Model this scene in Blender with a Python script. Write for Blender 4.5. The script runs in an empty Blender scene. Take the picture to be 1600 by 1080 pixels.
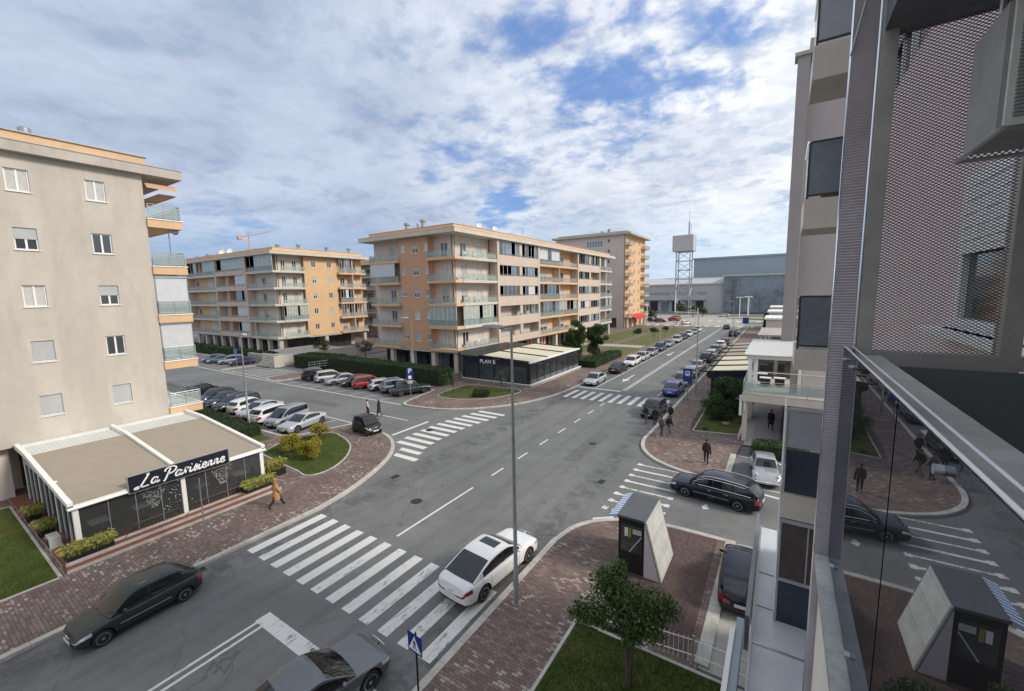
import bpy, bmesh, math, random
from mathutils import Vector, Matrix
S = bpy.context.scene
R = math.radians
PI = math.pi
# ------------------------------------------------------------------ camera
EYE = 12.0
cam_d = bpy.data.cameras.new("camera")
cam = bpy.data.objects.new("camera", cam_d)
S.collection.objects.link(cam)
S.camera = cam
cam_d.sensor_width = 36.0
cam_d.lens = 656.64 / 1600 * 36
cam_d.clip_start = 0.02
cam_d.clip_end = 6000
yaw, pitch, roll = .57236, .12347, -.01869
Fv = Vector((-math.sin(yaw) * math.cos(pitch), math.cos(yaw) * math.cos(pitch), -math.sin(pitch)))
r0 = Vector((math.cos(yaw), math.sin(yaw), 0))
u0 = r0.cross(Fv)
rv = math.cos(roll) * r0 + math.sin(roll) * u0
uv = -math.sin(roll) * r0 + math.cos(roll) * u0
cam.matrix_world = Matrix(((rv.x, uv.x, -Fv.x, 0), (rv.y, uv.y, -Fv.y, 0), (rv.z, uv.z, -Fv.z, EYE), (0, 0, 0, 1)))
S.render.resolution_x = 1024
S.render.resolution_y = 691
S.view_settings.view_transform = 'Standard'
S.view_settings.look = 'None'
S.view_settings.exposure = 0.85
S.view_settings.gamma = 1.0
try:
    S.cycles.transparent_max_bounces = 16
    S.cycles.max_bounces = 8
except Exception:
    pass
# ------------------------------------------------------------------ sky and sun
SUN_DIR = Vector((0.86, 0.22, 0.66)).normalized()
sun_el = math.asin(SUN_DIR.z)
sun_az = math.atan2(SUN_DIR.x, SUN_DIR.y)
W = bpy.data.worlds.new("World")
S.world = W
W.use_nodes = True
nt = W.node_tree
nt.nodes.clear()


class NG:
    """tiny node-graph helper"""
    def __init__(s, tree): s.t = tree
    def n(s, typ, ins=None, **kw):
        nd = s.t.nodes.new(typ)
        for k, v in kw.items(): setattr(nd, k, v)
        for k, v in (ins or {}).items(): s.set(nd.inputs[k], v)
        return nd
    def set(s, sock, v):
        if isinstance(v, bpy.types.NodeSocket): s.t.links.new(v, sock)
        elif isinstance(v, bpy.types.Node): s.t.links.new(v.outputs[0], sock)
        else: sock.default_value = v
    def m(s, op, a, b=0.0, c=0.0, clamp=False):
        nd = s.n('ShaderNodeMath', {0: a, 1: b, 2: c}, operation=op); nd.use_clamp = clamp; return nd.outputs[0]
    def vm(s, op, a, b=(0, 0, 0), out=0):
        nd = s.n('ShaderNodeVectorMath', {0: a, 1: b}, operation=op); return nd.outputs[out]
    def mix(s, f, a, b, blend='MIX'):
        nd = s.n('ShaderNodeMix', data_type='RGBA', blend_type=blend)
        s.set(nd.inputs[0], f); s.set(nd.inputs[6], a); s.set(nd.inputs[7], b); return nd.outputs[2]
    def noise(s, vec, scale, detail=3, rough=.55, dist=0.0):
        nd = s.n('ShaderNodeTexNoise', {'Vector': vec, 'Scale': scale, 'Detail': detail, 'Roughness': rough, 'Distortion': dist})
        return nd.outputs[0]
    def ramp(s, v, lo, hi, a=0.0, b=1.0):
        nd = s.n('ShaderNodeMapRange', {0: v, 1: lo, 2: hi, 3: a, 4: b}); nd.interpolation_type = 'SMOOTHSTEP'; return nd.outputs[0]
    def xyz(s, v):
        nd = s.n('ShaderNodeSeparateXYZ', {0: v}); return nd.outputs[0], nd.outputs[1], nd.outputs[2]
    def comb(s, x, y, z): return s.n('ShaderNodeCombineXYZ', {0: x, 1: y, 2: z}).outputs[0]


g = NG(nt)
sky = g.n('ShaderNodeTexSky', sky_type='NISHITA', sun_disc=False)
sky.sun_elevation = sun_el
sky.sun_rotation = sun_az
sky.air_density = 1.3
sky.dust_density = 0.6
tc = g.n('ShaderNodeTexCoord').outputs['Generated']
dx, dy, dz = g.xyz(tc)
dzc = g.m('MAXIMUM', dz, 0.0)
den = g.m('ADD', dzc, 0.16)
px = g.m('DIVIDE', dx, den)
py = g.m('DIVIDE', dy, den)
pl = g.comb(px, py, 0.0)
big = g.noise(pl, 0.85, 4, .5, .3)
mid = g.noise(g.vm('ADD', pl, (7.3, 2.1, 0)), 3.2, 6, .55, .25)
fine = g.noise(g.vm('ADD', pl, (1.3, 9.1, 0)), 9.0, 6, .6, .15)


def near_dir(d, rad, soft):
    dt = g.vm('DOT_PRODUCT', tc, d, out=1)
    return g.ramp(dt, math.cos(R(rad + soft)), math.cos(R(max(rad - soft, 0))))


def dirn(*d): return tuple(Vector(d).normalized())
# openings in the cloud deck
gap = g.m('MULTIPLY', near_dir(dirn(-.331, .868, .36), 1, 6), .095)
gap = g.m('ADD', gap, g.m('MULTIPLY', near_dir(dirn(-.09, .91, .41), 1, 6), .11))
gap = g.m('ADD', gap, g.m('MULTIPLY', near_dir(dirn(-.21, .89, .40), 1, 5), .07))
gap = g.m('ADD', gap, g.m('MULTIPLY', near_dir(dirn(-.50, .70, .50), 12, 14), .07))
gap = g.m('ADD', gap, g.m('MULTIPLY', near_dir(dirn(-.26, .80, .54), 8, 10), .07))
gap = g.m('ADD', gap, g.m('MULTIPLY', near_dir(dirn(-.54, .821, .19), 1.0, 4), .15))
gap = g.m('ADD', gap, g.m('MULTIPLY', near_dir(dirn(-.86, .45, .09), 9, 6), .03))
cov = g.m('ADD', g.m('MULTIPLY', big, .35), g.m('ADD', g.m('MULTIPLY', mid, .42), g.m('MULTIPLY', fine, .32)))
gap = g.m('MULTIPLY', gap, g.ramp(g.noise(g.vm('ADD', pl, (3.7, 5.5, 0)), 2.6, 4, .6, .3), .34, .62, .35, 1.35))
cov = g.m('SUBTRACT', cov, gap)
mask = g.ramp(cov, 0.30, 0.49)
# brightness of the clouds: whiter towards the sun side, greyer to the left
sunny = g.m('MULTIPLY', g.ramp(dx, -0.85, 0.15), 1.0)
fsoft = g.ramp(fine, .42, .60)
fsoft = g.mix(sunny, g.m('ADD', g.m('MULTIPLY', fsoft, .45), .28), fsoft)
lum = g.m('ADD', g.m('MULTIPLY', g.m('ADD', g.m('MULTIPLY', g.ramp(mid, .40, .60), .55), g.m('MULTIPLY', g.ramp(g.noise(g.vm('ADD', pl, (4.1, .3, 0)), 1.5, 5, .55, .5), .40, .60), .45)), .6), g.m('MULTIPLY', fsoft, .4))
lowb = g.ramp(dz, 0.02, 0.22)
cd = g.mix(sunny, (2.1, 2.6, 3.6, 1), (3.4, 3.95, 4.9, 1))
cl = g.mix(sunny, (4.5, 5.0, 5.9, 1), (7.8, 7.7, 7.5, 1))
ccol = g.mix(lum, cd, cl)
edge = g.ramp(cov, .5, .62)
ccol = g.mix(g.m('MULTIPLY', edge, .35), ccol, cd)
ccol = g.mix(lowb, g.mix(.75, ccol, g.mix(sunny, (1.7, 2.8, 4.3, 1), (4.6, 5.6, 6.6, 1))), ccol)
skyc = g.mix(1.0, sky.outputs[0], (.50, .68, 1.0, 1), 'MULTIPLY')
skyc = g.mix(.55, skyc, (1.3, 2.5, 5.2, 1))
skyc = g.mix(1.0, skyc, (.80, .84, .90, 1), 'MULTIPLY')
final = g.mix(g.m('ADD', g.m('MULTIPLY', mask, .84), .16), skyc, ccol)
below = g.ramp(dz, -0.03, 0.0)
final = g.mix(below, (1.6, 1.7, 1.8, 1), final)
bg = g.n('ShaderNodeBackground', {'Color': final, 'Strength': 0.092})
wo = g.n('ShaderNodeOutputWorld', {0: bg})
sd = bpy.data.lights.new("sun", 'SUN')
sd.energy = 1.75
sd.angle = R(13)
sd.color = (1.0, .93, .82)
so = bpy.data.objects.new("sun", sd)
S.collection.objects.link(so)
so.rotation_euler = SUN_DIR.to_track_quat('Z', 'Y').to_euler()
so.location = (40, 0, 80)

# ------------------------------------------------------------------ materials
def newmat(name):
    m = bpy.data.materials.new(name)
    m.use_nodes = True
    t = m.node_tree
    t.nodes.clear()
    g = NG(t)
    b = g.n('ShaderNodeBsdfPrincipled')
    g.n('ShaderNodeOutputMaterial', {0: b.outputs[0]})
    m.diffuse_color = (.5, .5, .5, 1)
    return m, g, b


def pm(name, col, rough=.6, metal=0.0, var=.12, scale=2.0, bump=0.0, bscale=40, coat=0.0, spec=.5, island=0.0, streak=0.0, alpha=1.0):
    """plain procedural material: base colour with large and small noise variation, optional bump / streaks / per-leaf change"""
    m, g, b = newmat(name)
    pos = g.n('ShaderNodeNewGeometry').outputs['Position']
    c = tuple(col) + (1,)
    f = g.m('ADD', g.m('MULTIPLY', g.noise(pos, scale, 5, .6), .7), g.m('MULTIPLY', g.noise(pos, scale * 7, 3, .6), .3))
    f = g.ramp(f, .3, .7)
    lo = tuple(v * (1 - var) for v in col) + (1,)
    hi = tuple(min(1, v * (1 + var)) for v in col) + (1,)
    cc = g.mix(f, lo, hi)
    if streak:
        x, y, z = g.xyz(pos)
        sv = g.comb(g.m('MULTIPLY', x, 1.0), g.m('MULTIPLY', y, 1.0), g.m('MULTIPLY', z, .10))
        sn = g.ramp(g.noise(sv, 1.6, 5, .6), .46, .68)
        cc = g.mix(g.m('MULTIPLY', sn, streak), cc, tuple(v * .6 for v in col) + (1,))
    if name == 'beige_stucco':
        x, y, z = g.xyz(pos)
        for yc in (6.04, 9.44):
            bnd = g.m('MULTIPLY', g.ramp(g.m('ABSOLUTE', g.m('SUBTRACT', y, yc)), .75, .62), g.ramp(g.noise(pos, .45, 4, .6), .38, .6))
            cc = g.mix(g.m('MULTIPLY', bnd, .5), cc, (.57, .52, .45, 1))
        st = g.ramp(g.noise(g.comb(g.m('MULTIPLY', x, .3), g.m('MULTIPLY', y, 1.0), g.m('MULTIPLY', z, .35)), .55, 6, .65, .6), .44, .62)
        cc = g.mix(g.m('MULTIPLY', st, .36), cc, (.38, .345, .31, 1))
    if island:
        ri = g.n('ShaderNodeNewGeometry').outputs['Random Per Island']
        cc = g.mix(g.m('MULTIPLY', ri, island), cc, (col[0] * 2.3, col[1] * 2.0, col[2] * 1.2, 1))
    g.set(b.inputs['Base Color'], cc)
    b.inputs['Roughness'].default_value = rough
    b.inputs['Metallic'].default_value = metal
    b.inputs['Specular IOR Level'].default_value = spec
    b.inputs['Coat Weight'].default_value = coat
    b.inputs['Coat Roughness'].default_value = .04
    if alpha < 1: b.inputs['Alpha'].default_value = alpha
    if bump:
        bn = g.n('ShaderNodeBump', {'Height': g.noise(pos, bscale, 4, .6), 'Strength': bump, 'Distance': .02})
        g.set(b.inputs['Normal'], bn.outputs[0])
    return m


def glassmat(name, tint=(.6, .75, .72), alpha=.35, rough=.03):
    """thin architectural glass: part see-through, part reflecting"""
    m, g, b = newmat(name)
    t = m.node_tree
    tr = g.n('ShaderNodeBsdfTransparent', {'Color': (tint[0], tint[1], tint[2], 1)})
    b.inputs['Base Color'].default_value = (tint[0] * .7, tint[1] * .7, tint[2] * .7, 1)
    b.inputs['Roughness'].default_value = rough
    b.inputs['Specular IOR Level'].default_value = .8
    mx = g.n('ShaderNodeMixShader', {0: alpha, 1: tr.outputs[0], 2: b.outputs[0]})
    out = [n for n in t.nodes if n.type == 'OUTPUT_MATERIAL'][0]
    t.links.new(mx.outputs[0], out.inputs[0])
    return m


def asphaltmat():
    m, g, b = newmat('asphalt')
    pos = g.n('ShaderNodeNewGeometry').outputs['Position']
    x, y, z = g.xyz(pos)
    lane = g.comb(x, g.m('MULTIPLY', y, .12), 0.0)
    a = g.noise(pos, .16, 5, .6, .6)
    f2 = g.noise(pos, 1.3, 6, .7, .3)
    f3 = g.noise(pos, 60, 2, .7)
    ln = g.noise(lane, .75, 4, .6)
    c = g.mix(g.ramp(a, .35, .65), (.134, .135, .133, 1), (.172, .173, .168, 1))
    c = g.mix(g.m('MULTIPLY', g.ramp(f2, .45, .72), .4), c, (.100, .101, .100, 1))
    c = g.mix(g.m('MULTIPLY', g.ramp(ln, .50, .66), .36), c, (.105, .105, .104, 1))
    c = g.mix(g.ramp(f3, .55, .8), c, (.17, .17, .16, 1))
    oil = g.m('MULTIPLY', g.ramp(g.noise(pos, 2.6, 5, .6, .8), .66, .74), .7)
    c = g.mix(oil, c, (.04, .04, .042, 1))
    for xt in (-18.6, -17.0, -14.2, -12.6):
        tk = g.m('MULTIPLY', g.ramp(g.m('ABSOLUTE', g.m('SUBTRACT', g.m('ADD', x, g.m('MULTIPLY', g.noise(g.comb(0.0, y, 0.0), .12, 2), .5)), xt + .25)), .32, .05), .22)
        c = g.mix(tk, c, (.085, .085, .085, 1))
    # dirt gathered in the gutters along both kerbs
    gut = g.m('MAXIMUM', g.ramp(g.m('ABSOLUTE', g.m('ADD', x, 9.5)), 1.3, .1), g.ramp(g.m('ABSOLUTE', g.m('ADD', x, 20.7)), 1.6, .1))
    spot = g.ramp(g.noise(pos, 1.0, 6, .75, 1.0), .42, .60)
    c = g.mix(g.m('MULTIPLY', g.m('MULTIPLY', gut, spot), .62), c, (.050, .050, .052, 1))
    # cracks
    v = g.n('ShaderNodeTexVoronoi', {'Vector': g.vm('ADD', g.vm('MULTIPLY', pos, (1, 1, 0)), g.n('ShaderNodeTexNoise', {'Vector': pos, 'Scale': .8, 'Detail': 4.0}).outputs[1]), 'Scale': .22}, feature='DISTANCE_TO_EDGE').outputs[0]
    cr = g.m('MULTIPLY', g.ramp(v, .006, .0), g.ramp(g.noise(pos, .12, 2), .46, .56))
    c = g.mix(g.m('MULTIPLY', cr, .5), c, (.035, .035, .035, 1))
    # paler and more beige from the far junction onwards
    c = g.mix(g.ramp(y, 146, 158), c, (.34, .32, .29, 1))
    g.set(b.inputs['Base Color'], c)
    b.inputs['Roughness'].default_value = .82
    bn = g.n('ShaderNodeBump', {'Height': f3, 'Strength': .35, 'Distance': .01})
    g.set(b.inputs['Normal'], bn.outputs[0])
    return m


def pavermat(name, c1, c2, c3, mortar, scale=1.0, rot=0.0, pale=.5):
    m, g, b = newmat(name)
    pos = g.n('ShaderNodeNewGeometry').outputs['Position']
    mp = g.n('ShaderNodeMapping', {'Vector': pos})
    mp.inputs['Rotation'].default_value = (0, 0, rot)
    nz = g.n('ShaderNodeTexNoise', {'Vector': pos, 'Scale': 3.0}).outputs[1]
    vec = g.vm('ADD', mp.outputs[0], g.vm('MULTIPLY', nz, (.06, .06, 0)))
    br = g.n('ShaderNodeTexBrick', {'Vector': vec, 'Color1': c1 + (1,), 'Color2': c2 + (1,), 'Mortar': mortar + (1,), 'Scale': scale,
             'Mortar Size': .012, 'Mortar Smooth': .3, 'Bias': 0.0, 'Brick Width': .34, 'Row Height': .17})
    br2 = g.n('ShaderNodeTexBrick', {'Vector': vec, 'Color1': (0, 0, 0, 1), 'Color2': (1, 1, 1, 1), 'Mortar': (0, 0, 0, 1), 'Scale': scale,
              'Mortar Size': .012, 'Bias': 0.0, 'Brick Width': .34, 'Row Height': .17})
    br2.offset_frequency = 2
    cl = g.ramp(g.noise(pos, .5, 4, .7, .5), .42, .62)
    pk = g.m('MULTIPLY', g.ramp(br2.outputs[0], .72, .9), g.m('MULTIPLY', cl, pale))
    c = g.mix(pk, br.outputs[0], c3 + (1,))
    dirt = g.ramp(g.noise(pos, .35, 6, .7, .8), .48, .66)
    c = g.mix(g.m('MULTIPLY', dirt, .5), c, tuple(v * .5 for v in c1) + (1,))
    g.set(b.inputs['Base Color'], c)
    b.inputs['Roughness'].default_value = .85
    bn = g.n('ShaderNodeBump', {'Height': g.m('SUBTRACT', g.m('ADD', g.noise(pos, 30, 2), 1.0), br.outputs[1]), 'Strength': .5, 'Distance': .012})
    g.set(b.inputs['Normal'], bn.outputs[0])
    return m


def grassmat(name, ca, cb, cc=(.13, .13, .045)):
    m, g, b = newmat(name)
    pos = g.n('ShaderNodeNewGeometry').outputs['Position']
    c = g.mix(g.ramp(g.noise(pos, .7, 5, .65, .5), .35, .65), ca + (1,), cb + (1,))
    c = g.mix(g.m('MULTIPLY', g.ramp(g.noise(pos, 1.1, 6, .7, .6), .47, .66), .75), c, cc + (1,))
    c = g.mix(g.m('MULTIPLY', g.ramp(g.noise(pos, 35, 3, .7), .45, .7), .6), c, tuple(v * .45 for v in ca) + (1,))
    g.set(b.inputs['Base Color'], c)
    b.inputs['Roughness'].default_value = .9
    b.inputs['Specular IOR Level'].default_value = .2
    bn = g.n('ShaderNodeBump', {'Height': g.noise(pos, 45, 4, .7), 'Strength': .9, 'Distance': .05})
    g.set(b.inputs['Normal'], bn.outputs[0])
    return m


def roadpaint(name='road_paint', wear=.5):
    """white paint worn through to the asphalt in flakes"""
    m, g, b = newmat(name)
    pos = g.n('ShaderNodeNewGeometry').outputs['Position']
    n1 = g.noise(g.vm('MULTIPLY', pos, (9.0, 2.2, 1.0)), 1.0, 6, .72, .5)
    n2 = g.noise(pos, .8, 4, .6)
    f = g.m('ADD', g.m('MULTIPLY', n1, .62), g.m('MULTIPLY', n2, .38))
    w = g.ramp(f, .5 - .5 * (wear - .5) - .01, .60 - .5 * (wear - .5))
    c = g.mix(w, (.62, .61, .58, 1), (.20, .20, .195, 1))
    g.set(b.inputs['Base Color'], c)
    b.inputs['Roughness'].default_value = .7
    return m


MT = {}
MT['asphalt'] = asphaltmat()
MT['ground'] = pm('ground_soil', (.16, .16, .14), .9, var=.25, scale=.02)
MT['paver'] = pavermat('brown_paver', (.140, .095, .080), (.225, .165, .140), (.46, .39, .34), (.05, .042, .038), 1.5, 0.0, .75)
MT['paver_red'] = pavermat('red_paver', (.080, .050, .042), (.110, .070, .060), (.20, .15, .125), (.05, .035, .03), 1.5, PI / 2, .15)
MT['paver_far'] = pavermat('far_paver', (.15, .115, .10), (.21, .17, .15), (.40, .36, .33), (.08, .07, .065), 1.5, 0.0, .4)
MT['kerb'] = pm('kerb_stone', (.43, .41, .37), .8, var=.22, scale=1.2, bump=.3, bscale=30)
MT['concrete'] = pm('concrete', (.36, .345, .31), .85, var=.16, scale=.8, bump=.2, bscale=12)
MT['grass'] = grassmat('lawn', (.062, .082, .019), (.098, .118, .031), (.135, .118, .048))
MT['grass_dry'] = grassmat('dry_lawn', (.10, .12, .045), (.15, .155, .065), (.17, .14, .08))
MT['paint'] = roadpaint('road_paint', .37)
MT['paint_worn'] = roadpaint('worn_road_paint', .47)
MT['stucco'] = pm('beige_stucco', (.50, .452, .395), .9, var=.06, scale=.35, bump=.12, bscale=30, streak=.16)
MT['stucco_pink'] = pm('pinkish_stucco', (.56, .455, .375), .9, var=.05, scale=.4, bump=.12, bscale=30, streak=.10)
MT['cream'] = pm('cream_stucco', (.60, .525, .455), .9, var=.06, scale=.4, bump=.1, bscale=30, streak=.10)
MT['orange'] = pm('orange_stucco', (.64, .42, .245), .9, var=.06, scale=.4, bump=.1, bscale=30, streak=.12)
MT['terracotta'] = pm('terracotta_stucco', (.55, .325, .20), .9, var=.06, scale=.4, bump=.1, bscale=30, streak=.12)
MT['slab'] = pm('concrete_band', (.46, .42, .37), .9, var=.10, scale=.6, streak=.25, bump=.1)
MT['slab_pale'] = pm('pale_band', (.56, .52, .45), .9, var=.08, scale=.6, streak=.2, bump=.1)  # paler base tone than the concrete band above
MT['lilac'] = pm('lilac_grey_render', (.42, .37, .36), .9, var=.04, scale=.5, bump=.1, streak=.06)
MT['lilac2'] = pm('warm_grey_render', (.34, .305, .295), .9, var=.04, scale=.5, bump=.1, streak=.05)
MT['white'] = pm('white_paint', (.78, .77, .74), .5, var=.04, scale=1)
MT['white_frame'] = pm('white_window_frame', (.76, .76, .75), .4, var=.02)
MT['shutter'] = pm('grey_roller_shutter', (.44, .45, .45), .55, var=.05)
MT['blind'] = pm('pale_blind', (.55, .56, .58), .6, var=.05)
MT['curtain'] = pm('curtain', (.50, .49, .46), .9, var=.12, scale=6)
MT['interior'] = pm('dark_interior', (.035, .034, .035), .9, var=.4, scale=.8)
MT['frost_dark'] = pm('dark_blue_glass_panel', (.022, .032, .050), .15, var=.3, scale=.7, spec=.6)
MT['pane_pale'] = pm('pale_curtained_glass', (.36, .40, .36), .12, var=.2, scale=2, spec=.8)
MT['rail_bright'] = pm('bright_rail', (.85, .86, .88), .3, metal=.2)
MT['tower_side'] = pm('pale_pinkish_render', (.58, .50, .46), .9, var=.04, scale=.3, streak=.05)
MT['dark'] = pm('dark_metal', (.03, .031, .034), .45, metal=.3, var=.1)
MT['black'] = pm('black_plastic', (.014, .014, .015), .5, var=.15, spec=.4)
MT['alu'] = pm('grey_aluminium', (.42, .43, .44), .35, metal=.6, var=.05)
MT['steel'] = pm('galvanised_steel', (.36, .37, .38), .4, metal=.7, var=.15, scale=4)
MT['chrome'] = pm('polished_chrome', (.85, .85, .86), .12, metal=1.0, var=.02)
MT['lamp_metal'] = pm('lamp_post_grey', (.30, .305, .31), .45, metal=.4, var=.12, scale=2)
MT['glass_rail'] = glassmat('balcony_glass', (.80, .87, .85), .30, .05)
MT['frost'] = pm('frosted_dark_panel', (.125, .14, .165), .22, var=.25, scale=.7, spec=.6)
MT['frost_pale'] = pm('frosted_pale_panel', (.30, .31, .34), .35, var=.12, scale=.7)
MT['win_glass'] = pm('window_glass', (.045, .052, .060), .07, var=.3, scale=.3, spec=1.0)
MT['win_sky'] = pm('window_glass_pale', (.14, .18, .22), .06, var=.45, scale=.25, spec=1.0)
MT['tent'] = pm('beige_awning_fabric', (.33, .285, .225), .9, var=.05, scale=1.5, bump=.1, streak=0)
MT['tent_cream'] = pm('cream_awning_fabric', (.58, .53, .40), .9, var=.06, scale=1.2)
MT['hedge'] = pm('hedge_leaves', (.018, .035, .012), .7, var=.35, scale=3, island=.35, spec=.3)
MT['leaf'] = pm('dark_leaves', (.030, .058, .018), .6, var=.35, scale=2, island=.45, spec=.3)
MT['leaf_tree'] = pm('glossy_leaves', (.038, .080, .017), .5, var=.4, scale=1.5, island=.55, spec=.4)
MT['leaf_gold'] = pm('golden_leaves', (.16, .15, .02), .7, var=.35, scale=3, island=.85, spec=.3)
MT['leaf_olive'] = pm('olive_leaves', (.085, .095, .055), .75, var=.3, scale=2, island=.3)
MT['reed'] = pm('yellow_green_foliage', (.20, .21, .055), .8, var=.3, scale=4, island=.4)
MT['bark'] = pm('bark', (.085, .065, .05), .9, var=.3, scale=8, bump=.5)
MT['brickred'] = pm('red_tile_step', (.22, .085, .06), .7, var=.2, scale=3)
MT['deckgrey'] = pm('grey_roof_membrane', (.55, .58, .60), .35, var=.10, scale=.9, bump=.05)
MT['blue_sign'] = pm('blue_sign', (.012, .035, .22), .4, var=.05)
MT['sign_cyan'] = pm('light_blue_sign', (.03, .22, .50), .4, var=.05)
MT['red'] = pm('red_awning', (.55, .03, .03), .7, var=.1)
MT['navy'] = pm('navy_facade_panel', (.014, .018, .030), .3, var=.2, spec=.5)
MT['mallgrey'] = pm('mall_cladding', (.42, .425, .43), .6, var=.08, scale=.05)
MT['malldark'] = pm('mall_upper_cladding', (.27, .315, .36), .5, var=.08, scale=.05)
MT['skin'] = pm('skin', (.42, .25, .18), .6, var=.05)
MT['hair'] = pm('dark_hair', (.015, .012, .010), .6, var=.2)
MT['wood'] = pm('brown_window_film', (.045, .022, .015), .12, var=.5, scale=1.5, spec=.8)

# ------------------------------------------------------------------ mesh helpers
class M:
    """collects geometry in world (or local) coordinates and links it as one mesh object"""
    def __init__(s): s.v, s.f, s.m = [], [], []
    def quad(s, a, b, c, d, mi=0):
        n = len(s.v); s.v += [tuple(a), tuple(b), tuple(c), tuple(d)]; s.f.append((n, n + 1, n + 2, n + 3)); s.m.append(mi); return s
    def poly(s, pts, mi=0):
        n = len(s.v); s.v += [tuple(p) for p in pts]; s.f.append(tuple(range(n, n + len(pts)))); s.m.append(mi); return s
    def box(s, x0, x1, y0, y1, z0, z1, mi=0):
        if x0 > x1: x0, x1 = x1, x0
        if y0 > y1: y0, y1 = y1, y0
        if z0 > z1: z0, z1 = z1, z0
        n = len(s.v)
        s.v += [(x0, y0, z0), (x1, y0, z0), (x1, y1, z0), (x0, y1, z0), (x0, y0, z1), (x1, y0, z1), (x1, y1, z1), (x0, y1, z1)]
        for f in ((0, 3, 2, 1), (4, 5, 6, 7), (0, 1, 5, 4), (1, 2, 6, 5), (2, 3, 7, 6), (3, 0, 4, 7)):
            s.f.append(tuple(n + i for i in f)); s.m.append(mi)
        return s
    def prism(s, pts, z0, z1, mi=0, cap=True):
        """vertical extrusion of an (x, y) outline; z0 / z1 numbers"""
        a = sum(pts[i][0] * pts[(i + 1) % len(pts)][1] - pts[(i + 1) % len(pts)][0] * pts[i][1] for i in range(len(pts)))
        if a < 0: pts = pts[::-1]
        n, k = len(s.v), len(pts)
        s.v += [(p[0], p[1], z0) for p in pts] + [(p[0], p[1], z1) for p in pts]
        for i in range(k):
            j = (i + 1) % k
            s.f.append((n + i, n + j, n + k + j, n + k + i)); s.m.append(mi)
        if cap:
            s.f.append(tuple(n + k + i for i in range(k))); s.m.append(mi)
            s.f.append(tuple(n + i for i in reversed(range(k)))); s.m.append(mi)
        return s
    def extr(s, pts, d, mi=0):
        """closed 3-D outline pushed along vector d"""
        d = Vector(d); n, k = len(s.v), len(pts)
        s.v += [tuple(p) for p in pts] + [tuple(Vector(p) + d) for p in pts]
        for i in range(k):
            j = (i + 1) % k
            s.f.append((n + i, n + j, n + k + j, n + k + i)); s.m.append(mi)
        s.f.append(tuple(n + k + i for i in range(k))); s.m.append(mi)
        s.f.append(tuple(n + i for i in reversed(range(k)))); s.m.append(mi)
        return s
    def tube(s, pts, r, n=8, mi=0, caps=True):
        pts = [Vector(p) for p in pts]
        rs = r if isinstance(r, (list, tuple)) else [r] * len(pts)
        base = len(s.v)
        for i, p in enumerate(pts):
            t = (pts[min(i + 1, len(pts) - 1)] - pts[max(i - 1, 0)]).normalized()
            a = t.cross(Vector((0, 0, 1)))
            if a.length < 1e-3: a = Vector((1, 0, 0))
            a.normalize(); b = t.cross(a)
            for k in range(n):
                th = 2 * PI * k / n
                s.v.append(tuple(p + (a * math.cos(th) + b * math.sin(th)) * rs[i]))
        for i in range(len(pts) - 1):
            for k in range(n):
                k2 = (k + 1) % n
                s.f.append((base + i * n + k, base + i * n + k2, base + (i + 1) * n + k2, base + (i + 1) * n + k)); s.m.append(mi)
        if caps:
            s.f.append(tuple(base + k for k in reversed(range(n)))); s.m.append(mi)
            s.f.append(tuple(base + (len(pts) - 1) * n + k for k in range(n))); s.m.append(mi)
        return s
    def bar(s, a, b, w=.04, mi=0): return s.tube([a, b], w / 2 * 1.2, 4, mi)
    def ball(s, c, r, seg=10, ring=6, mi=0):
        rx, ry, rz = r if isinstance(r, (list, tuple)) else (r, r, r)
        b = len(s.v)
        for i in range(ring + 1):
            ph = PI * i / ring
            for k in range(seg):
                th = 2 * PI * k / seg
                s.v.append((c[0] + rx * math.sin(ph) * math.cos(th), c[1] + ry * math.sin(ph) * math.sin(th), c[2] + rz * math.cos(ph)))
        for i in range(ring):
            for k in range(seg):
                k2 = (k + 1) % seg
                s.f.append((b + i * seg + k, b + (i + 1) * seg + k, b + (i + 1) * seg + k2, b + i * seg + k2)); s.m.append(mi)
        return s
    def build(s, name, mats, parent=None, smooth=False, sharp=35, col=None):
        me = bpy.data.meshes.new(name)
        if not isinstance(mats, (list, tuple)): mats = [mats]
        off = Vector((0, 0, 0))
        if parent is not None and parent.get('_w'): off = Vector(parent['_w'])
        me.from_pydata([(v[0] - off.x, v[1] - off.y, v[2] - off.z) for v in s.v], [], s.f)
        for m in mats: me.materials.append(MT[m] if isinstance(m, str) else m)
        me.polygons.foreach_set('material_index', s.m)
        if smooth:
            me.polygons.foreach_set('use_smooth', [True] * len(me.polygons))
            try: me.set_sharp_from_angle(angle=R(sharp))
            except Exception: pass
        me.update()
        o = bpy.data.objects.new(name, me)
        S.collection.objects.link(o)
        if parent is not None:
            o.parent = parent
            o['_w'] = tuple(off)
        return o


def tag(o, label=None, cat=None, group=None, kind=None):
    if label: o['label'] = label
    if cat: o['category'] = cat
    if group: o['group'] = group
    if kind: o['kind'] = kind
    return o


def thing(name, label, cat, loc=(0, 0, 0), rz=0.0, group=None):
    """Empty at the base; children are built in world coordinates (when rz == 0)"""
    o = bpy.data.objects.new(name, None)
    o.empty_display_size = .3
    o.location = loc
    o.rotation_euler = (0, 0, rz)
    S.collection.objects.link(o)
    if not rz: o['_w'] = tuple(loc)
    return tag(o, label, cat, group)


def solo(m, name, mats, label, cat, group=None, smooth=False):
    """a thing that is one mesh: origin moved to its base"""
    xs = [v[0] for v in m.v]; ys = [v[1] for v in m.v]; zs = [v[2] for v in m.v]
    c = Vector(((min(xs) + max(xs)) / 2, (min(ys) + max(ys)) / 2, min(zs)))
    m.v = [(v[0] - c.x, v[1] - c.y, v[2] - c.z) for v in m.v]
    o = m.build(name, mats, None, smooth)
    o.location = c
    return tag(o, label, cat, group)


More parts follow.
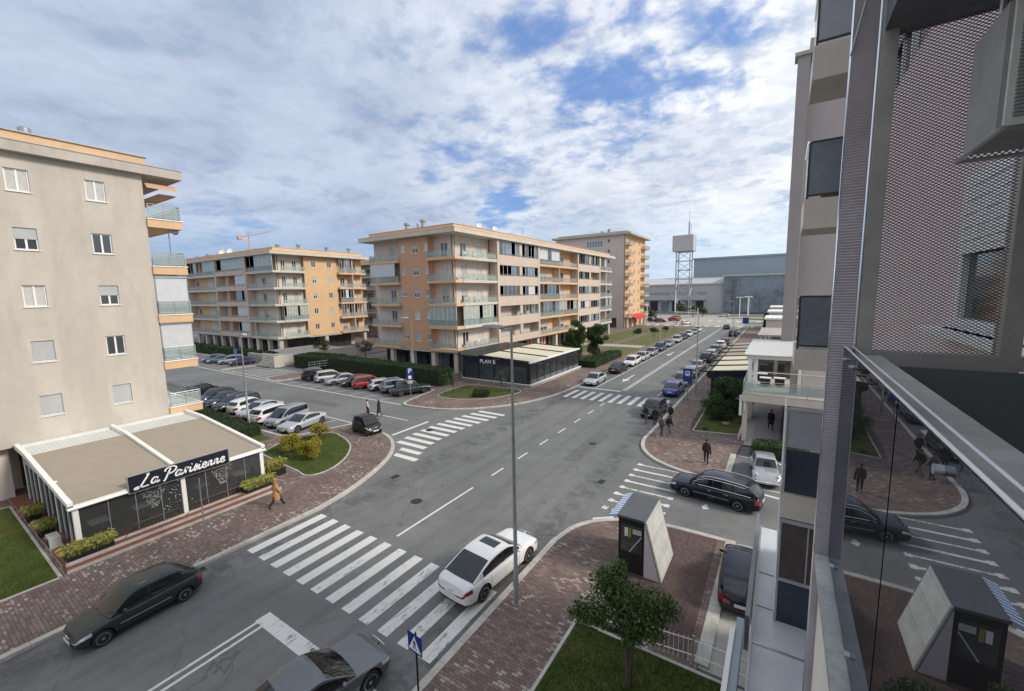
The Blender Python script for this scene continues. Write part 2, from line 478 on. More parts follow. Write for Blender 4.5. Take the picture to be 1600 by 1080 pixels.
def copy_tree(o, parent=None):
    c = o.copy(); S.collection.objects.link(c)
    if parent is not None:
        c.parent = parent; c.matrix_parent_inverse = o.matrix_parent_inverse
    for ch in list(o.children): copy_tree(ch, c)
    return c


def struct(m, name, mats):
    o = m.build(name, mats); o['kind'] = 'structure'; return o


def cat_rom(pts, n=6, closed=False):
    """Catmull-Rom through points (tuples of any length)"""
    P = [Vector(p) for p in pts]; out = []
    k = len(P)
    rng = range(k) if closed else range(k - 1)
    for i in rng:
        p0 = P[(i - 1) % k] if (closed or i > 0) else P[0] * 2 - P[1]
        p1 = P[i]; p2 = P[(i + 1) % k]
        p3 = P[(i + 2) % k] if (closed or i + 2 < k) else P[-1] * 2 - P[-2]
        for j in range(n):
            t = j / n
            out.append(.5 * ((2 * p1) + (p2 - p0) * t + (2 * p0 - 5 * p1 + 4 * p2 - p3) * t * t + (3 * p1 - p0 - 3 * p2 + p3) * t ** 3))
    if not closed: out.append(P[-1])
    return out


class Face:
    """a facade plane: a runs along the wall, z up, d is the distance outwards"""
    def __init__(s, axis, pos, sign): s.ax, s.p, s.s = axis, pos, sign
    def pt(s, a, z, d=0.0):
        q = s.p + s.s * d
        return (q, a, z) if s.ax == 'x' else (a, q, z)
    def box(s, m, a0, a1, z0, z1, d0, d1, mi=0):
        p, q = s.pt(a0, z0, d0), s.pt(a1, z1, d1)
        return m.box(p[0], q[0], p[1], q[1], z0, z1, mi)
    def tube(s, m, pts, r, n=6): return m.tube([s.pt(*p) for p in pts], r, n)
# ------------------------------------------------------------------ ground, roads, pavements
m = M(); m.quad((-3000, -1500, -.03), (3000, -1500, -.03), (3000, 5000, -.03), (-3000, 5000, -.03)); struct(m, 'ground', 'ground')
m = M(); m.quad((-190, -60, 0), (60, -60, 0), (60, 205, 0), (-190, 205, 0)); struct(m, 'road', 'asphalt')


def arc(pts, n=4): return [(p.x, p.y) for p in cat_rom([(a, b, 0) for a, b in pts], n)]
kL = [(-21.5, -40), (-21.5, 10)] + arc([(-21.5, 13), (-21.95, 15.3), (-22.8, 17.8), (-24.0, 20.2), (-25.6, 22.1), (-27.6, 23.4), (-30, 24.0), (-33.6, 24.2)])
kL_bay = [(-33.6, 24.2), (-34.9, 19.8), (-36.2, 18.9), (-40, 18.7), (-66, 18.4), (-66, -40)]
kO = arc([(-36.6, 38.3), (-35.8, 34.5), (-35.1, 31.9), (-33.6, 31.25), (-30.5, 31.7), (-28.4, 32.5), (-26.2, 34.2), (-24.0, 37.0), (-22.5, 40.5), (-21.7, 44.3), (-21.5, 49)]) + [(-21.5, 146)]
kO_back = [(-66, 146), (-66, 40), (-63.5, 31.7), (-61.3, 31.6), (-60.6, 33), (-60.2, 38.5)]
kR = [(-9.0, 150), (-9.0, 37)] + arc([(-9.0, 35), (-9.0, 33.1), (-8.4, 31.0), (-7.0, 29.3), (-5.0, 28.3), (-2.3, 27.7)])
kR_back = [(-2.3, 33.3), (-2.1, 35.6), (6, 35.6), (6, 150)]
kN = [(-8.85, -40), (-8.85, 15)] + arc([(-8.85, 17.0), (-8.5, 18.6), (-7.7, 19.8), (-6.5, 20.6), (-4.7, 21.2), (-1.7, 21.3)])
kN_back = [(-1.8, -40)]
kF = [(-140, 39.6), (-91, 39.6), (-80.4, 39.6), (-79.6, 32.4), (-79.0, 32.2), (-78.4, 37.6), (-72, 38.2)]


def pave(name, poly, mat, z=.12):
    m = M(); m.prism(poly, -.02, z); return struct(m, name, mat)
pave('pavement', kL + kL_bay, 'paver')
pave('pavement', kO + kO_back, 'paver')
pave('pavement', kR + kR_back, 'paver')
pave('pavement', kN + kN_back, 'paver')
pave('pavement', kF + [(-72, 150), (-140, 150)], 'paver_far')


def kerb(pts, w=.26, side=1, z=.135, name='kerb'):
    """a row of stone kerbs along a polyline; side=+1 puts it left of the direction of travel"""
    m = M(); n = len(pts); L = []
    for i, p in enumerate(pts):
        a = Vector(pts[max(i - 1, 0)]); b = Vector(pts[min(i + 1, n - 1)])
        t = (b - a).normalized(); nn = Vector((-t.y, t.x)) * side
        L.append((Vector(p) - nn * .012, Vector(p) + nn * w))
    for i in range(n - 1):
        (a, b), (c, d) = L[i], L[i + 1]
        ln = (c - a).length; k = max(1, int(ln / 1.0))
        for j in range(k):
            t0, t1 = j / k, (j + 1) / k - .012 / max(ln, .1)
            q = [a.lerp(c, t0), a.lerp(c, t1), b.lerp(d, t1), b.lerp(d, t0)]
            m.prism([(v.x, v.y) for v in q], -.02, z + .002 * random.random())
    return struct(m, name, 'kerb')
random.seed(4)
kerb(kL, side=1); kerb(kO, side=1); kerb(kR, side=1); kerb(kN, side=-1)
kerb([(-60.2, 38.5), (-60.6, 33), (-61.3, 31.6), (-63.5, 31.7)], side=1)
kerb(kF, side=1)
kerb([(-2.3, 27.7), (-2.3, 33.3)], w=.35, side=1)
kerb([(-60.2, 38.5), (-36.6, 38.3)], side=-1)
kerb(kL_bay[:5], side=1)
kerb([(-1.7, 21.3), (-1.8, 13.3)], w=.4, side=1)


def patch(name, poly, mat, z, kind='structure'):
    m = M(); m.prism(poly, z - .08, z); o = m.build(name, mat); o['kind'] = kind; return o
def edging(poly, z, w=.12, mat='kerb', closed=True):
    m = M(); n = len(poly)
    for i in range(n if closed else n - 1):
        a, b = Vector(poly[i]), Vector(poly[(i + 1) % n]); t = (b - a)
        if t.length < .01: continue
        t.normalize(); q = Vector((-t.y, t.x)) * w / 2
        e = t * w * .3
        m.prism([tuple(a - q - e), tuple(b - q + e), tuple(b + q + e), tuple(a + q - e)], z - .1, z + .001 * (i % 3))
    return struct(m, 'kerb', mat)
# brown paving, driveways
patch('pavement', [(-5.1, 13.3), (-2.05, 13.3), (-2.05, 21.0), (-4.6, 20.9), (-5.1, 20.6)], 'paver_red', .124)
patch('driveway', [(-1.8, 13.2), (1.0, 13.2), (1.0, 20.8), (-1.8, 21.25)], 'concrete', .05)
patch('forecourt', [(-2.0, 35.7), (-1.5, 35.7), (-1.5, 50.5), (-2.3, 50.5)], 'concrete', .15)
patch('forecourt', [(-1.5, 35.75), (.3, 35.75), (.5, 50.6), (-1.5, 50.6)], 'blind' if 0 else 'lilac2', .14)
lawns = {
    'planter': arc([(-33.2, 15.6), (-30, 15.35), (-27.6, 15.2), (-26.3, 15.1), (-25.8, 16.2), (-26.6, 18.2), (-28.6, 20.2), (-31.2, 21.2), (-33.0, 21.2), (-34.3, 18.4), (-33.2, 15.6)], 5)[:-1],
    'planb': arc([(-34.6, 39.2), (-34.0, 36.2), (-31.6, 35.8), (-29.6, 36.5), (-27.6, 38.2), (-26.5, 40.6), (-26.3, 42.6), (-28, 43.1), (-34.0, 42.6), (-34.6, 39.2)], 4)[:-1],
    'right': [(-5.9, 37.3), (-2.35, 38.0), (-2.55, 50.4), (-6.0, 51.0)],
    'left': [(-25.75, 3.5), (-25.75, -20), (-37.5, -20), (-37.5, 3.6)],
    'near': [(-5.75, 12.9), (-1.9, 12.9), (.1, 12.9), (.1, -12), (-5.75, -12)],
}
for k, p in lawns.items():
    patch('lawn', p, 'grass', .15)
    edging(p, .165, .11)
for p in ([(-24.4, 68), (-24.4, 140), (-31, 140), (-31, 68)], [(-33, 70), (-33, 139), (-39.5, 139), (-39.5, 70)]):
    patch('lawn', p, 'grass_dry', .15)
patch('path', [(-24.6, 88), (-24.6, 92), (-40, 92), (-40, 88)], 'concrete', .16)
patch('lawn', [(-36, 12.4), (-36, 17.9), (-50, 17.9), (-50, 12.4)], 'grass', .15)
patch('plaza', [(-110, 168), (-24, 168), (-24, 215), (-110, 215)], 'concrete', .05)
patch('lawn', [(-6, 186), (10, 186), (10, 196), (-20, 196)], 'grass_dry', .10)
# grass blades on the two nearest lawns
def blades(poly, n, seed, z=.15, h=.07):
    rnd = random.Random(seed); m = M()
    xs = [p[0] for p in poly]; ys = [p[1] for p in poly]
    def inside(x, y):
        c = False
        for i in range(len(poly)):
            (x1, y1), (x2, y2) = poly[i], poly[i - 1]
            if (y1 > y) != (y2 > y) and x < (x2 - x1) * (y - y1) / (y2 - y1) + x1: c = not c
        return c
    while n > 0:
        x, y = rnd.uniform(min(xs), max(xs)), rnd.uniform(min(ys), max(ys))
        if not inside(x, y): continue
        n -= 1
        a = rnd.uniform(0, 6.28); w = .012 + .01 * rnd.random(); hh = h * rnd.uniform(.5, 1.3)
        dx, dy = math.cos(a) * w, math.sin(a) * w
        lx, ly = rnd.uniform(-.04, .04), rnd.uniform(-.04, .04)
        m.poly([(x - dx, y - dy, z - .005), (x + dx, y + dy, z - .005), (x + lx, y + ly, z + hh)])
    return m
mb = blades([(-5.65, 12.8), (0, 12.8), (0, 7.5), (-5.65, 7.5)], 16000, 1)
mb2 = blades(lawns['planter'], 9000, 2); mb3 = blades([(-25.8, 3.4), (-25.8, -1), (-33, -1), (-33, 3.5)], 9000, 3)
for q in (mb2, mb3):
    o_ = len(mb.v); mb.v += q.v; mb.f += [tuple(i + o_ for i in f) for f in q.f]; mb.m += q.m
MT['blade'] = pm('grass_blade', (.05, .095, .02), .8, var=.3, scale=1.2, island=.5, spec=.2)
o = mb.build('grass', 'blade'); tag(o, 'short green grass growing on the lawns', 'grass', kind='stuff')

# ------------------------------------------------------------------ painted markings (thin sheets 4 mm above the asphalt)
def sheet(m, pts, z=.004, mi=0): m.poly([(p[0], p[1], z) for p in pts], mi)
def line(m, a, b, w, z=.004):
    a, b = Vector(a), Vector(b); t = (b - a).normalized(); q = Vector((-t.y, t.x)) * w / 2
    sheet(m, [tuple(a - q), tuple(b - q), tuple(b + q), tuple(a + q)], z)
CX = -15.72
# near crossing: twelve bars along the street
for i in range(12):
    m = M(); x = -21.05 + i * 1.035
    sheet(m, [(x, 8.85), (x + .52, 8.85), (x + .52, 12.75), (x, 12.75)])
    o = struct(m, 'crossing_stripe', 'paint_worn' if i > 6 or i % 4 == 1 else 'paint')
for i in range(11):
    m = M(); x = -21.0 + i * 1.07
    sheet(m, [(x, 43.2), (x + .5, 43.2), (x + .5, 47.1), (x, 47.1)]); struct(m, 'crossing_stripe', 'paint')
for i in range(13):
    m = M(); y = 20.7 + i * 1.05
    o_ = .0 if i > 1 else 1.2 - i * .7
    sk = .9 * math.sin(i / 12 * PI)
    x0 = -25.8 - sk + o_ * .6
    sheet(m, [(x0 if i > 1 else -24.2 - i * .5, y), (x0 + 3.1, y), (x0 + 3.1, y + .5), (x0 if i > 1 else -24.4 - i * .5, y + .5)]); struct(m, 'crossing_stripe', 'paint')
for i in range(8):
    m = M(); y = 21.4 + i * .98
    x1 = -4.9
    line(m, (-7.9 + (.5 if i == 0 else 0), y), (x1, y), .14 if i % 2 else .2)
    line(m, (-7.95, y + .05), (-7.65, y), .36, .008); line(m, (x1 - .15, y), (x1 + .12, y - .02), .36, .008)
    struct(m, 'crossing_stripe', 'paint_worn')
m = M(); line(m, (-7.9, 19.9), (-7.0, 20.6), .35); line(m, (-3.2, 24.2), (-2.9, 24.3), .35); line(m, (-3.1, 24.0), (-3.05, 24.6), .16, .008)
struct(m, 'road_marking', 'paint_worn')
m = M()
for s in (-.17, .17): line(m, (CX + s, -30), (CX + s, 6.9), .12)
m9 = M(); sheet(m9, [(CX - .3, 6.75), (-9.4, 6.75), (-9.4, 7.3), (CX - .3, 7.3)], .008); struct(m9, 'road_marking', 'paint_worn')
line(m, (CX, 13.4), (CX, 19.6), .13)
for i in range(7): line(m, (CX, 21.6 + i * 3.3), (CX, 23.0 + i * 3.3), .13)
for s in (-.15, .15): line(m, (CX + s, 49.3), (CX + s, 146), .12)
sheet(m, [(-21.4, 48.6), (CX - .2, 48.6), (CX - .2, 49.0), (-21.4, 49.0)], .008)
struct(m, 'road_marking', 'paint')
m = M()
line(m, (-19.3, 49.2), (-19.3, 138), .12)
for i in range(19):
    pass
for i in range(16): line(m, (-11.6, 48.5 + i * 6.0), (-11.6, 51.3 + i * 6.0), .12)
for y in (54.8, 80.8): # arrows
    line(m, (-17.5, y + 1.2), (-17.5, y + 4.8), .22)
    sheet(m, [(-17.5, y - .6), (-17.0, y + 1.25), (-18.0, y + 1.25)])
sheet(m, [(-21.2, 50.2), (-20.2, 53.8), (-19.4, 53.8), (-20.4, 50.2)], .004)
struct(m, 'road_marking', 'paint')
m = M()
line(m, (-27.9, 23.9), (-27.9, 28.3), .3)
line(m, (-34.2, 24.45), (-66, 24.6), .14)
line(m, (-29.9, 27.6), (-35.5, 27.6), .13)
line(m, (-33.4, 24.5), (-30.8, 24.5), .6, .008)
line(m, (-35.0, 31.45), (-60.2, 31.2), .16); line(m, (-61, 31.3), (-92, 32.1), .16)
for i in range(9): line(m, (-38.9 - i * 2.75, 31.6), (-37.3 - i * 2.75, 37.2), .1)
for i in range(10): line(m, (-36.3 - i * 2.72, 24.2), (-36.9 - i * 2.72, 19.2), .1)
for i in range(5): line(m, (-81 - i * 2.8, 32.6), (-79.6 - i * 2.8, 37.6), .1)
# hatched area of the side street
line(m, (-64, 32.3), (-78.6, 32.6), .12); line(m, (-66, 37.6), (-78, 37.4), .12)
for i in range(6): line(m, (-76.5 + i * 2.1, 32.7), (-73.2 + i * 1.7, 37.3), .22)
struct(m, 'road_marking', 'paint')
m = M()
for i in range(22): sheet(m, [(-60 + i * 3.2, 150.5), (-58.6 + i * 3.2, 150.5), (-58.6 + i * 3.2, 154), (-60 + i * 3.2, 154)])
for i in range(16): sheet(m, [(-40 + i * 3.2, 176), (-38.6 + i * 3.2, 176), (-38.6 + i * 3.2, 180), (-40 + i * 3.2, 180)])
struct(m, 'road_marking', 'paint')
m = M(); line(m, (-2.25, 28.3), (1.5, 28.3), .12); line(m, (-.6, 27.6), (1.6, 27.2), .22); line(m, (-2.2, 33.4), (1.5, 33.2), .12); struct(m, 'road_marking', 'paint')
# manholes and drains
m = M(); m.prism([(-20.4 + .35 * math.cos(a * PI / 8), 60 + .35 * math.sin(a * PI / 8)) for a in range(16)], 0, .006)
tag(m.build('manhole_cover', 'dark'), kind='structure')
m = M(); m.prism([(-3.9 + .9 * x, 28.6 + .45 * y) for x, y in ((0, 0), (1, 0), (1, 1), (0, 1))], .1, .126); tag(m.build('manhole_cover', 'concrete'), kind='structure')

for k, (x, y) in enumerate(((-12.2, 30.5), (-17.5, 16.5), (-26, 26.5), (-12.0, 4.0))):
    m = M(); m.prism([(x + .34 * math.cos(a * PI / 10), y + .34 * math.sin(a * PI / 10)) for a in range(20)], 0, .005); m.prism([(x + .26 * math.cos(a * PI / 10), y + .26 * math.sin(a * PI / 10)) for a in range(20)], 0, .009)
    tag(m.build('manhole_cover', 'dark'), kind='structure')
for (x, y) in ((-9.15, 24.4), (-21.2, 18.2), (-9.2, 56), (-21.25, 6.9)):
    m = M(); m.box(x - .2, x + .2, y - .3, y + .3, 0, .006)
    for q in range(6): m.box(x - .16, x + .16, y - .26 + q * .09, y - .22 + q * .09, .006, .012)
    tag(m.build('gutter_drain', 'dark'), kind='structure')
MT['repair'] = pm('asphalt_repair', (.118, .118, .117), .85, var=.2, scale=1.5)
for (x0, x1, y0, y1) in ((-12.9, -11.7, 26.5, 33.5), (-19.4, -17.9, 22.5, 24.0), (-47, -41, 27.0, 28.2), (-14.4, -13.6, -2, 3.2)):
    m = M(); m.poly([(x0, y0, .003), (x1, y0 + .05, .003), (x1 + .04, y1, .003), (x0 - .03, y1 - .06, .003)]); struct(m, 'road_repair', 'repair')
# ------------------------------------------------------------------ building kit
random.seed(11)
def holed(face, m, a0, a1, z0, z1, holes, depth=.24, mi=0, core=True):
    """a wall with real openings; holes = (a0, a1, z0, z1)"""
    A = sorted({a0, a1, *[h[0] for h in holes], *[h[1] for h in holes]})
    Z = sorted({z0, z1, *[h[2] for h in holes], *[h[3] for h in holes]})
    for i in range(len(A) - 1):
        run = None
        for j in range(len(Z) - 1):
            ca, cz = (A[i] + A[i + 1]) / 2, (Z[j] + Z[j + 1]) / 2
            solid = not any(h[0] < ca < h[1] and h[2] < cz < h[3] for h in holes)
            if solid: m.quad(face.pt(A[i], Z[j]), face.pt(A[i + 1], Z[j]), face.pt(A[i + 1], Z[j + 1]), face.pt(A[i], Z[j + 1]), mi)
    for h in holes:
        p = [(h[0], h[2]), (h[1], h[2]), (h[1], h[3]), (h[0], h[3])]
        for k in range(4):
            (x0, y0), (x1, y1) = p[k], p[(k + 1) % 4]
            m.quad(face.pt(x0, y0, 0), face.pt(x1, y1, 0), face.pt(x1, y1, -depth), face.pt(x0, y0, -depth), mi)
    if core: face.box(m, a0, a1, z0, z1, -depth, -depth - .15, mi)


def window(face, parent, a0, a1, z0, z1, d=-.16, style='glass', sill=True, n=2, fr='white_frame', glass='win_glass', t=.07):
    m = M()
    face.box(m, a0, a0 + t, z0, z1, d, d + .07); face.box(m, a1 - t, a1, z0, z1, d, d + .07)
    face.box(m, a0 + t, a1 - t, z0, z0 + t, d, d + .068); face.box(m, a0 + t, a1 - t, z1 - t, z1, d, d + .068)
    for k in range(1, n):
        c = a0 + (a1 - a0) * k / n
        face.box(m, c - t * .7, c + t * .7, z0 + t, z1 - t, d, d + .066)
    o = m.build('window', fr, parent)
    m = M(); face.box(m, a0 + t, a1 - t, z0 + t, z1 - t, d + .005, d + .025)
    m.build('pane', 'curtain' if style == 'curtain' else glass, o)
    if style in ('half', 'shut'):
        lo = z0 + t * (1.2 if style == 'shut' else 1) + (0 if style == 'shut' else (z1 - z0) * .42)
        m = M(); k = 0; z = z1
        while z > lo + .03:
            face.box(m, a0 + .01, a1 - .01, max(z - .055, lo), z - .004, d + .072, d + .085 + .003 * (k % 2)); z -= .055; k += 1
        m.build('shutter', 'shutter', o)
    if sill:
        m = M(); face.box(m, a0 - .06, a1 + .06, z0 - .05, z0, d + .08, .07); m.build('sill', 'white', o)
    return o


def railing(face, parent, a0, a1, z, d=0.0, h=.95, returns=(0, 0), mat='glass_rail', post=1.3, kids=True):
    """glass balustrade with aluminium posts and two rails; returns = depth of the side pieces"""
    m = M()
    n = max(1, round((a1 - a0) / post))
    for i in range(n + 1):
        a = a0 + (a1 - a0) * i / n
        face.box(m, a - .022, a + .022, z - .05, z + h, d - .02, d + .025)
    face.tube(m, [(a0, z + h, d), (a1, z + h, d)], .028)
    face.tube(m, [(a0, z + h - .14, d), (a1, z + h - .14, d)], .014)
    face.tube(m, [(a0, z + .1, d), (a1, z + .1, d)], .014)
    for k, a in ((0, a0), (1, a1)):
        if returns[k]:
            for zz in (h, h - .14, .1): face.tube(m, [(a, z + zz, d), (a, z + zz, d - returns[k])], .02)
            face.box(m, a - .02, a + .02, z, z + h, d - returns[k], d - returns[k] + .04)
    o = m.build('railing', 'alu', parent)
    if kids:
        m = M()
        for i in range(n):
            b0, b1 = a0 + (a1 - a0) * i / n + .04, a0 + (a1 - a0) * (i + 1) / n - .04
            face.box(m, b0, b1, z + .12, z + h - .16, d - .008, d + .004)
        for k, a in ((0, a0), (1, a1)):
            if returns[k]: face.box(m, a - .005, a + .005, z + .12, z + h - .16, d - returns[k] + .05, d - .05)
        m.build('pane', mat, o)
    return o


def glazing(face, parent, a0, a1, z0, z1, d=0.0, n=6, dark=0.5, rnd=random, open_=None):
    """aluminium sliding glazing that closes a loggia"""
    m = M()
    face.box(m, a0, a1, z0, z0 + .06, d - .06, d); face.box(m, a0, a1, z1 - .06, z1, d - .06, d)
    for i in range(n + 1):
        a = a0 + (a1 - a0) * i / n
        face.box(m, max(a - .03, a0), min(a + .03, a1), z0 + .06, z1 - .06, d - .058, d - .003)
    o = m.build('window', 'white_frame', parent)
    for k in range(2):
        m = M()
        for i in range(n):
            if open_ and i in open_: continue
            if (rnd.random() < dark) != bool(k): continue
            face.box(m, a0 + (a1 - a0) * i / n + .03, a0 + (a1 - a0) * (i + 1) / n - .03, z0 + .06, z1 - .06, d - .045, d - .03)
        if m.v: m.build('pane', 'pane_pale' if dark < .25 else (('win_glass', 'win_sky')[k] if rnd.random() < .7 else ('win_glass', 'blind')[k]), o)
    return o


def door_win(face, parent, a0, a1, z, h=2.2, style='glass'):
    return window(face, parent, a0, a1, z, z + h, d=.01, style=style, sill=False, n=2)


FL = [3.75, 7.2, 10.65, 14.1, 17.55]     # floor levels of the whole estate
TOP = 20.9


def roof(parent, x0, x1, y0, y1, ov=.9, z=TOP, band='orange', side='slab_pale'):
    m = M(); m.box(x0 - ov, x1 + ov, y0 - ov, y1 + ov, z, z + .62); m.build('roof', side, parent)
    m = M(); m.box(x0 - ov - .03, x1 + ov + .03, y0 - ov - .03, y1 + ov + .03, z + .62, z + .68)
    m.box(x0 + .5, x1 - .5, y0 + .5, y1 - .5, z + .68, z + 1.35)
    m.box(x0 + .42, x1 - .42, y0 + .42, y1 - .42, z + 1.35, z + 1.42, 1)
    m.build('parapet', [band, 'slab'], parent)


def vent(x, y, z, h=1.2, label='round steel roof vent', r=.28, group='vents on the roofs'):
    m = M(); m.tube([(x, y, z), (x, y, z + h)], r * .62, 10); m.tube([(x, y, z + h), (x, y, z + h + .08), (x, y, z + h + .4), (x, y, z + h + .5)], [r * .7, r, r, r * .5], 12)
    return solo(m, 'roof_vent', 'steel', label, 'roof vent', group, True)


def dish(x, y, z, az, label, r=.55):
    t = thing('satellite_dish', label, 'satellite dish', (x, y, z), 0, 'satellite dishes on the roofs')
    m = M(); m.tube([(x, y, z), (x, y, z + .9)], .03, 6); m.build('mast', 'steel', t)
    d = Vector((math.cos(az), math.sin(az), .45)).normalized(); a = d.cross(Vector((0, 0, 1))).normalized(); b = a.cross(d)
    c = Vector((x, y, z + 1.0)); m = M(); rings = []
    for i in range(5):
        rr = r * i / 4; rings.append([tuple(c + d * (.25 * (rr / r) ** 2 * r * 1.2) + a * math.cos(k * PI / 8) * rr + b * math.sin(k * PI / 8) * rr) for k in range(16)])
    for i in range(4):
        for k in range(16): m.quad(rings[i][k], rings[i][(k + 1) % 16], rings[i + 1][(k + 1) % 16], rings[i + 1][k])
    m.tube([rings[4][4], tuple(c + d * .5), rings[4][12]], .012, 5)
    m.build('dish', 'white', t, True)
    return t


def shopfront(face, parent, a0, a1, z0, z1, d, n=4, seed=1, sign=True):
    rnd = random.Random(seed)
    m = M(); face.box(m, a0, a1, z0, z1, d - .25, d - .12); face.box(m, a0, a1, z1 - .6, z1, d - .12, d)
    for i in range(n + 1):
        a = a0 + (a1 - a0) * i / n; face.box(m, a - .05, a + .05, z0, z1 - .6, d - .12, d - .02)
    o = m.build('shop_front', 'dark', parent)
    m = M()
    for i in range(n):
        b0, b1 = a0 + (a1 - a0) * i / n + .06, a0 + (a1 - a0) * (i + 1) / n - .06
        face.box(m, b0, b1, z0 + .1, z1 - .65, d - .1, d - .07)
    m.build('pane', 'win_glass' if rnd.random() < .6 else 'win_sky', o)
    if sign:
        m = M(); c = (a0 + a1) / 2; face.box(m, c - 1.1, c + 1.1, z1 - .52, z1 - .1, d, d + .05); m.build('fascia', rnd.choice(['white', 'navy', 'blind']), o)


# ------------------------------------------------------------------ left block beside the camera's street
fx = Face('x', -38.5, 1)
LB = thing('apartment_building', 'large beige apartment block at the left edge, small white windows above the cafe', 'building', (-46, -10, 0))
holes = []
tops = [19.85 - 3.41 * i for i in range(5)]
for i, zt in enumerate(tops):
    for a in (-4.9, -1.4, 2.2, 5.55, 8.95): holes.append((a, a + .98, zt - 1.3, zt))
m = M(); holed(fx, m, -34, 11.95, 3.35, TOP - .1, holes, .24)
m.box(-54, -38.9, -34, 11.95, 3.35, TOP - .02)
m.build('wall', 'stucco', LB)
styles = {(0, 3): 'curtain', (0, 4): 'curtain', (1, 3): 'half', (1, 4): 'glass', (2, 3): 'curtain', (2, 4): 'half', (3, 3): 'shut', (3, 4): 'glass', (4, 3): 'shut', (4, 4): 'shut'}
for h_i, h in enumerate(holes):
    i, k = divmod(h_i, 5)
    window(fx, LB, h[0], h[1], h[2], h[3], style=styles.get((i, k), 'shut'))
# recessed ground floor
m = M(); m.box(-54, -40.8, -34, 11.0, .1, 3.35); m.build('ground_floor', 'cream', LB)
for y in (-1.2, 3.7, 11.4):
    m = M(); m.box(-40.0, -39.2, y - .35, y + .35, .1, 3.35); m.build('column', 'cream', LB)
m = M(); m.box(-40.8, -40.7, 4.6, 6.8, .2, 2.9); m.build('shop_front', 'win_glass', LB)
m = M(); m.box(-54, -38.0, -34, 14.2, 20.75, 21.35); m.build('roof', 'slab', LB)
m = M(); m.box(-54, -38.6, -34, 12.3, 21.40, 22.0); m.box(-54, -38.5, -34, 12.4, 22.0, 22.08, 2); m.box(-54, -37.96, -34, 14.24, 21.35, 21.40, 2); m.build('parapet', ['orange', 'slab', 'lamp_metal'], LB)
lbz = [3.35, 6.85, 10.3, 13.85, 17.2]
fy = Face('y', 14.05, 1)
for i, z in enumerate(lbz):
    m = M(); w = 0
    m.box(-52, -38.35, 11.95, 14.05, z, z + .55); m.build('balcony_slab', 'orange', LB)
    m = M(); m.box(-52, -38.3, 11.95, 14.1, z + .55, z + .62); m.build('balcony_edge', 'white', LB)
    f2 = Face('x', -38.4, 1)
    railing(f2, LB, 12.05, 13.95, z + .62, h=1.0, post=1.0)
    railing(Face('y', 13.98, 1), LB, -51.5, -38.4, z + .62, h=1.0, post=1.5)
    if i in (1, 2):
        m = M(); zz = z + 3.3
        while zz > z + 1.15: m.box(-38.62, -38.56, 12.05, 13.95, zz - .12, zz - .008); zz -= .12
        m.build('roller_shutter', 'blind', LB)
        m = M(); m.box(-38.66, -38.5, 12.0, 14.0, z + 3.3, z + 3.45); m.box(-38.64, -38.56, 12.0, 12.06, z + .62, z + 3.3); m.box(-38.64, -38.56, 13.95, 14.0, z + .62, z + 3.3); m.build('frame', 'alu', LB)
m = M(); m.box(-52, -38.6, 12.9, 13.95, 19.6, 19.66); m.quad((-38.6, 12.1, 20.3), (-38.6, 13.9, 20.3), (-38.2, 13.9, 19.9), (-38.2, 12.1, 19.9)); m.build('rolled_awning', 'terracotta', LB)
vent(-40.5, 7, 22.15, .25, 'low vent cap on the roof of the beige left block', .3)

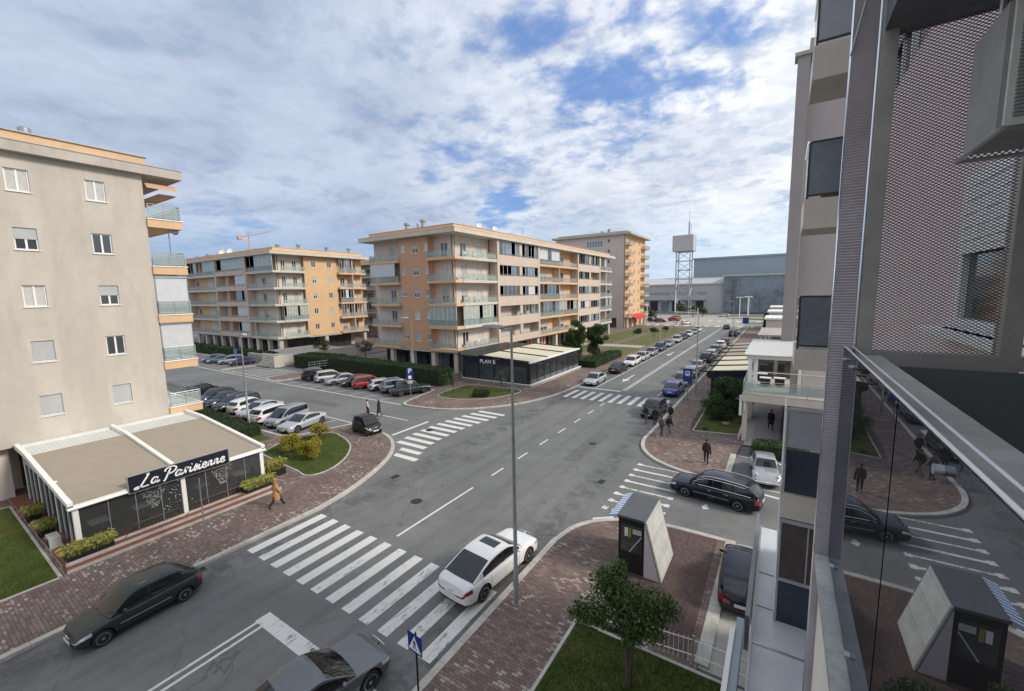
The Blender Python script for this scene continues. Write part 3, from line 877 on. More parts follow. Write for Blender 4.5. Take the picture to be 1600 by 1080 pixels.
# ------------------------------------------------------------------ estate block used for the middle and the far left building
def estate(label, x1, y0, y1, x0, bays, short_bays, base_mat='cream', simple=False, front_wall='stucco_pink', seed=3, tall=False):
    """x1 = plane of the balcony fronts on the street side (facing +x), y0 = balcony plane of the end facing -y"""
    rnd = random.Random(seed)
    fl, top = FL, TOP
    B = thing('apartment_building', label, 'building', ((x0 + x1) / 2, (y0 + y1) / 2, 0))
    wx, wy = x1 - 1.7, y0 + 1.7                                  # main walls behind the balconies
    m = M(); m.box(x0, wx - .3, wy + .3, y1 - 1.5, fl[0] - .35, top); m.build('wall', 'cream', B)
    roof(B, x0, x1 - .2, y0 + .2, y1, .75)
    FX, FY = Face('x', wx, 1), Face('y', wy, -1)
    # street side
    for (a0, a1, kind) in bays:
        wm = {'corner': 'cream', 'frame': 'stucco_pink', 'open': 'orange', 'flat': 'orange'}[kind]
        hs = []
        for i, z in enumerate(fl):
            if kind in ('corner', 'open'):
                w = a1 - a0
                for q in ((.18, .34), (.62, .78)): hs.append((a0 + w * q[0], a0 + w * q[1], z + .12, z + 2.35, i))
            elif kind == 'flat':
                w = a1 - a0
                for q in (.22, .70): hs.append((a0 + w * q, a0 + w * q + 1.0, z + 1.0, z + 2.3, i))
        m = M()
        ff = FX if kind != 'flat' else Face('x', x1 - .9, 1)
        if kind != 'frame':
            holed(ff, m, a0, a1, fl[0] - .35, top, [h[:4] for h in hs], .2); m.build('wall', wm, B)
            for h in hs: window(ff, B, h[0], h[1], h[2], h[3], d=-.12, style=rnd.choice(['glass', 'glass', 'half', 'shut', 'curtain']), sill=kind == 'flat')
        for i, z in enumerate(fl):
            nz = fl[i + 1] - .35 if i < 4 else top
            if kind in ('corner', 'open'):
                lo = a0 - (0 if kind == 'open' or a0 > y0 + 3 else 0)
                m = M(); m.box(wx - .1, x1, lo + .02, a1 - .02, z - .38, z + .05); m.build('balcony_slab', 'slab_pale' if kind == 'corner' else 'orange', B)
                enc = rnd.random()
                if kind == 'corner' and a0 < y0 + 3:
                    railing(Face('x', x1 - .06, 1), B, a0 + .1, a1 - .15, z + .05, post=1.25)
                    if i == 1: glazing(Face('x', x1 - .12, 1), B, a0 + .1, a1 - .2, z + .06, nz - .02, n=9, dark=.1, rnd=rnd)
                else:
                    mid = (a0 + a1) / 2
                    railing(Face('x', x1 - .06, 1), B, a0 + .15, a1 - .15, z + .05, post=1.3)
                    m = M(); m.box(wx, x1 - .12, mid - .1, mid + .1, z + .05, nz); m.build('partition', 'stucco_pink', B)
                    if i in (1, 2, 4): glazing(Face('x', x1 - .14, 1), B, a0 + .2, mid - .1, z + (1.0 if i != 1 else .06), nz - .02, n=5, dark=.5, rnd=rnd)
                    if i == 1: glazing(Face('x', x1 - .14, 1), B, mid + .1, a1 - .2, z + .95, nz - .02, n=5, dark=.2, rnd=rnd)
            elif kind == 'frame':
                m = M(); m.box(wx - .1, x1 - .02, a0 + .02, a1 - .02, z - .38, z + .05)
                m.box(x1 - .2, x1 + .05, a0 + .62, a1 - .62, z - .75 if i else z - .38, z + .85); m.build('spandrel', front_wall, B)
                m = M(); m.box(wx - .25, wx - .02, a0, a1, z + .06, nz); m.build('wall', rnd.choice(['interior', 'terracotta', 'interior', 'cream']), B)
                railing(Face('x', x1 + .02, 1), B, a0 + .65, a1 - .65, z + .85, h=.3, post=2.2, kids=False)
                mid = (a0 + a1) / 2 + (.4 if (a1 - a0) > 12 else 0)
                m = M(); m.box(x1 - .2, x1 - .02, mid - .45, mid + .45, z + .85, nz - .4 if i < 4 else top); m.build('pier', front_wall, B)
                for (p, q) in ((a0 + .65, mid - .45), (mid + .45, a1 - .65)):
                    if rnd.random() < .68: glazing(Face('x', x1 - .08, 1), B, p, q, z + .87, nz - .42 if i < 4 else top - .02, n=max(3, int((q - p) / 1.1)), dark=.55, rnd=rnd)
        if kind == 'frame':
            for a in (a0 + .32, a1 - .32):
                m = M(); m.box(x1 - .6, x1 + .08, a - .32, a + .32, fl[0] - .4, top); m.box(wx - .1, x1 - .61, a - .1, a + .1, fl[0] - .39, top - .01); m.build('pier', front_wall, B)
    # end facing the camera
    for (b0, b1, kind) in short_bays:
        hs = []
        ff = FY if kind == 'balcony' or kind == 'balcony_out' else Face('y', y0 + .55, -1)
        for i, z in enumerate(fl):
            w = b1 - b0
            if kind == 'balcony':
                hs += [(b0 + w * .35, b0 + w * .35 + 1.5, z + .12, z + 2.3)]
            elif kind == 'balcony_out':
                hs += [(b0 + w * .45, b0 + w * .45 + 1.3, z + .12, z + 2.3)]
            else:
                for q in ((.06, .9), (.46, 1.15), (.86, .8)):
                    hs.append((b0 + w * q[0], b0 + w * q[0] + q[1], z + (1.15 if q[1] < 1 else .95), z + 2.25))
        m = M(); wm = {'balcony': 'cream', 'balcony_out': 'cream', 'plain': 'terracotta' if seed != 5 else 'orange'}[kind]
        if seed == 5 and b1 < -112: wm = 'orange'
        holed(ff, m, b0, b1, fl[0] - .35, top, hs, .2)
        if kind == 'plain': m.box(b0, b1, y0 + .9, wy + .3, fl[0] - .35, top)
        m.build('wall', wm, B)
        for h in hs: window(ff, B, h[0], h[1], h[2], h[3], d=-.12, style=rnd.choice(['glass', 'half', 'shut', 'curtain', 'glass']), sill=kind == 'plain')
        if kind != 'plain':
            for i, z in enumerate(fl):
                nz = fl[i + 1] - .38 if i < 4 else top
                e = x1 if (kind == 'balcony' and b1 > x1 - 2.5) else b1
                m = M(); m.box(b0 + .01, e, y0, wy + .1, z - .385, z + .045); m.build('balcony_slab', 'orange' if kind == 'balcony_out' or seed == 3 else 'slab_pale', B)
                railing(Face('y', y0 + .06, -1), B, b0 + .1, e - .08, z + .05, post=1.3, returns=(1.2, 0))
                if kind == 'balcony' and i == (1 if seed == 3 else 4): glazing(Face('y', y0 + .12, -1), B, b0 + .2, e - .15, z + .06, nz, n=6, dark=.2, rnd=rnd)
                if seed == 5 and b0 == -112:
                    if i != 4: glazing(Face('y', y0 + .14, -1), B, b0 + (b1 - b0) * .62, b1 - .4, z + .5, nz - .02, n=4, dark=.9, rnd=rnd)
                    m = M(); m.box(b0 + (b1 - b0) * .3, b0 + (b1 - b0) * .34, y0 + .4, wy, z + .05, nz); m.build('partition', 'terracotta', B)
                if kind == 'balcony_out' and i == 3:
                    m = M(); m.box(b0 + .1, b1 - .8, y0 + .1, y0 + .16, z + .9, nz); m.build('sunblind', 'blind', B)
    # arcade on the ground floor
    n = max(3, int((y1 - y0) / 7.2))
    for i in range(n):
        y = y0 + .9 + (y1 - y0 - 1.8) * i / (n - 1)
        m = M(); m.box(x1 - 1.3, x1 - .5, y - .4, y + .4, .1, fl[0] - .36); m.build('column', base_mat, B)
    k = max(3, int((x1 - x0) / 4.2))
    for i in range(1, k):
        x = x1 - .9 - (x1 - x0 - 1) * i / k
        m = M(); m.box(x - .38, x + .38, y0 + .6, y0 + 1.3, .1, fl[0] - .36); m.build('column', base_mat, B)
    gx = x1 - 3.2
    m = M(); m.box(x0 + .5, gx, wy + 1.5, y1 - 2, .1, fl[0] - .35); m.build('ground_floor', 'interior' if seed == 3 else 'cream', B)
    k = max(2, int((y1 - y0) / 8))
    for i in range(k):
        p = wy + 2 + (y1 - wy - 4.5) * i / k; shopfront(Face('x', gx + .3, 1), B, p, p + (y1 - wy - 4.5) / k - .9, .15, fl[0] - .4, 0, 4, seed * 10 + i)
    for i in range(3):
        p = x0 + 1 + (gx - x0 - 1.5) * i / 3; shopfront(Face('y', wy + 1.2, -1), B, p, p + (gx - x0) / 3 - 1.0, .15, fl[0] - .4, 0, 3, seed * 20 + i, sign=seed != 3)
    m = M(); m.box(x0, x1 - .35, y0 + .35, y1, fl[0] - .62, fl[0] - .40); m.build('soffit', 'slab', B)
    return B


CB = estate('peach and beige block mid view with corner balconies above the dark cafe', -40.2, 47.6, 114.5, -60.0,
            [(49.3, 58.3, 'corner'), (58.3, 72.8, 'frame'), (72.8, 90.9, 'open'), (90.9, 105.2, 'frame'), (105.2, 114.4, 'corner')],
            [(-59.0, -52.2, 'balcony_out'), (-52.2, -45.9, 'plain'), (-45.9, -41.9, 'balcony')], seed=3)
FB = estate('yellow orange apartment block behind the parked cars at left, glazed top corner balcony', -87.5, 46.6, 69.5, -131,
            [(48.3, 53.9, 'corner'), (53.9, 62.0, 'flat'), (62.0, 69.4, 'open')],
            [(-131, -121, 'balcony'), (-121, -112, 'balcony'), (-112, -98.5, 'balcony'), (-98.5, -89.2, 'balcony')], seed=5)
# grey dividing piers on the shaded end of the far left building
for x in (-128.5, -112.5, -98.5):
    m = M(); m.box(x - .3, x + .3, 46.45, 48.4, 3.4, TOP); m.build('pier', 'stucco_pink', FB)
for i, z in enumerate(FL):
    for x0_, x1_ in ((-112.2, -98.8),):
        m = M(); m.box(x0_, x1_, 46.5, 46.7, z - .4, z + .55); m.build('spandrel', 'stucco_pink', FB)
FB.location = FB.location
# third block glimpsed between the two
G3 = thing('apartment_building', 'shaded balcony block glimpsed in the gap between the orange block and the peach block', 'building', (-100, 110, 0))
m = M(); m.box(-112, -82.5, 100, 150, 0, 20.8); m.build('wall', 'stucco', G3)
roof(G3, -112, -81, 98.5, 150, .7)
for i, z in enumerate(FL):
    m = M(); m.box(-112, -81, 98.6, 100.2, z - .38, z + .05); m.box(-82.6, -81, 100, 150, z - .38, z + .05); m.build('balcony_slab', 'slab_pale', G3)
    railing(Face('y', 98.7, -1), G3, -111.5, -81.1, z + .05, post=2.4); railing(Face('x', -81.1, 1), G3, 98.8, 149, z + .05, post=3)
    for k in range(5):
        window(Face('y', 100, -1), G3, -110 + k * 5.5, -107.8 + k * 5.5, z + .2, z + 2.3, d=.02, sill=False, style='glass')
    for k in range(6): window(Face('x', -82.5, 1), G3, 103 + k * 7, 105 + k * 7, z + .2, z + 2.3, d=.02, sill=False)
m = M()
for x in range(-112, -80, 6): m.box(x - .25, x + .25, 98.55, 100, .1, 20.8)
m.build('pier', 'stucco_pink', G3)

# ------------------------------------------------------------------ tall block behind
TB = thing('apartment_building', 'taller block behind the peach block, orange street side and red awning below', 'building', (-54, 146, 0))
zt = 30.0
fl9 = [3.75 + 3.3 * i for i in range(8)]
f1, f2 = Face('y', 135, -1), Face('x', -43.2, 1)
hs = [(-49.2, -48.3, z + .9, z + 2.1) for z in fl9]
m = M(); holed(f1, m, -68, -43.2, .1, zt, hs + [(-56.5, -50.8, 26.6, 28.6)], .2); m.box(-68, -43.6, 135.3, 158, .1, zt); m.build('wall', 'tower_side', TB)
for h in hs: window(f1, TB, *h, d=-.12, style='glass', n=1)
window(f1, TB, -56.5, -50.8, 26.6, 28.6, d=-.1, style='glass', n=6, glass='win_sky', sill=False)
hs2 = []
for z in fl9:
    for a in (139.5, 144.5, 149.5): hs2.append((a, a + 1.1, z + .9, z + 2.2))
m = M(); holed(f2, m, 135, 157.5, .1, zt, hs2, .2); m.build('wall', 'orange', TB)
for h in hs2: window(f2, TB, *h, d=-.12, style='glass')
m = M(); m.box(-69, -41.3, 133.9, 158.4, zt, zt + .6); m.box(-67, -42.6, 135.3, 157, zt + .6, zt + 1.2); m.build('roof', 'slab', TB)
for i, z in enumerate(fl9):
    for (a, b) in ((134.6, 138.6), (152.6, 158.2)):
        m = M(); m.box(-43.2, -41.6, a, b, z - .3, z + .05); m.build('balcony_slab', 'orange', TB)
        railing(Face('x', -41.65, 1), TB, a + .1, b - .1, z + .05, post=1.6, returns=(1.4, 1.4))
for a in (136, 141, 146, 152, 157):
    m = M(); m.box(-43.0, -42.4, a - .35, a + .35, .1, 3.4); m.build('column', 'cream', TB)
shopfront(Face('y', 134.9, -1), TB, -54, -46, .2, 3.3, .05, 5, 4, sign=False)
m = M(); m.quad((-42.9, 138, 4.2), (-42.9, 150, 4.2), (-40.3, 150, 3.2), (-40.3, 138, 3.2)); m.quad((-40.3, 138, 3.2), (-40.3, 150, 3.2), (-40.3, 150, 2.8), (-40.3, 138, 2.8)); m.build('awning', 'red', TB)
for k, (x, y) in enumerate(((-66, 150), (-62, 148), (-58, 147), (-53, 140), (-50.6, 140), (-50.0, 139))):
    vent(x, y, zt + 1.15, .7 + .2 * (k % 3), ('leftmost', 'second from the left', 'third from the left', 'third from the right', 'second from the right', 'rightmost')[k] + ' of the dark vents on the tall block roof', .45, 'vents on the tall block roof')

# things on the roofs
for k, (x, y, h) in enumerate(((-54.7, 52.5, 1.0), (-50.9, 52.5, 1.15))): vent(x, y, TOP + 1.38, h + .5, ('left' if k == 0 else 'right') + ' one of the two steel chimneys with caps on the peach block roof', .55, 'steel chimneys on the peach block')
m = M(); m.box(-56.8, -56.2, 52, 52.6, TOP + 1.38, TOP + 2.1); m.box(-56.9, -56.1, 51.9, 52.7, TOP + 2.1, TOP + 2.2); solo(m, 'chimney', 'terracotta', 'small brick chimney left of the steel vents on the peach block', 'chimney')
m = M(); m.tube([(-52.2, 52.5, TOP + 1.38), (-52.2, 52.5, TOP + 3.0)], .12, 8); solo(m, 'roof_pipe', 'steel', 'thin steel pipe between the two steel chimneys', 'pipe')
dish(-43, 57.5, TOP + 1.35, R(-50), 'grey dish nearest the corner of the peach block roof', .45)
dish(-43, 62.0, TOP + 1.35, R(-50), 'second grey dish further along the peach block roof', .45)
for k, (x, y) in enumerate(((-42.8, 71), (-43, 86), (-43, 94))):
    m = M(); m.tube([(x, y, TOP + 1.4), (x, y, TOP + 3.4)], .03, 6)
    for q in range(3): m.tube([(x - .5, y, TOP + 2.6 + q * .3), (x + .5, y, TOP + 2.6 + q * .3)], .015, 5)
    solo(m, 'antenna', 'steel', ('first', 'second', 'third')[k] + ' thin television antenna along the peach block roof', 'antenna', 'antennas on the peach block')
dish(-115.5, 50, TOP + 1.2, R(-60), 'white dish at left on the orange block roof', .8)
dish(-111.5, 50, TOP + 1.2, R(-60), 'white dish just right of another on the orange block roof', .8)
for k, (x, y) in enumerate(((-91, 50), (-90, 54), (-88.8, 60), (-89, 66), (-126, 48.6), (-120, 48.6), (-98, 49))):
    vent(x, y, TOP + 1.4 if k < 4 else TOP + .9, .5 + .25 * (k % 2), ('squat vent nearest the front corner of the orange block roof', 'second squat vent from the front corner of the orange block roof', 'third squat vent along the right roof edge of the orange block', 'last squat vent at the right end of the orange block roof', 'leftmost squat vent on the orange block roof', 'second squat vent from the left on the orange block roof', 'squat vent between the dishes and the corner of the orange block roof')[k], .5, 'vents on the orange block roof')

# ------------------------------------------------------------------ shopping centre, far end
ML = thing('shopping_centre', 'long grey shopping centre with glass hall at the far end of the street', 'building', (-20, 270, 0))
m = M(); m.box(-120, -25.6, 240, 300, 0, 14.6); m.build('wall', 'mallgrey', ML)
m = M(); m.box(-120, -25.3, 239.5, 300, 14.6, 15.3); m.extr([(-120, 239.6, 15.3), (-120, 262, 19.2), (-120, 300, 19.2), (-120, 300, 15.3)], (94.6, 0, 0)); m.build('roof', 'shutter', ML)
m = M(); m.box(-44, 60, 262, 320, 0, 29); m.build('upper_hall', 'malldark', ML)
m = M(); m.box(-44.6, 60, 261.3, 320.5, 29, 29.9); m.build('roof', 'malldark', ML)
m = M(); m.box(-25.6, 60, 238.5, 262, .3, 18.4); m.build('glass_hall', 'win_sky', ML)
m = M(); m.box(-26.4, 60, 237.4, 262, 18.4, 19.3); m.build('roof', 'shutter', ML)
m = M()
for i in range(18): m.box(-25.6 + i * 3, -25.45 + i * 3, 238.35, 238.5, .3, 18.4)
for i in range(7): m.box(-25.6, 30, 238.37, 238.49, .5 + i * 2.8, .62 + i * 2.8)
m.build('mullion', 'malldark', ML)
m = M()
for (a, b) in ((-62, -52), (-50, -40), (-38, -34)): m.box(a, b, 239.6, 240, 10.0, 11.0)
m.build('window', 'malldark', ML)
m = M(); m.box(-70, -34, 237, 240, 6.8, 7.4); m.build('canopy', 'shutter', ML)
for k in range(6):
    m = M(); m.box(-68 + k * 5.8, -64 + k * 5.8, 239.7, 239.95, .8, 6.2); m.build('shop_window', 'navy' if k % 2 else 'win_sky', ML)
# water tower style sign mast
WT = thing('lattice_tower', 'tall lattice steel tower with a big grey box at the top, far away', 'tower', (-40.6, 217, 0))
bx = ((-44, 214.5), (-37.8, 214.5), (-37.8, 220.5), (-44, 220.5))
m = M()
for x, y in bx: m.tube([(x, y, 0), (x * .995 - .2, y, 30.2)], .26, 6)
for k in range(7):
    z0, z1 = k * 4.3, (k + 1) * 4.3
    for q in range(4):
        a, b = bx[q], bx[(q + 1) % 4]
        m.tube([(a[0], a[1], z1), (b[0], b[1], z1)], .12, 4)
        if k % 2: a, b = b, a
        m.tube([(a[0], a[1], z0), (b[0], b[1], z1)], .11, 4)
m.build('lattice', 'alu', WT)
m = M(); m.box(-45.6, -36.4, 213.2, 221.8, 30.3, 37.6); m.build('box', 'mallgrey', WT)
m = M(); m.tube([(-39, 217, 38), (-39, 217, 44)], .35, 8); m.tube([(-38.2, 217, 38), (-38.2, 217, 43)], .12, 6); m.tube([(-39, 217, 44), (-39, 217, 49)], .08, 6); m.build('antenna', 'alu', WT)
# crane far away on the left
CR = thing('tower_crane', 'pale orange tower crane far behind the orange block', 'crane', (-380, 185, 0))
m = M(); m.tube([(-380, 185, 0), (-380, 185, 65)], .5, 4); m.build('mast', 'terracotta', CR)
m = M(); m.tube([(-383, 180, 63), (-380, 185, 64), (-374, 200, 68.5)], .30, 4); m.tube([(-380, 185, 64), (-380, 185, 67), (-374, 200, 68.5)], .12, 4); m.box(-384.5, -382, 178, 181, 60.5, 63); m.build('jib', 'terracotta', CR)
# distant low skyline
random.seed(5)
for k in range(16):
    x = -560 + k * 34 + random.uniform(-8, 8); h = random.uniform(6, 12); y = 420 + random.uniform(-50, 60); w = random.uniform(12, 26)
    if x > -150: y = 470
    m = M(); m.box(x, x + w, y, y + 14, 0, h); m.box(x - .5, x + w + .5, y - .5, y + 14.5, h, h + .6)
    for q in range(int(w / 4)):
        for zz in range(int(h // 3.2)): m.box(x + 1 + q * 4, x + 2.4 + q * 4, y - .06, y, 1 + zz * 3.1, 2.5 + zz * 3.1, 1)
    o = solo(m, 'distant_house', ['cream', 'win_glass'], 'pale distant building low on the horizon, ' + ('first', 'second', 'third', 'fourth', 'fifth', 'sixth', 'seventh', 'eighth', 'ninth', 'tenth', 'eleventh', 'twelfth', 'thirteenth', 'fourteenth', 'fifteenth', 'sixteenth')[k] + ' from the left', 'building', 'distant buildings on the horizon')

# small rooftop and balcony extras
m = M(); m.tube([(-39.2, 13.4, 14.5), (-39.2, 13.4, 17.6)], .035, 6); m.tube([(-39.2, 13.1, 17.0), (-39.2, 13.9, 17.0)], .02, 5); m.tube([(-39.4, 13.6, 17.3), (-38.9, 13.6, 17.3)], .02, 5); m.ball((-39.0, 13.75, 17.1), (.05, .26, .26), 10, 6)
solo(m, 'antenna', 'steel', 'antenna mast with small dish standing on the upper balcony of the beige left block', 'antenna')
rnd = random.Random(77)
cols = ['white', 'terracotta', 'navy', 'curtain', 'sign_cyan', 'dark', 'hedge']
n_ = 0
for i, z in enumerate(FL):
    for y in (50.6, 54.6):
        if i == 1: continue
        y_ = y + rnd.uniform(-.8, .8); m = M(); c = rnd.choice(['curtain', 'white', 'terracotta', 'blind'])
        m.box(-41.2, -40.7, y_ - .35, y_ + .35, z + .45, z + .5); m.box(-41.25, -41.2, y_ - .35, y_ + .35, z + .5, z + .95)
        for dy in (-.3, .3): m.box(-41.2, -41.15, y_ + dy - .03, y_ + dy + .03, z + .05, z + .45); m.box(-40.76, -40.71, y_ + dy - .03, y_ + dy + .03, z + .05, z + .45)
        solo(m, 'balcony_chair', c, 'chair ' + ('near the corner' if y < 52 else 'near the beige bay') + ' on the ' + ('first', 'second', 'third', 'fourth', 'top')[i] + ' corner balcony of the peach block', 'chair', 'chairs on the corner balconies of the peach block')
for i, (y, z, c) in enumerate(((75.5, FL[0], 'white'), (84, FL[0], 'navy'), (85.5, FL[2], 'curtain'), (76, FL[3], 'sign_cyan'), (86.2, FL[4], 'white'))):
    m = M(); yy = y
    for q in range(4): m.box(-40.32, -40.30, yy, yy + .5, z + .35, z + 1.02); yy += .56
    solo(m, 'laundry', c, ('white', 'dark', 'pale', 'blue', 'white')[i] + ' laundry hung over an orange balcony rail of the peach block, ' + ('lowest left', 'lowest right', 'middle floor', 'fourth floor', 'top floor')[i], 'laundry', 'laundry on the peach block')
G3.location.x -= 5.0
G3.location.y -= 17.0
# ------------------------------------------------------------------ cars
def carpaint(name, col, metal=.35, rough=.28):
    m, g, b = newmat(name)
    pos = g.n('ShaderNodeNewGeometry').outputs['Position']
    d = g.ramp(g.noise(pos, 1.6, 5, .7), .35, .75)
    c = g.mix(g.m('MULTIPLY', d, .22), col + (1,), tuple(v * .85 + .012 for v in col) + (1,))
    g.set(b.inputs['Base Color'], c)
    g.set(b.inputs['Roughness'], g.m('ADD', rough, g.m('MULTIPLY', d, .14)))
    b.inputs['Metallic'].default_value = metal if max(col) > .12 else 0.0
    b.inputs['Specular IOR Level'].default_value = .5 if max(col) > .12 else .3
    b.inputs['Coat Weight'].default_value = .8 if max(col) > .12 else .35
    b.inputs['Coat Roughness'].default_value = .05
    return m
CP = {
    'white': carpaint('car_white', (.72, .72, .71), .0, .35), 'silver': carpaint('car_silver', (.42, .43, .45), .7, .3),
    'lsilver': carpaint('car_light_silver', (.56, .58, .60), .6, .3), 'grey': carpaint('car_grey', (.14, .15, .155), .6, .3),
    'blueglint': carpaint('car_blue_grey', (.20, .25, .29), .7, .25), 'black': carpaint('car_black', (.006, .006, .008), .2, .22),
    'night': carpaint('car_night_blue', (.006, .007, .018), .3, .2), 'slate': carpaint('car_slate', (.020, .029, .033), .4, .28),
    'blue': carpaint('car_blue', (.015, .05, .30), .4, .25), 'violet': carpaint('car_violet_blue', (.035, .035, .13), .4, .3),
    'red': carpaint('car_red', (.36, .012, .015), .2, .28), 'maroon': carpaint('car_maroon', (.10, .015, .02), .3, .3),
    'darkgrey': carpaint('car_dark_grey', (.024, .027, .031), .5, .3), 'yellow': carpaint('car_yellow', (.60, .34, .03), .1, .3),
    'bluelight': carpaint('car_pale_blue', (.10, .17, .25), .5, .3),
}
MT['car_glass'] = pm('car_window_glass', (.012, .014, .016), .05, var=.2, spec=.6, coat=.2)
MT['headlight'] = pm('headlight_glass', (.55, .58, .60), .08, metal=.3, var=.15, scale=20, coat=1.0)
MT['taillight'] = pm('taillight_glass', (.26, .010, .012), .12, var=.2, scale=12, coat=1.0)
MT['tyre'] = pm('tyre_rubber', (.016, .016, .016), .85, var=.2)
MT['rim'] = pm('alloy_rim', (.38, .39, .40), .3, metal=.8, var=.15, scale=10)
MT['plate'] = pm('number_plate', (.66, .66, .62), .5, var=.05)
MT['archblack'] = pm('wheel_arch', (.012, .012, .012), .9, var=.1)


def interp(pts, x):
    if x <= pts[0][0]: return pts[0][1]
    for (a, va), (b, vb) in zip(pts, pts[1:]):
        if x <= b:
            t = (x - a) / (b - a) if b > a else 0
            t = t * t * (3 - 2 * t) * .35 + t * .65
            return va + (vb - va) * t
    return pts[-1][1]


def mk(name, vs, faces, mats, parent, smooth=True, sharp=38):
    """mesh object out of a face list [(indices, material index)] keeping only the vertices it uses"""
    used = sorted({i for f, _ in faces for i in f}); mp = {i: k for k, i in enumerate(used)}
    me = bpy.data.meshes.new(name)
    me.from_pydata([vs[i] for i in used], [], [tuple(mp[i] for i in f) for f, _ in faces])
    for m in mats: me.materials.append(MT[m] if isinstance(m, str) else m)
    me.polygons.foreach_set('material_index', [k for _, k in faces])
    if smooth:
        me.polygons.foreach_set('use_smooth', [True] * len(me.polygons)); me.set_sharp_from_angle(angle=R(sharp))
    o = bpy.data.objects.new(name, me); S.collection.objects.link(o); o.parent = parent
    return o


SEC = [(0, 0), (.5, 0), (.84, 0), (.935, .05), (.975, .15), (.99, .27), (.997, .40), (1, .54), (.993, .68), (.972, .80), (.95, .87), (.90, .935), (.82, .968), (.62, .985), (.3, .996), (0, 1.0)]


def make_car(L=4.6, W=1.8, H=1.45, top=None, cab=None, wb=2.7, wr=.32, side=(-1.6, 1.1), pillars=(0.1,), belt=.92, low=.20,
             roof_w=.76, kind='sedan', rails=False, sunroof=False, chrome=False, nose=.80, rim='rim', spoke=5, roof_black=False, boot_glass=True, dark_glass=True):
    """x forward, centred; top = [(x, z)] bonnet-belt-boot line; cab = [(x, z)] windscreen foot, roof front, (roof...), roof rear, rear foot"""
    root = bpy.data.objects.new('parked_car', None); root.empty_display_size = .4; S.collection.objects.link(root)
    h = L / 2
    # ---- lower body
    xs = set()
    k = 44
    for i in range(k + 1): xs.add(round(-h + .34 + (L - .68) * i / k, 4))
    for th in (0, 18, 36, 52, 66, 78, 90):
        d = .34 * (1 - math.sin(R(th))); xs.add(round(h - d, 4)); xs.add(round(-h + d, 4))
    xs = sorted(xs)
    rings, vs = [], []
    for x in xs:
        e = h - abs(x)
        rr = .34
        inset = 0 if e >= rr else rr * .95 * (1 - math.sqrt(max(0, 1 - ((rr - e) / rr) ** 2)))
        taper = .055 * max(0, (abs(x) - h * .45) / (h * .55)) ** 2
        w = W / 2 - inset * .82 - taper
        t = interp(top, x)
        b = low + (.10 if e < .02 else .05 * max(0, 1 - e / .3))
        if e < .34: t = t - (.05 if x > 0 else .03) * (1 - e / .34) ** 2
        ring = []
        for (yn, zn) in SEC: ring.append((x, w * yn, b + (t - b) * zn))
        rings.append(ring)
    ns = len(SEC)
    idx = []
    for ring in rings:
        row = []
        for j in range(ns): row.append(len(vs)); vs.append(ring[j])
        for j in range(ns - 2, 0, -1): row.append(len(vs)); vs.append((ring[j][0], -ring[j][1], ring[j][2]))
        idx.append(row)
    n2 = len(idx[0]); faces = []
    PAINT, HEAD, TAIL, DARK, BUMP = 0, 1, 2, 3, 4
    fl_z0, fl_z1 = nose - .20, nose - .02
    def cls(c, front_cap=0, jj=0, qq=0):
        x, y, z = c; e = h - abs(x); ay = abs(y) / (W / 2)
        if jj <= 3: return DARK
        if front_cap == 0:
            if x > h - .42 and jj in (8, 9): return HEAD
            if kind in ('hatch', 'wagon', 'suv', 'van', 'smart'):
                if x < -h + .20 and jj in (7, 8, 9): return TAIL
            elif x < -h + .34 and jj in (8, 9): return TAIL
        elif front_cap == 1:
            if qq in (0, 6) and jj in (8, 9): return HEAD
        elif jj in ((7, 8, 9) if kind in ('hatch', 'wagon', 'suv', 'van', 'smart') else (8, 9)) and qq in ((0, 6) if kind in ('hatch', 'wagon', 'suv', 'van', 'smart') else (0, 1, 5, 6)): return TAIL
        if front_cap == 1 and ay < .5 and nose - .22 < z < nose - .03: return DARK
        if front_cap == 1 and ay < .66 and low + .12 < z < low + .24: return DARK
        return PAINT
    for i in range(len(xs) - 1):
        for j in range(n2):
            f = (idx[i][j], idx[i + 1][j], idx[i + 1][(j + 1) % n2], idx[i][(j + 1) % n2])
            c = [sum(vs[q][a] for q in f) / 4 for a in range(3)]
            faces.append((f[::-1], cls(c, 0, min(j, n2 - 1 - j))))
    # caps with horizontal strips
    for end, sg in ((0, -1), (len(xs) - 1, 1)):
        row = idx[end]; fr = (-1, -.75, -.5, -.2, .2, .5, .75, 1)
        grid = []
        for j in range(ns):
            pr = vs[row[j]]; line_ = []
            for q in fr:
                if q == 1: line_.append(row[j])
                elif q == -1: line_.append(row[(n2 - j) % n2])
                else:
                    line_.append(len(vs)); vs.append((pr[0] + sg * .035 * (1 - q * q), pr[1] * q, pr[2]))
            grid.append(line_)
        for j in range(2, ns - 2):
            for q in range(len(fr) - 1):
                f = [grid[j][q], grid[j][q + 1], grid[j + 1][q + 1], grid[j + 1][q]]
                if sg < 0: f = f[::-1]
                c = [sum(vs[v][a] for v in f) / 4 for a in range(3)]
                faces.append((tuple(f), cls(c, sg, j, q)))
        for j in (ns - 2,):
            f = grid[j - 0]; pass
        a = grid[ns - 2] ; faces.append((tuple(a) if sg > 0 else tuple(a[::-1]), PAINT)) if False else None
        tp = [grid[ns - 2][q] for q in range(len(fr))]
        faces.append((tuple(tp[::1] + [row[ns - 1]]) if sg > 0 else tuple((tp + [row[ns - 1]])[::-1]), PAINT))
        bt = [grid[2][q] for q in range(len(fr))]
        bb = [row[1], row[0], row[(n2 - 1) % n2]]
        faces.append((tuple(bt + bb) if sg < 0 else tuple((bt + bb)[::-1]), DARK))
    ob = mk('tmp', vs, faces, ['white', 'white', 'white', 'white', 'white'], None, False)
    ob.parent = None
    # wheel arches cut out
    wx = (wb / 2 + (.06 if kind != 'sedan' else .03), -wb / 2)
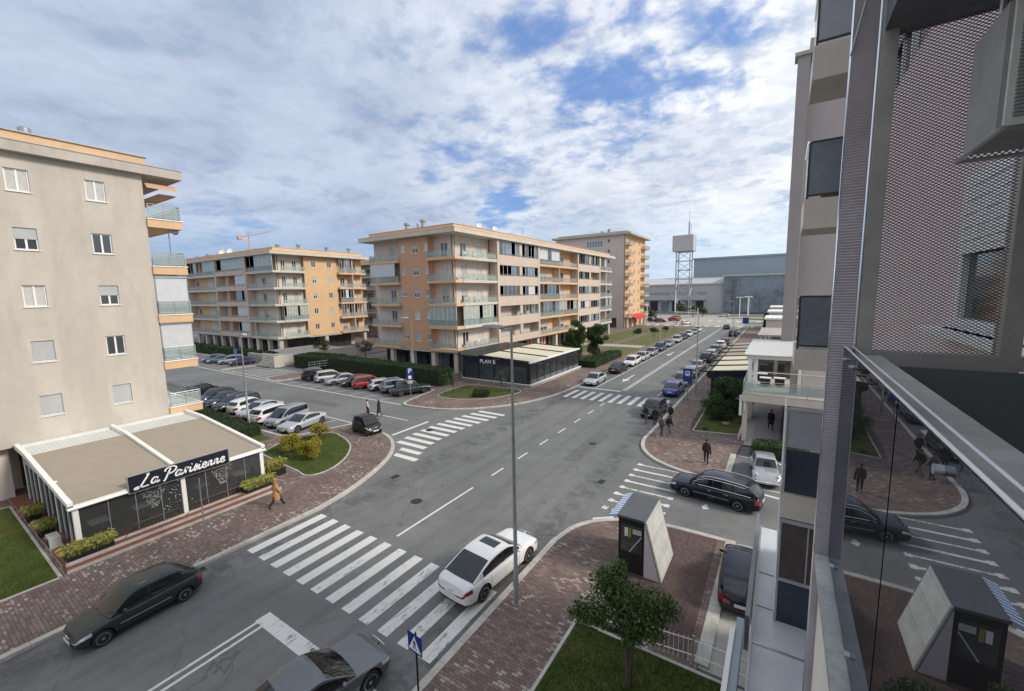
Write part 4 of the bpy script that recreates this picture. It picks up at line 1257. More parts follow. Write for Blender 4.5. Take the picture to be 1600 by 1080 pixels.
    ra = wr + .055
    cm = M()
    for x in wx:
        for s_ in (1, -1):
            cm.tube([(x, s_ * (W / 2 - .24), wr), (x, s_ * (W / 2 + .2), wr)], ra, 22)
    cut = cm.build('tmpcut', 'white')
    md = ob.modifiers.new('b', 'BOOLEAN'); md.operation = 'DIFFERENCE'; md.object = cut; md.solver = 'EXACT'
    dg = bpy.context.evaluated_depsgraph_get()
    me2 = bpy.data.meshes.new_from_object(ob.evaluated_get(dg))
    vv = [tuple(v.co) for v in me2.vertices]
    ff = {}
    for p in me2.polygons:
        c = p.center; k_ = p.material_index
        for x in wx:
            rr = math.hypot(c.x - x, c.z - wr)
            if rr < ra - .004 and abs(c.y) < W / 2 - .05: k_ = 5
            if rr < ra + .03 and abs(abs(c.y) - (W / 2 - .24)) < .01: k_ = 5
            if rr < ra + .02 and abs(c.y) < W / 2 - .02 and abs(p.normal.y) < .35 and rr > ra * .7: k_ = 5
        ff.setdefault(k_, []).append((tuple(p.vertices), 0 if k_ == 0 else 1))
    bpy.data.objects.remove(ob); bpy.data.objects.remove(cut)
    body = [(f, 0) for f, _ in ff.get(0, [])] + [(f, 1) for f, _ in ff.get(DARK, [])] + [(f, 2) for f, _ in ff.get(5, [])]
    mk('body', vv, body, ['white', 'black', 'archblack'], root, True, 40)
    for kk, nm, mt in ((HEAD, 'headlight', 'headlight'), (TAIL, 'taillight', 'taillight')):
        for sg in (1, -1):
            fs = [(f, 0) for f, _ in ff.get(kk, []) if sum(vv[i][1] for i in f) * sg > 0]
            if fs: mk(nm, vv, fs, [mt], root)
    # ---- cabin
    prof = []
    seg = len(cab) - 1
    P = [Vector((a, 0, b)) for a, b in cab]
    sm = cat_rom([(a, b, 0) for a, b in cab], 6)
    prof = [(p.x, p.y) for p in sm]
    xa, xd = cab[0][0], cab[-1][0]
    H_ = max(p[1] for p in prof)
    cs = (-1, -.94, -.62, -.22, .22, .62, .94, 1)
    rows = (0, .10, .48, .86, 1)
    V, F = [], {}
    def addf(f, k_): F.setdefault(k_, []).append((tuple(f), 0))
    tops, sides = [], {1: [], -1: []}
    for i, (x, z) in enumerate(prof):
        zb = min(interp(top, x), belt + .01) - .012
        zb = min(zb, z)
        f_ = (z - zb) / max(H_ - belt, .1); f_ = max(0, min(1, f_))
        wbelt = (W / 2) * .905 - .05 * max(0, (abs(x) - h * .45) / (h * .55)) ** 2 - (.10 if abs(x) > h - .25 else 0)
        w = wbelt + (W / 2 * roof_w - wbelt) * (f_ ** .9)
        fr_ = 1 if i < len(prof) / 2 else -1
        slope = 1 - min(1, abs((prof[min(i + 1, len(prof) - 1)][1] - prof[max(i - 1, 0)][1]) / max(abs(prof[min(i + 1, len(prof) - 1)][0] - prof[max(i - 1, 0)][0]), .01)) * 0)
        line_ = []
        for c in cs:
            bulge = .09 * (1 - c * c) * (1 if fr_ > 0 else -.7) * (1 - f_ ** 3)
            crown = .045 * (1 - c ** 4) * f_
            line_.append(len(V)); V.append((x + bulge, w * c, z + crown - .02 * f_))
        tops.append(line_)
        for sg in (1, -1):
            col = []
            for q in rows[:-1]:
                ww = wbelt + (w - wbelt) * q
                ww += .018 * math.sin(q * PI) * f_
                col.append(len(V)); V.append((x, sg * ww, zb + (z - .02 * f_ - zb) * q))
            col.append(line_[-1] if sg > 0 else line_[0]); sides[sg].append(col)
    n = len(prof)
    i_ws = 6; i_rw = n - 1 - 6
    zc = lambda i: prof[i][1] - belt
    for i in range(n - 1):
        for c in range(len(cs) - 1):
            f = (tops[i][c], tops[i + 1][c], tops[i + 1][c + 1], tops[i][c + 1])
            k_ = 'roof'
            if i < i_ws and 0 < c < len(cs) - 2: k_ = 'windshield'
            if i >= i_rw and 0 < c < len(cs) - 2 and boot_glass and i < n - (1 if kind in ('sedan', 'coupe') else 2): k_ = 'rear_window'
            if sunroof and i_ws + 2 <= i < i_ws + 7 and 1 < c < len(cs) - 3: k_ = 'sunroof'
            addf(f, k_)
        xm = (prof[i][0] + prof[i + 1][0]) / 2
        for sg in (1, -1):
            for q in range(len(rows) - 1):
                f = (sides[sg][i][q], sides[sg][i + 1][q], sides[sg][i + 1][q + 1], sides[sg][i][q + 1])
                if sg > 0: f = f[::-1]
                k_ = 'roof'
                if q in (1, 2) and side[0] < xm < side[1]: k_ = 'sg%d' % sg
                addf(f, k_)
    mk('roof', V, F.pop('roof'), ['black' if roof_black else 'white'], root, True, 40)
    for k_, nm in (('windshield', 'windshield'), ('rear_window', 'rear_window'), ('sunroof', 'sunroof'), ('sg1', 'side_window'), ('sg-1', 'side_window')):
        if k_ in F: mk(nm, V, F[k_], ['car_glass'], root)
    # ---- B-pillars and trim lines
    def side_pt(x, q, sg, out=.004):
        for i in range(n - 1):
            x0, x1 = prof[i][0], prof[i + 1][0]
            if x1 <= x <= x0:
                t = (x0 - x) / max(x0 - x1, 1e-6)
                A_, B_ = sides[sg][i], sides[sg][i + 1]
                def P3(col):
                    for r in range(len(rows) - 1):
                        if rows[r] <= q <= rows[r + 1]:
                            u = (q - rows[r]) / (rows[r + 1] - rows[r]); return Vector(V[col[r]]).lerp(Vector(V[col[r + 1]]), u)
                p = P3(A_).lerp(P3(B_), t); return (p.x, p.y + sg * out, p.z)
    for x in pillars:
        for sg in (1, -1):
            m = M()
            for q0, q1 in ((.08, .48), (.48, .88)):
                a, b, c, d = side_pt(x - .035, q0, sg), side_pt(x + .035, q0, sg), side_pt(x + .035, q1, sg), side_pt(x - .035, q1, sg)
                if None not in (a, b, c, d): m.quad(a, b, c, d)
            if m.v: m.build('pillar', 'black', root)
    if chrome or rails:
        for sg in (1, -1):
            m = M()
            if chrome:
                a = [side_pt(side[0] + (side[1] - side[0]) * t / 10, .09, sg, .008) for t in range(11)]
                b = [side_pt(side[0] + (side[1] - side[0]) * t / 10, .87, sg, .008) for t in range(11)]
                for s_ in (a, b):
                    s_ = [q for q in s_ if q]
                    if len(s_) > 1: m.tube(s_, .012, 4)
            if rails:
                a = [side_pt(side[0] + (side[1] - side[0]) * (t + .5) / 10, 1.0, sg, -.03) for t in range(9)]
                a = [(q[0], q[1], q[2] + .05) for q in a if q]
                if len(a) > 1: m.tube(a, .018, 5)
            m.build('trim', 'chrome', root)
    # door seams, handles, sill moulding
    m = M()
    def body_y(x, z):
        e = h - abs(x); t = interp(top, x); q = max(0, min(1, (z - low) / max(t - low, .1)))
        for (y0, z0), (y1, z1) in zip(SEC[3:], SEC[4:]):
            if z0 <= q <= z1: return (W / 2 - .055 * max(0, (abs(x) - h * .45) / (h * .55)) ** 2) * (y0 + (y1 - y0) * (q - z0) / (z1 - z0))
        return W / 2
    seams = [side[1] - .12, pillars[0]] + ([-wb / 2 + .42] if kind not in ('coupe', 'smart') else [])
    for x in seams:
        for sg in (1, -1):
            pts = [(x, sg * (body_y(x, z) + .001), z) for z in (low + .12, .45, .6, .75, belt - .06)]
            m.tube(pts, .006, 4, caps=False)
    m.build('door_seam', 'black', root)
    if rim == 'steel' or chrome:
        m = M()
        for sg in (1, -1): m.tube([(x, sg * (body_y(x, .52) + .006), .52) for x in (-wb / 2 + .45, -.3, .3, wb / 2 - .42)], .014, 5)
        m.build('side_moulding', 'chrome', root)
    for sg in (1, -1):
        for x in seams[1:]:
            m = M(); y = body_y(x + .16, belt - .13); m.box(x + .06, x + .24, sg * (y - .01), sg * (y + .022), belt - .16, belt - .125); m.build('door_handle', 'alu' if chrome else 'white', root)
        m = M(); mx = side[1] - .18; y = W / 2 * .93
        m.ball((mx, sg * (y + .09), belt + .08), (.07, .10, .065), 10, 6); m.tube([(mx + .01, sg * (y - .06), belt + .03), (mx, sg * (y + .05), belt + .06)], .018, 5)
        m.build('mirror', 'white', root, True)
    # wheels
    wheel0 = None
    for x in wx:
        for sg in (1, -1):
            m = M(); y0, y1 = sg * (W / 2 - .225), sg * (W / 2 - .02)
            prof_w = [(0.0, wr * .66), (.01, wr * .9), (.035, wr * .985), (.17, wr * .985), (.195, wr * .9), (.205, wr * .66)]
            m.tube([(x, y0 + (y1 - y0) * a / .205, wr) for a, _ in prof_w], [b for _, b in prof_w], 24)
            w_ = m.build('wheel', 'tyre', root, True, 50)
            m = M(); yf = y1 - sg * .018
            m.tube([(x, yf - sg * .03, wr), (x, yf - sg * .028, wr)], wr * .64, 20, 1)
            for s_ in range(20):
                a0, a1 = 2 * PI * s_ / 20, 2 * PI * (s_ + 1) / 20
                r1_, r2_ = wr * .60, wr * .675
                m.quad((x + r1_ * math.cos(a0), yf + sg * .022, wr + r1_ * math.sin(a0)), (x + r1_ * math.cos(a1), yf + sg * .022, wr + r1_ * math.sin(a1)), (x + r2_ * math.cos(a1), yf + sg * .02, wr + r2_ * math.sin(a1)), (x + r2_ * math.cos(a0), yf + sg * .02, wr + r2_ * math.sin(a0)))
            for s_ in range(spoke):
                a = 2 * PI * s_ / spoke + .3; d = Vector((math.cos(a), 0, math.sin(a))); t = Vector((-math.sin(a), 0, math.cos(a)))
                c = Vector((x, yf + sg * .014, wr))
                m.poly([c + d * .03 + t * .035, c + d * wr * .63 + t * .028, c + d * wr * .63 - t * .028, c + d * .03 - t * .035])
            m.tube([(x, yf - sg * .01, wr), (x, yf + sg * .022, wr)], wr * .17, 10)
            m.build('rim', [rim, 'archblack'], w_)
    # plates, wipers, grille bar
    m = M(); m.box(-h - .055, -h - .02, -.26, .26, belt - (.36 if kind != 'suv' else .3), belt - .25 + (.06 if kind == 'suv' else 0)); m.build('number_plate', 'plate', root)
    m = M(); m.box(h + .02, h + .05, -.26, .26, low + .16, low + .27); m.build('number_plate', 'plate', root)
    m = M(); m.box(h + .012, h + .04, -.06, .06, nose - .17, nose - .07); m.tube([(h + .03, -.33, nose - .045), (h + .045, 0, nose - .04), (h + .03, .33, nose - .045)], .012, 4); m.build('grille', 'chrome', root)
    m = M(); x0, z0 = cab[0]
    for y in (-.35, .2): m.tube([(x0 + .07, y, z0 + .01), (x0 - .10, y + .42, z0 + .12)], .008, 4)
    m.build('wiper', 'black', root)
    return root


def T(*p): return list(p)
CARS = {}
CARS['sedan'] = make_car(4.65, 1.80, 1.45, T((-2.33, .70), (-2.26, .92), (-1.4, .97), (-.9, .94), (.9, .92), (1.05, .90), (1.9, .80), (2.2, .74), (2.33, .60)),
    T((1.15, .89), (.42, 1.37), (-.1, 1.44), (-.85, 1.38), (-1.72, .96)), 2.70, .32, (-1.32, .92), (-.12,), nose=.74)
CARS['lux'] = make_car(4.88, 1.85, 1.46, T((-2.44, .72), (-2.38, .93), (-2.15, 1.0), (-1.5, 1.0), (.8, .93), (1.1, .92), (2.0, .83), (2.3, .77), (2.44, .62)),
    T((1.18, .91), (.38, 1.38), (-.2, 1.46), (-.95, 1.38), (-1.95, 1.0)), 2.94, .35, (-1.5, .90), (-.18,), belt=.94, sunroof=True, nose=.78, spoke=10)
CARS['hatch'] = make_car(4.05, 1.72, 1.46, T((-2.03, .80), (-1.98, .93), (-1.5, .93), (.7, .90), (1.0, .89), (1.65, .80), (1.92, .72), (2.03, .60)),
    T((1.08, .88), (.38, 1.40), (-.2, 1.47), (-1.15, 1.40), (-1.55, 1.28), (-1.93, .92)), 2.52, .30, (-1.52, .86), (-.12,), belt=.90, kind='hatch', nose=.72)
CARS['longhatch'] = make_car(3.86, 1.64, 1.38, T((-1.93, .78), (-1.88, .90), (-1.45, .91), (.65, .87), (.9, .86), (1.58, .76), (1.8, .68), (1.93, .56)),
    T((1.00, .85), (.36, 1.31), (-.15, 1.38), (-1.0, 1.34), (-1.3, 1.22), (-1.78, .90)), 2.40, .29, (-1.34, .80), (-.15,), belt=.87, kind='hatch', nose=.67, rim='steel', spoke=7)
CARS['wagon'] = make_car(4.77, 1.82, 1.49, T((-2.38, .78), (-2.33, .95), (-1.5, .95), (.8, .93), (1.05, .91), (1.95, .81), (2.25, .75), (2.38, .60)),
    T((1.22, .90), (.48, 1.40), (-.3, 1.49), (-1.4, 1.45), (-1.85, 1.36), (-2.28, .95)), 2.71, .32, (-1.95, 1.0), (-.05, -1.05), kind='wagon', rails=True, chrome=True, nose=.75, spoke=9)
CARS['suv'] = make_car(4.45, 1.84, 1.68, T((-2.22, .85), (-2.17, 1.06), (-1.5, 1.06), (.7, 1.04), (1.0, 1.02), (1.8, .95), (2.1, .88), (2.22, .68)),
    T((1.12, 1.01), (.48, 1.55), (-.2, 1.67), (-1.3, 1.63), (-1.75, 1.52), (-2.12, 1.06)), 2.62, .36, (-1.78, .92), (-.08, -1.0), belt=1.03, low=.27, kind='suv', rails=True, nose=.88)
CARS['mpv'] = make_car(4.3, 1.76, 1.64, T((-2.15, .85), (-2.1, 1.0), (-1.5, 1.0), (.8, .97), (1.2, .94), (1.8, .84), (2.05, .76), (2.15, .62)),
    T((1.40, .93), (.52, 1.54), (-.2, 1.64), (-1.3, 1.60), (-1.75, 1.5), (-2.06, 1.0)), 2.66, .31, (-1.76, 1.12), (-.1, -1.02), belt=.96, kind='van', nose=.76)
CARS['coupe'] = make_car(4.58, 1.84, 1.37, T((-2.29, .70), (-2.24, .92), (-1.5, .96), (.8, .90), (1.0, .88), (1.9, .76), (2.16, .70), (2.29, .56)),
    T((1.02, .87), (.22, 1.30), (-.2, 1.36), (-.8, 1.28), (-1.75, .95)), 2.75, .34, (-1.25, .78), (-.30,), belt=.90, kind='coupe', nose=.70, spoke=10)
CARS['smart'] = make_car(2.70, 1.56, 1.54, T((-1.35, .80), (-1.31, 1.02), (-.8, 1.02), (.4, .98), (.7, .95), (1.1, .86), (1.25, .78), (1.35, .62)),
    T((.86, .93), (.30, 1.45), (-.15, 1.54), (-.75, 1.48), (-1.0, 1.38), (-1.26, 1.02)), 1.86, .29, (-.75, .62), (-.28,), belt=.98, kind='smart', nose=.80)
CARS['pickup'] = make_car(4.9, 1.82, 1.72, T((-2.45, .85), (-2.40, 1.02), (-1.5, 1.04), (.8, 1.04), (1.1, 1.03), (1.9, .98), (2.3, .90), (2.45, .66)),
    T((1.05, 1.02), (.45, 1.58), (-.2, 1.70), (-1.1, 1.66), (-1.5, 1.50), (-1.75, 1.04)), 2.85, .37, (-1.35, .85), (-.18,), belt=1.03, low=.30, kind='suv', rails=True, nose=.90)


def set_paint(root, mat):
    for o in root.children:
        for i, s_ in enumerate(o.material_slots):
            if o.data.materials[i] == MT['white'] and o.name.split('.')[0] in ('body', 'roof', 'mirror', 'door_handle', 'fender', 'bonnet'):
                s_.link = 'OBJECT'; s_.material = mat


used_types = set()
def put_car(typ, x, y, heading, paint, label, group=None, name=None, cat='car'):
    """heading in degrees, 0 = pointing along +x"""
    src = CARS[typ]
    if typ in used_types: c = copy_tree(src)
    else: c = src; used_types.add(typ)
    c.name = name or 'parked_car'
    c.location = (x, y, .125 if name == 'onpave' else 0.0)
    c.rotation_euler = (0, 0, R(heading))
    tag(c, label, cat, group)
    set_paint(c, CP[paint])
    return c


# ---- beetle
def make_beetle():
    root = make_car(4.0, 1.40, 1.48, T((-2.0, .42), (-1.88, .66), (-1.4, .93), (-.9, .98), (.5, .94), (.85, .93), (1.3, .86), (1.62, .72), (1.85, .52), (2.0, .36)),
        T((.70, .92), (.42, 1.34), (0, 1.47), (-.6, 1.42), (-1.1, 1.22), (-1.62, .84)), 2.4, .33, (-.75, .50), (-.18,), belt=.94, kind='coupe', nose=.50, roof_w=.74, rim='white', spoke=5)
    for o in list(root.children):
        if o.name.split('.')[0] in ('headlight', 'grille', 'door_handle'): bpy.data.objects.remove(o)
    for sx, x, r_ in ((1, 1.23, .50), (-1, -1.2, .50)):
        for sg in (1, -1):
            m = M(); n_ = 12; ringp = []
            for i in range(n_ + 1):
                a = PI * (-.08 + 1.12 * i / n_); row = []
                for k_ in range(7):
                    v = k_ / 6
                    y = sg * (.50 + .29 * math.sin(v * PI / 2)); rr = r_ * (1.0 - .30 * (v ** 2.2))
                    row.append((x + rr * 1.12 * math.cos(a), y, .33 + rr * math.sin(a)))
                row.append((row[-1][0] * .9 + x * .1, sg * .80, row[-1][2] - .03)); ringp.append(row)
            for i in range(n_):
                for k_ in range(7): m.quad(ringp[i][k_], ringp[i + 1][k_], ringp[i + 1][k_ + 1], ringp[i][k_ + 1])
            m.build('fender', 'white', root, True, 50)
            if sx > 0:
                m = M(); m.ball((x + .40, sg * .58, .68), (.10, .11, .12), 12, 8); o = m.build('headlight', 'headlight', root, True)
    for e, z in ((2.02, .42), (-2.02, .44)):
        m = M(); s_ = 1 if e > 0 else -1
        m.tube([(e - s_ * .18, -.74, z), (e, -.62, z), (e + s_ * .05, 0, z), (e, .62, z), (e - s_ * .18, .74, z)], .045, 8); m.build('bumper', 'chrome', root, True)
    m = M()
    for sg in (1, -1): m.box(-.75, .78, sg * .66, sg * .80, .26, .30)
    m.build('running_board', 'black', root)
    m = M(); m.tube([(.85, 0, .945), (1.3, 0, .885), (1.62, 0, .745)], .012, 5); m.build('trim', 'chrome', root)
    return root
CARS['beetle'] = make_beetle()

# ---- the individual cars
LF = 'cars parked along the left kerb of the far street'
RT = 'cars parked along the right kerb of the far street'
RA = 'cars in the near row of the side street parking'
RB = 'cars in the row in front of the clipped hedge'
RC = 'cars in front of the yellow orange block'
put_car('lux', -10.02, 13.6, 85, 'white', 'large white saloon with dark sunroof stopped at the kerb by the tall lamp post', cat='car')
put_car('longhatch', -20.25, 4.6, -87, 'slate', 'old dark blue green hatchback parked by the kerb below the restaurant')
put_car('coupe', -11.0, 5.85, 84, 'grey', 'grey car with glossy roof cut off by the bottom edge of the photo')
put_car('wagon', -2.75, 25.65, 173, 'night', 'black blue estate car with chrome window trim crossing the side road')
put_car('beetle', -.45, 30.4, -84, 'silver', 'silver vintage rounded car parked nose out under the terrace')
put_car('hatch', -.75, 18.1, 92, 'night', 'dark blue hatchback on the concrete driveway beside the near building')
put_car('smart', -30.2, 23.1, -6, 'black', 'tiny black two seat car parked on the rounded pavement corner').location.z = .125
put_car('hatch', -10.1, 41.1, -92, 'slate', 'dark hatchback standing on the far crossing with people around it')
spec = [('coupe', -36.95, 21.3, -78, 'lsilver', 'silver coupe nearest the golden shrubs, first of the near row'),
        ('mpv', -39.7, 21.4, -76, 'silver', 'silver people carrier beside the silver coupe in the near row'),
        ('wagon', -42.3, 21.5, 103, 'white', 'white estate car, third of the near row, rear to the hedge'),
        ('sedan', -45.0, 21.6, -77, 'lsilver', 'silver saloon behind the lamp post in the near row'),
        ('hatch', -47.9, 21.7, 103, 'white', 'small white hatchback between dark cars in the near row'),
        ('wagon', -50.6, 21.8, -77, 'darkgrey', 'dark grey estate car next to the small white hatchback'),
        ('sedan', -53.3, 22.0, -77, 'darkgrey', 'dark grey saloon, second of the dark cars in the near row'),
        ('hatch', -56.1, 22.0, -77, 'slate', 'dark hatchback with pale windscreen, between two dark cars in the near row'),
        ('hatch', -61.3, 22.6, 103, 'black', 'black car at the far end of the near row showing its white plate')]
for s_ in spec: put_car(*s_, group=RA)
spec = [('suv', -57.0, 35.6, 66, 'black', 'black off roader at the left end of the row by the ramp'),
        ('mpv', -54.0, 35.7, 66, 'lsilver', 'silver minivan second from the left in front of the clipped hedge'),
        ('sedan', -51.0, 35.6, -114, 'silver', 'silver saloon with nose out in front of the clipped hedge'),
        ('hatch', -48.3, 35.7, -114, 'darkgrey', 'dark hatchback between the silver saloon and the red car'),
        ('mpv', -45.6, 35.7, 66, 'red', 'bright red people carrier in front of the clipped hedge'),
        ('hatch', -42.9, 35.9, 66, 'lsilver', 'pale silver hatchback right of the red car'),
        ('suv', -40.4, 35.9, 66, 'blueglint', 'dark blue off roader right of the pale silver hatchback'),
        ('pickup', -37.9, 35.6, 66, 'darkgrey', 'dark pickup like car at the right end of the row by the parking sign')]
for s_ in spec: put_car(*s_, group=RB)
spec = [('hatch', -91.8, 36.4, -112, 'bluelight', 'blue car furthest left in front of the orange block'),
        ('sedan', -89.0, 36.4, -112, 'bluelight', 'blue grey saloon, second in front of the orange block'),
        ('mpv', -85.8, 36.8, -112, 'silver', 'silver grey car, third in front of the orange block'),
        ('hatch', -82.3, 37.0, -112, 'violet', 'dark violet car beside the blue sign in front of the orange block')]
for s_ in spec: put_car(*s_, group=RC)
lf = [('sedan', 51.8, 'lsilver', 'silver saloon facing the far crossing, first on the left kerb', -90), ('sedan', 61.0, 'black', 'black saloon second on the left kerb', 90),
      ('wagon', 68.0, 'white', 'white estate car third on the left kerb', -90), ('sedan', 73.8, 'lsilver', 'silver saloon fourth on the left kerb', -90), ('hatch', 80.0, 'silver', 'grey silver hatchback before the violet van', -90),
      ('mpv', 87.0, 'violet', 'violet blue van on the left kerb', -90), ('coupe', 94.5, 'silver', 'grey coupe after the violet van', -90), ('suv', 102.5, 'lsilver', 'pale silver off roader on the left kerb', -90),
      ('sedan', 110, 'black', 'dark saloon after the pale off roader', -90), ('hatch', 117.5, 'white', 'white hatchback far up the left kerb', -90), ('sedan', 125, 'silver', 'silver saloon far up the left kerb', -90),
      ('hatch', 132, 'white', 'last white car before the junction on the left kerb', -90)]
random.seed(3)
for t_, y, c, lb, hd in lf: put_car(t_, -20.35 + random.uniform(-.1, .1), y, hd, c, lb, LF)
rt = [('sedan', 50.8, 'blue', 'bright blue saloon nearest the crossing on the right kerb', 90), ('wagon', 56.6, 'grey', 'grey estate car behind the bright blue saloon', -90),
      ('hatch', 62.5, 'blueglint', 'grey blue hatchback behind the bus stop sign', 90), ('sedan', 68.3, 'silver', 'silver car fourth on the right kerb', 90), ('mpv', 76.5, 'darkgrey', 'dark people carrier on the right kerb', 90),
      ('hatch', 82.0, 'silver', 'pale car with roof glare on the right kerb', 90), ('suv', 88.0, 'grey', 'grey off roader on the right kerb', 90), ('mpv', 95.5, 'white', 'white van like car on the right kerb', 90),
      ('hatch', 102.5, 'maroon', 'dark maroon hatchback on the right kerb', 90), ('suv', 121.5, 'darkgrey', 'dark off roader further up the right kerb', 90), ('sedan', 128.5, 'silver', 'silver saloon at the far end of the right kerb', 90)]
for t_, y, c, lb, hd in rt: put_car(t_, -10.35 + random.uniform(-.1, .1), y, hd, c, lb, RT)
put_car('hatch', -14.0, 142.5, 90, 'darkgrey', 'dark car driving towards the far junction')
put_car('mpv', -21.5, 206, 180, 'white', 'white car on the far cross road before the glass hall')
for k, (x, y, t_, c, hd, lb) in enumerate(((-39, 165, 'mpv', 'maroon', 20, 'dark red car in the square beyond the lawns'), (-35.5, 172, 'suv', 'red', 15, 'red car in the square beyond the lawns'),
        (-37, 184, 'mpv', 'yellow', 20, 'yellow car in the square'), (-44, 169, 'sedan', 'maroon', 20, 'long maroon car left of the red one in the square'), (-47, 186, 'hatch', 'white', 20, 'white car near the red awning'),
        (-28.5, 158, 'hatch', 'white', 60, 'white car turning at the far junction'))):
    put_car(t_, x, y, hd, c, lb, 'cars in the far square' if k < 5 else None)
# ------------------------------------------------------------------ vegetation
def leaf_at(m, c, sz, rnd, up=.3):
    n = Vector((rnd.gauss(0, 1), rnd.gauss(0, 1), rnd.gauss(0, 1) + up)).normalized()
    a = n.cross(Vector((rnd.gauss(0, 1), rnd.gauss(0, 1), rnd.gauss(0, 1)))).normalized(); b = n.cross(a)
    s1, s2 = sz * rnd.uniform(.7, 1.3), sz * rnd.uniform(.35, .6)
    c = Vector(c)
    m.poly([c - a * s1, c - a * s1 * .2 + b * s2, c + a * s1, c - a * s1 * .1 - b * s2])


def clumps(m, centres, per, sz, rnd, squash=.8):
    for (x, y, z, r) in centres:
        for _ in range(int(per * r * r)):
            d = Vector((rnd.gauss(0, 1), rnd.gauss(0, 1), rnd.gauss(0, 1))).normalized() * r * (rnd.random() ** .45)
            leaf_at(m, (x + d.x, y + d.y, z + d.z * squash), sz, rnd)


def shrub(x, y, r, hgt, mat, label, group, seed, stem=.5, per=1500, sz=.05):
    rnd = random.Random(seed)
    t = thing('round_shrub', label, 'shrub', (x, y, .12), 0, group)
    m = M(); m.tube([(x, y, .1), (x, y, stem + .5)], [.06, .04], 6)
    for k in range(5):
        a = k * 1.26; m.tube([(x, y, stem + .15), (x + math.cos(a) * r * .6, y + math.sin(a) * r * .6, stem + hgt * .5)], [.03, .012], 5)
    m.build('stem', 'bark', t)
    cs = [(x, y, stem + hgt * .5, r * .62)]
    for k in range(9):
        a = rnd.uniform(0, 6.28); q = rnd.uniform(.3, .62); cs.append((x + math.cos(a) * r * q, y + math.sin(a) * r * q, stem + hgt * rnd.uniform(.25, .75), r * rnd.uniform(.32, .5)))
    m = M(); clumps(m, cs, per, sz, rnd, .75); m.build('foliage', mat, t)
    return t


def hedge(poly, h, label, mat='hedge', dens=60, sz=.085, seed=1, z0=.1):
    rnd = random.Random(seed)
    t = thing('hedge', label, 'hedge', (sum(p[0] for p in poly) / len(poly), sum(p[1] for p in poly) / len(poly), z0))
    m = M()
    cx_, cy_ = sum(p[0] for p in poly) / len(poly), sum(p[1] for p in poly) / len(poly)
    inn = []
    for p in poly:
        d = Vector((cx_ - p[0], cy_ - p[1])); d.normalize(); inn.append((p[0] + d.x * .14, p[1] + d.y * .14))
    m.prism(inn, z0, h - .10); m.build('core', 'hedge', t)
    m = M(); n = len(poly)
    for i in range(n):
        a, b = Vector(poly[i]), Vector(poly[(i + 1) % n]); L = (b - a).length
        for _ in range(int(L * (h - z0) * dens)):
            q = a.lerp(b, rnd.random()); leaf_at(m, (q.x + rnd.gauss(0, .05), q.y + rnd.gauss(0, .05), rnd.uniform(z0, h)), sz, rnd)
    xs = [p[0] for p in poly]; ys = [p[1] for p in poly]
    area = abs(sum(poly[i][0] * poly[(i + 1) % n][1] - poly[(i + 1) % n][0] * poly[i][1] for i in range(n))) / 2
    k = int(area * dens); tries = 0
    while k > 0 and tries < 200000:
        tries += 1
        x, y = rnd.uniform(min(xs), max(xs)), rnd.uniform(min(ys), max(ys)); c = False
        for i in range(n):
            (x1, y1), (x2, y2) = poly[i], poly[i - 1]
            if (y1 > y) != (y2 > y) and x < (x2 - x1) * (y - y1) / (y2 - y1) + x1: c = not c
        if not c: continue
        k -= 1; leaf_at(m, (x, y, h + rnd.gauss(0, .04) + .05 * math.sin(x * 1.7) * math.sin(y * 1.3)), sz, rnd)
    m.build('foliage', mat, t)
    return t


def tree(x, y, h, r, trunk, label, mat='leaf', group=None, seed=1, per=420, sz=.09, lean=(0, 0), nb=9, name='tree', zc=None, squash=.8, cs=None):
    rnd = random.Random(seed)
    t = thing(name, label, 'tree', (x, y, .12), 0, group)
    m = M(); zt = h * .45
    tr = max(.05, trunk)
    tops = Vector((x + lean[0], y + lean[1], zt))
    m.tube([(x, y, .08), (x + lean[0] * .3, y + lean[1] * .3, zt * .5), tuple(tops)], [tr, tr * .8, tr * .6], 8)
    m.build('trunk', 'bark', t, True)
    cen = cs or []
    if not cs:
        for k in range(nb):
            a = rnd.uniform(0, 6.28); q = rnd.uniform(.25, .8); zz = h * rnd.uniform(.14 if zc else .42, .86)
            cen.append((x + lean[0] + math.cos(a) * r * q, y + lean[1] + math.sin(a) * r * q, zz, r * rnd.uniform(.28, .46)))
        cen.append((x + lean[0], y + lean[1], h - r * .3, r * .38))
    m = M()
    for c in cen:
        mid = tops.lerp(Vector(c[:3]), .5) + Vector((0, 0, -.1 * h * .2))
        m.tube([tuple(tops - Vector((0, 0, rnd.uniform(0, zt * .3)))), tuple(mid), c[:3]], [tr * .45, tr * .28, tr * .1], 6)
    m.build('branch', 'bark', t)
    m = M(); clumps(m, cen, per, sz, rnd, squash); m.build('crown', mat, t)
    return t


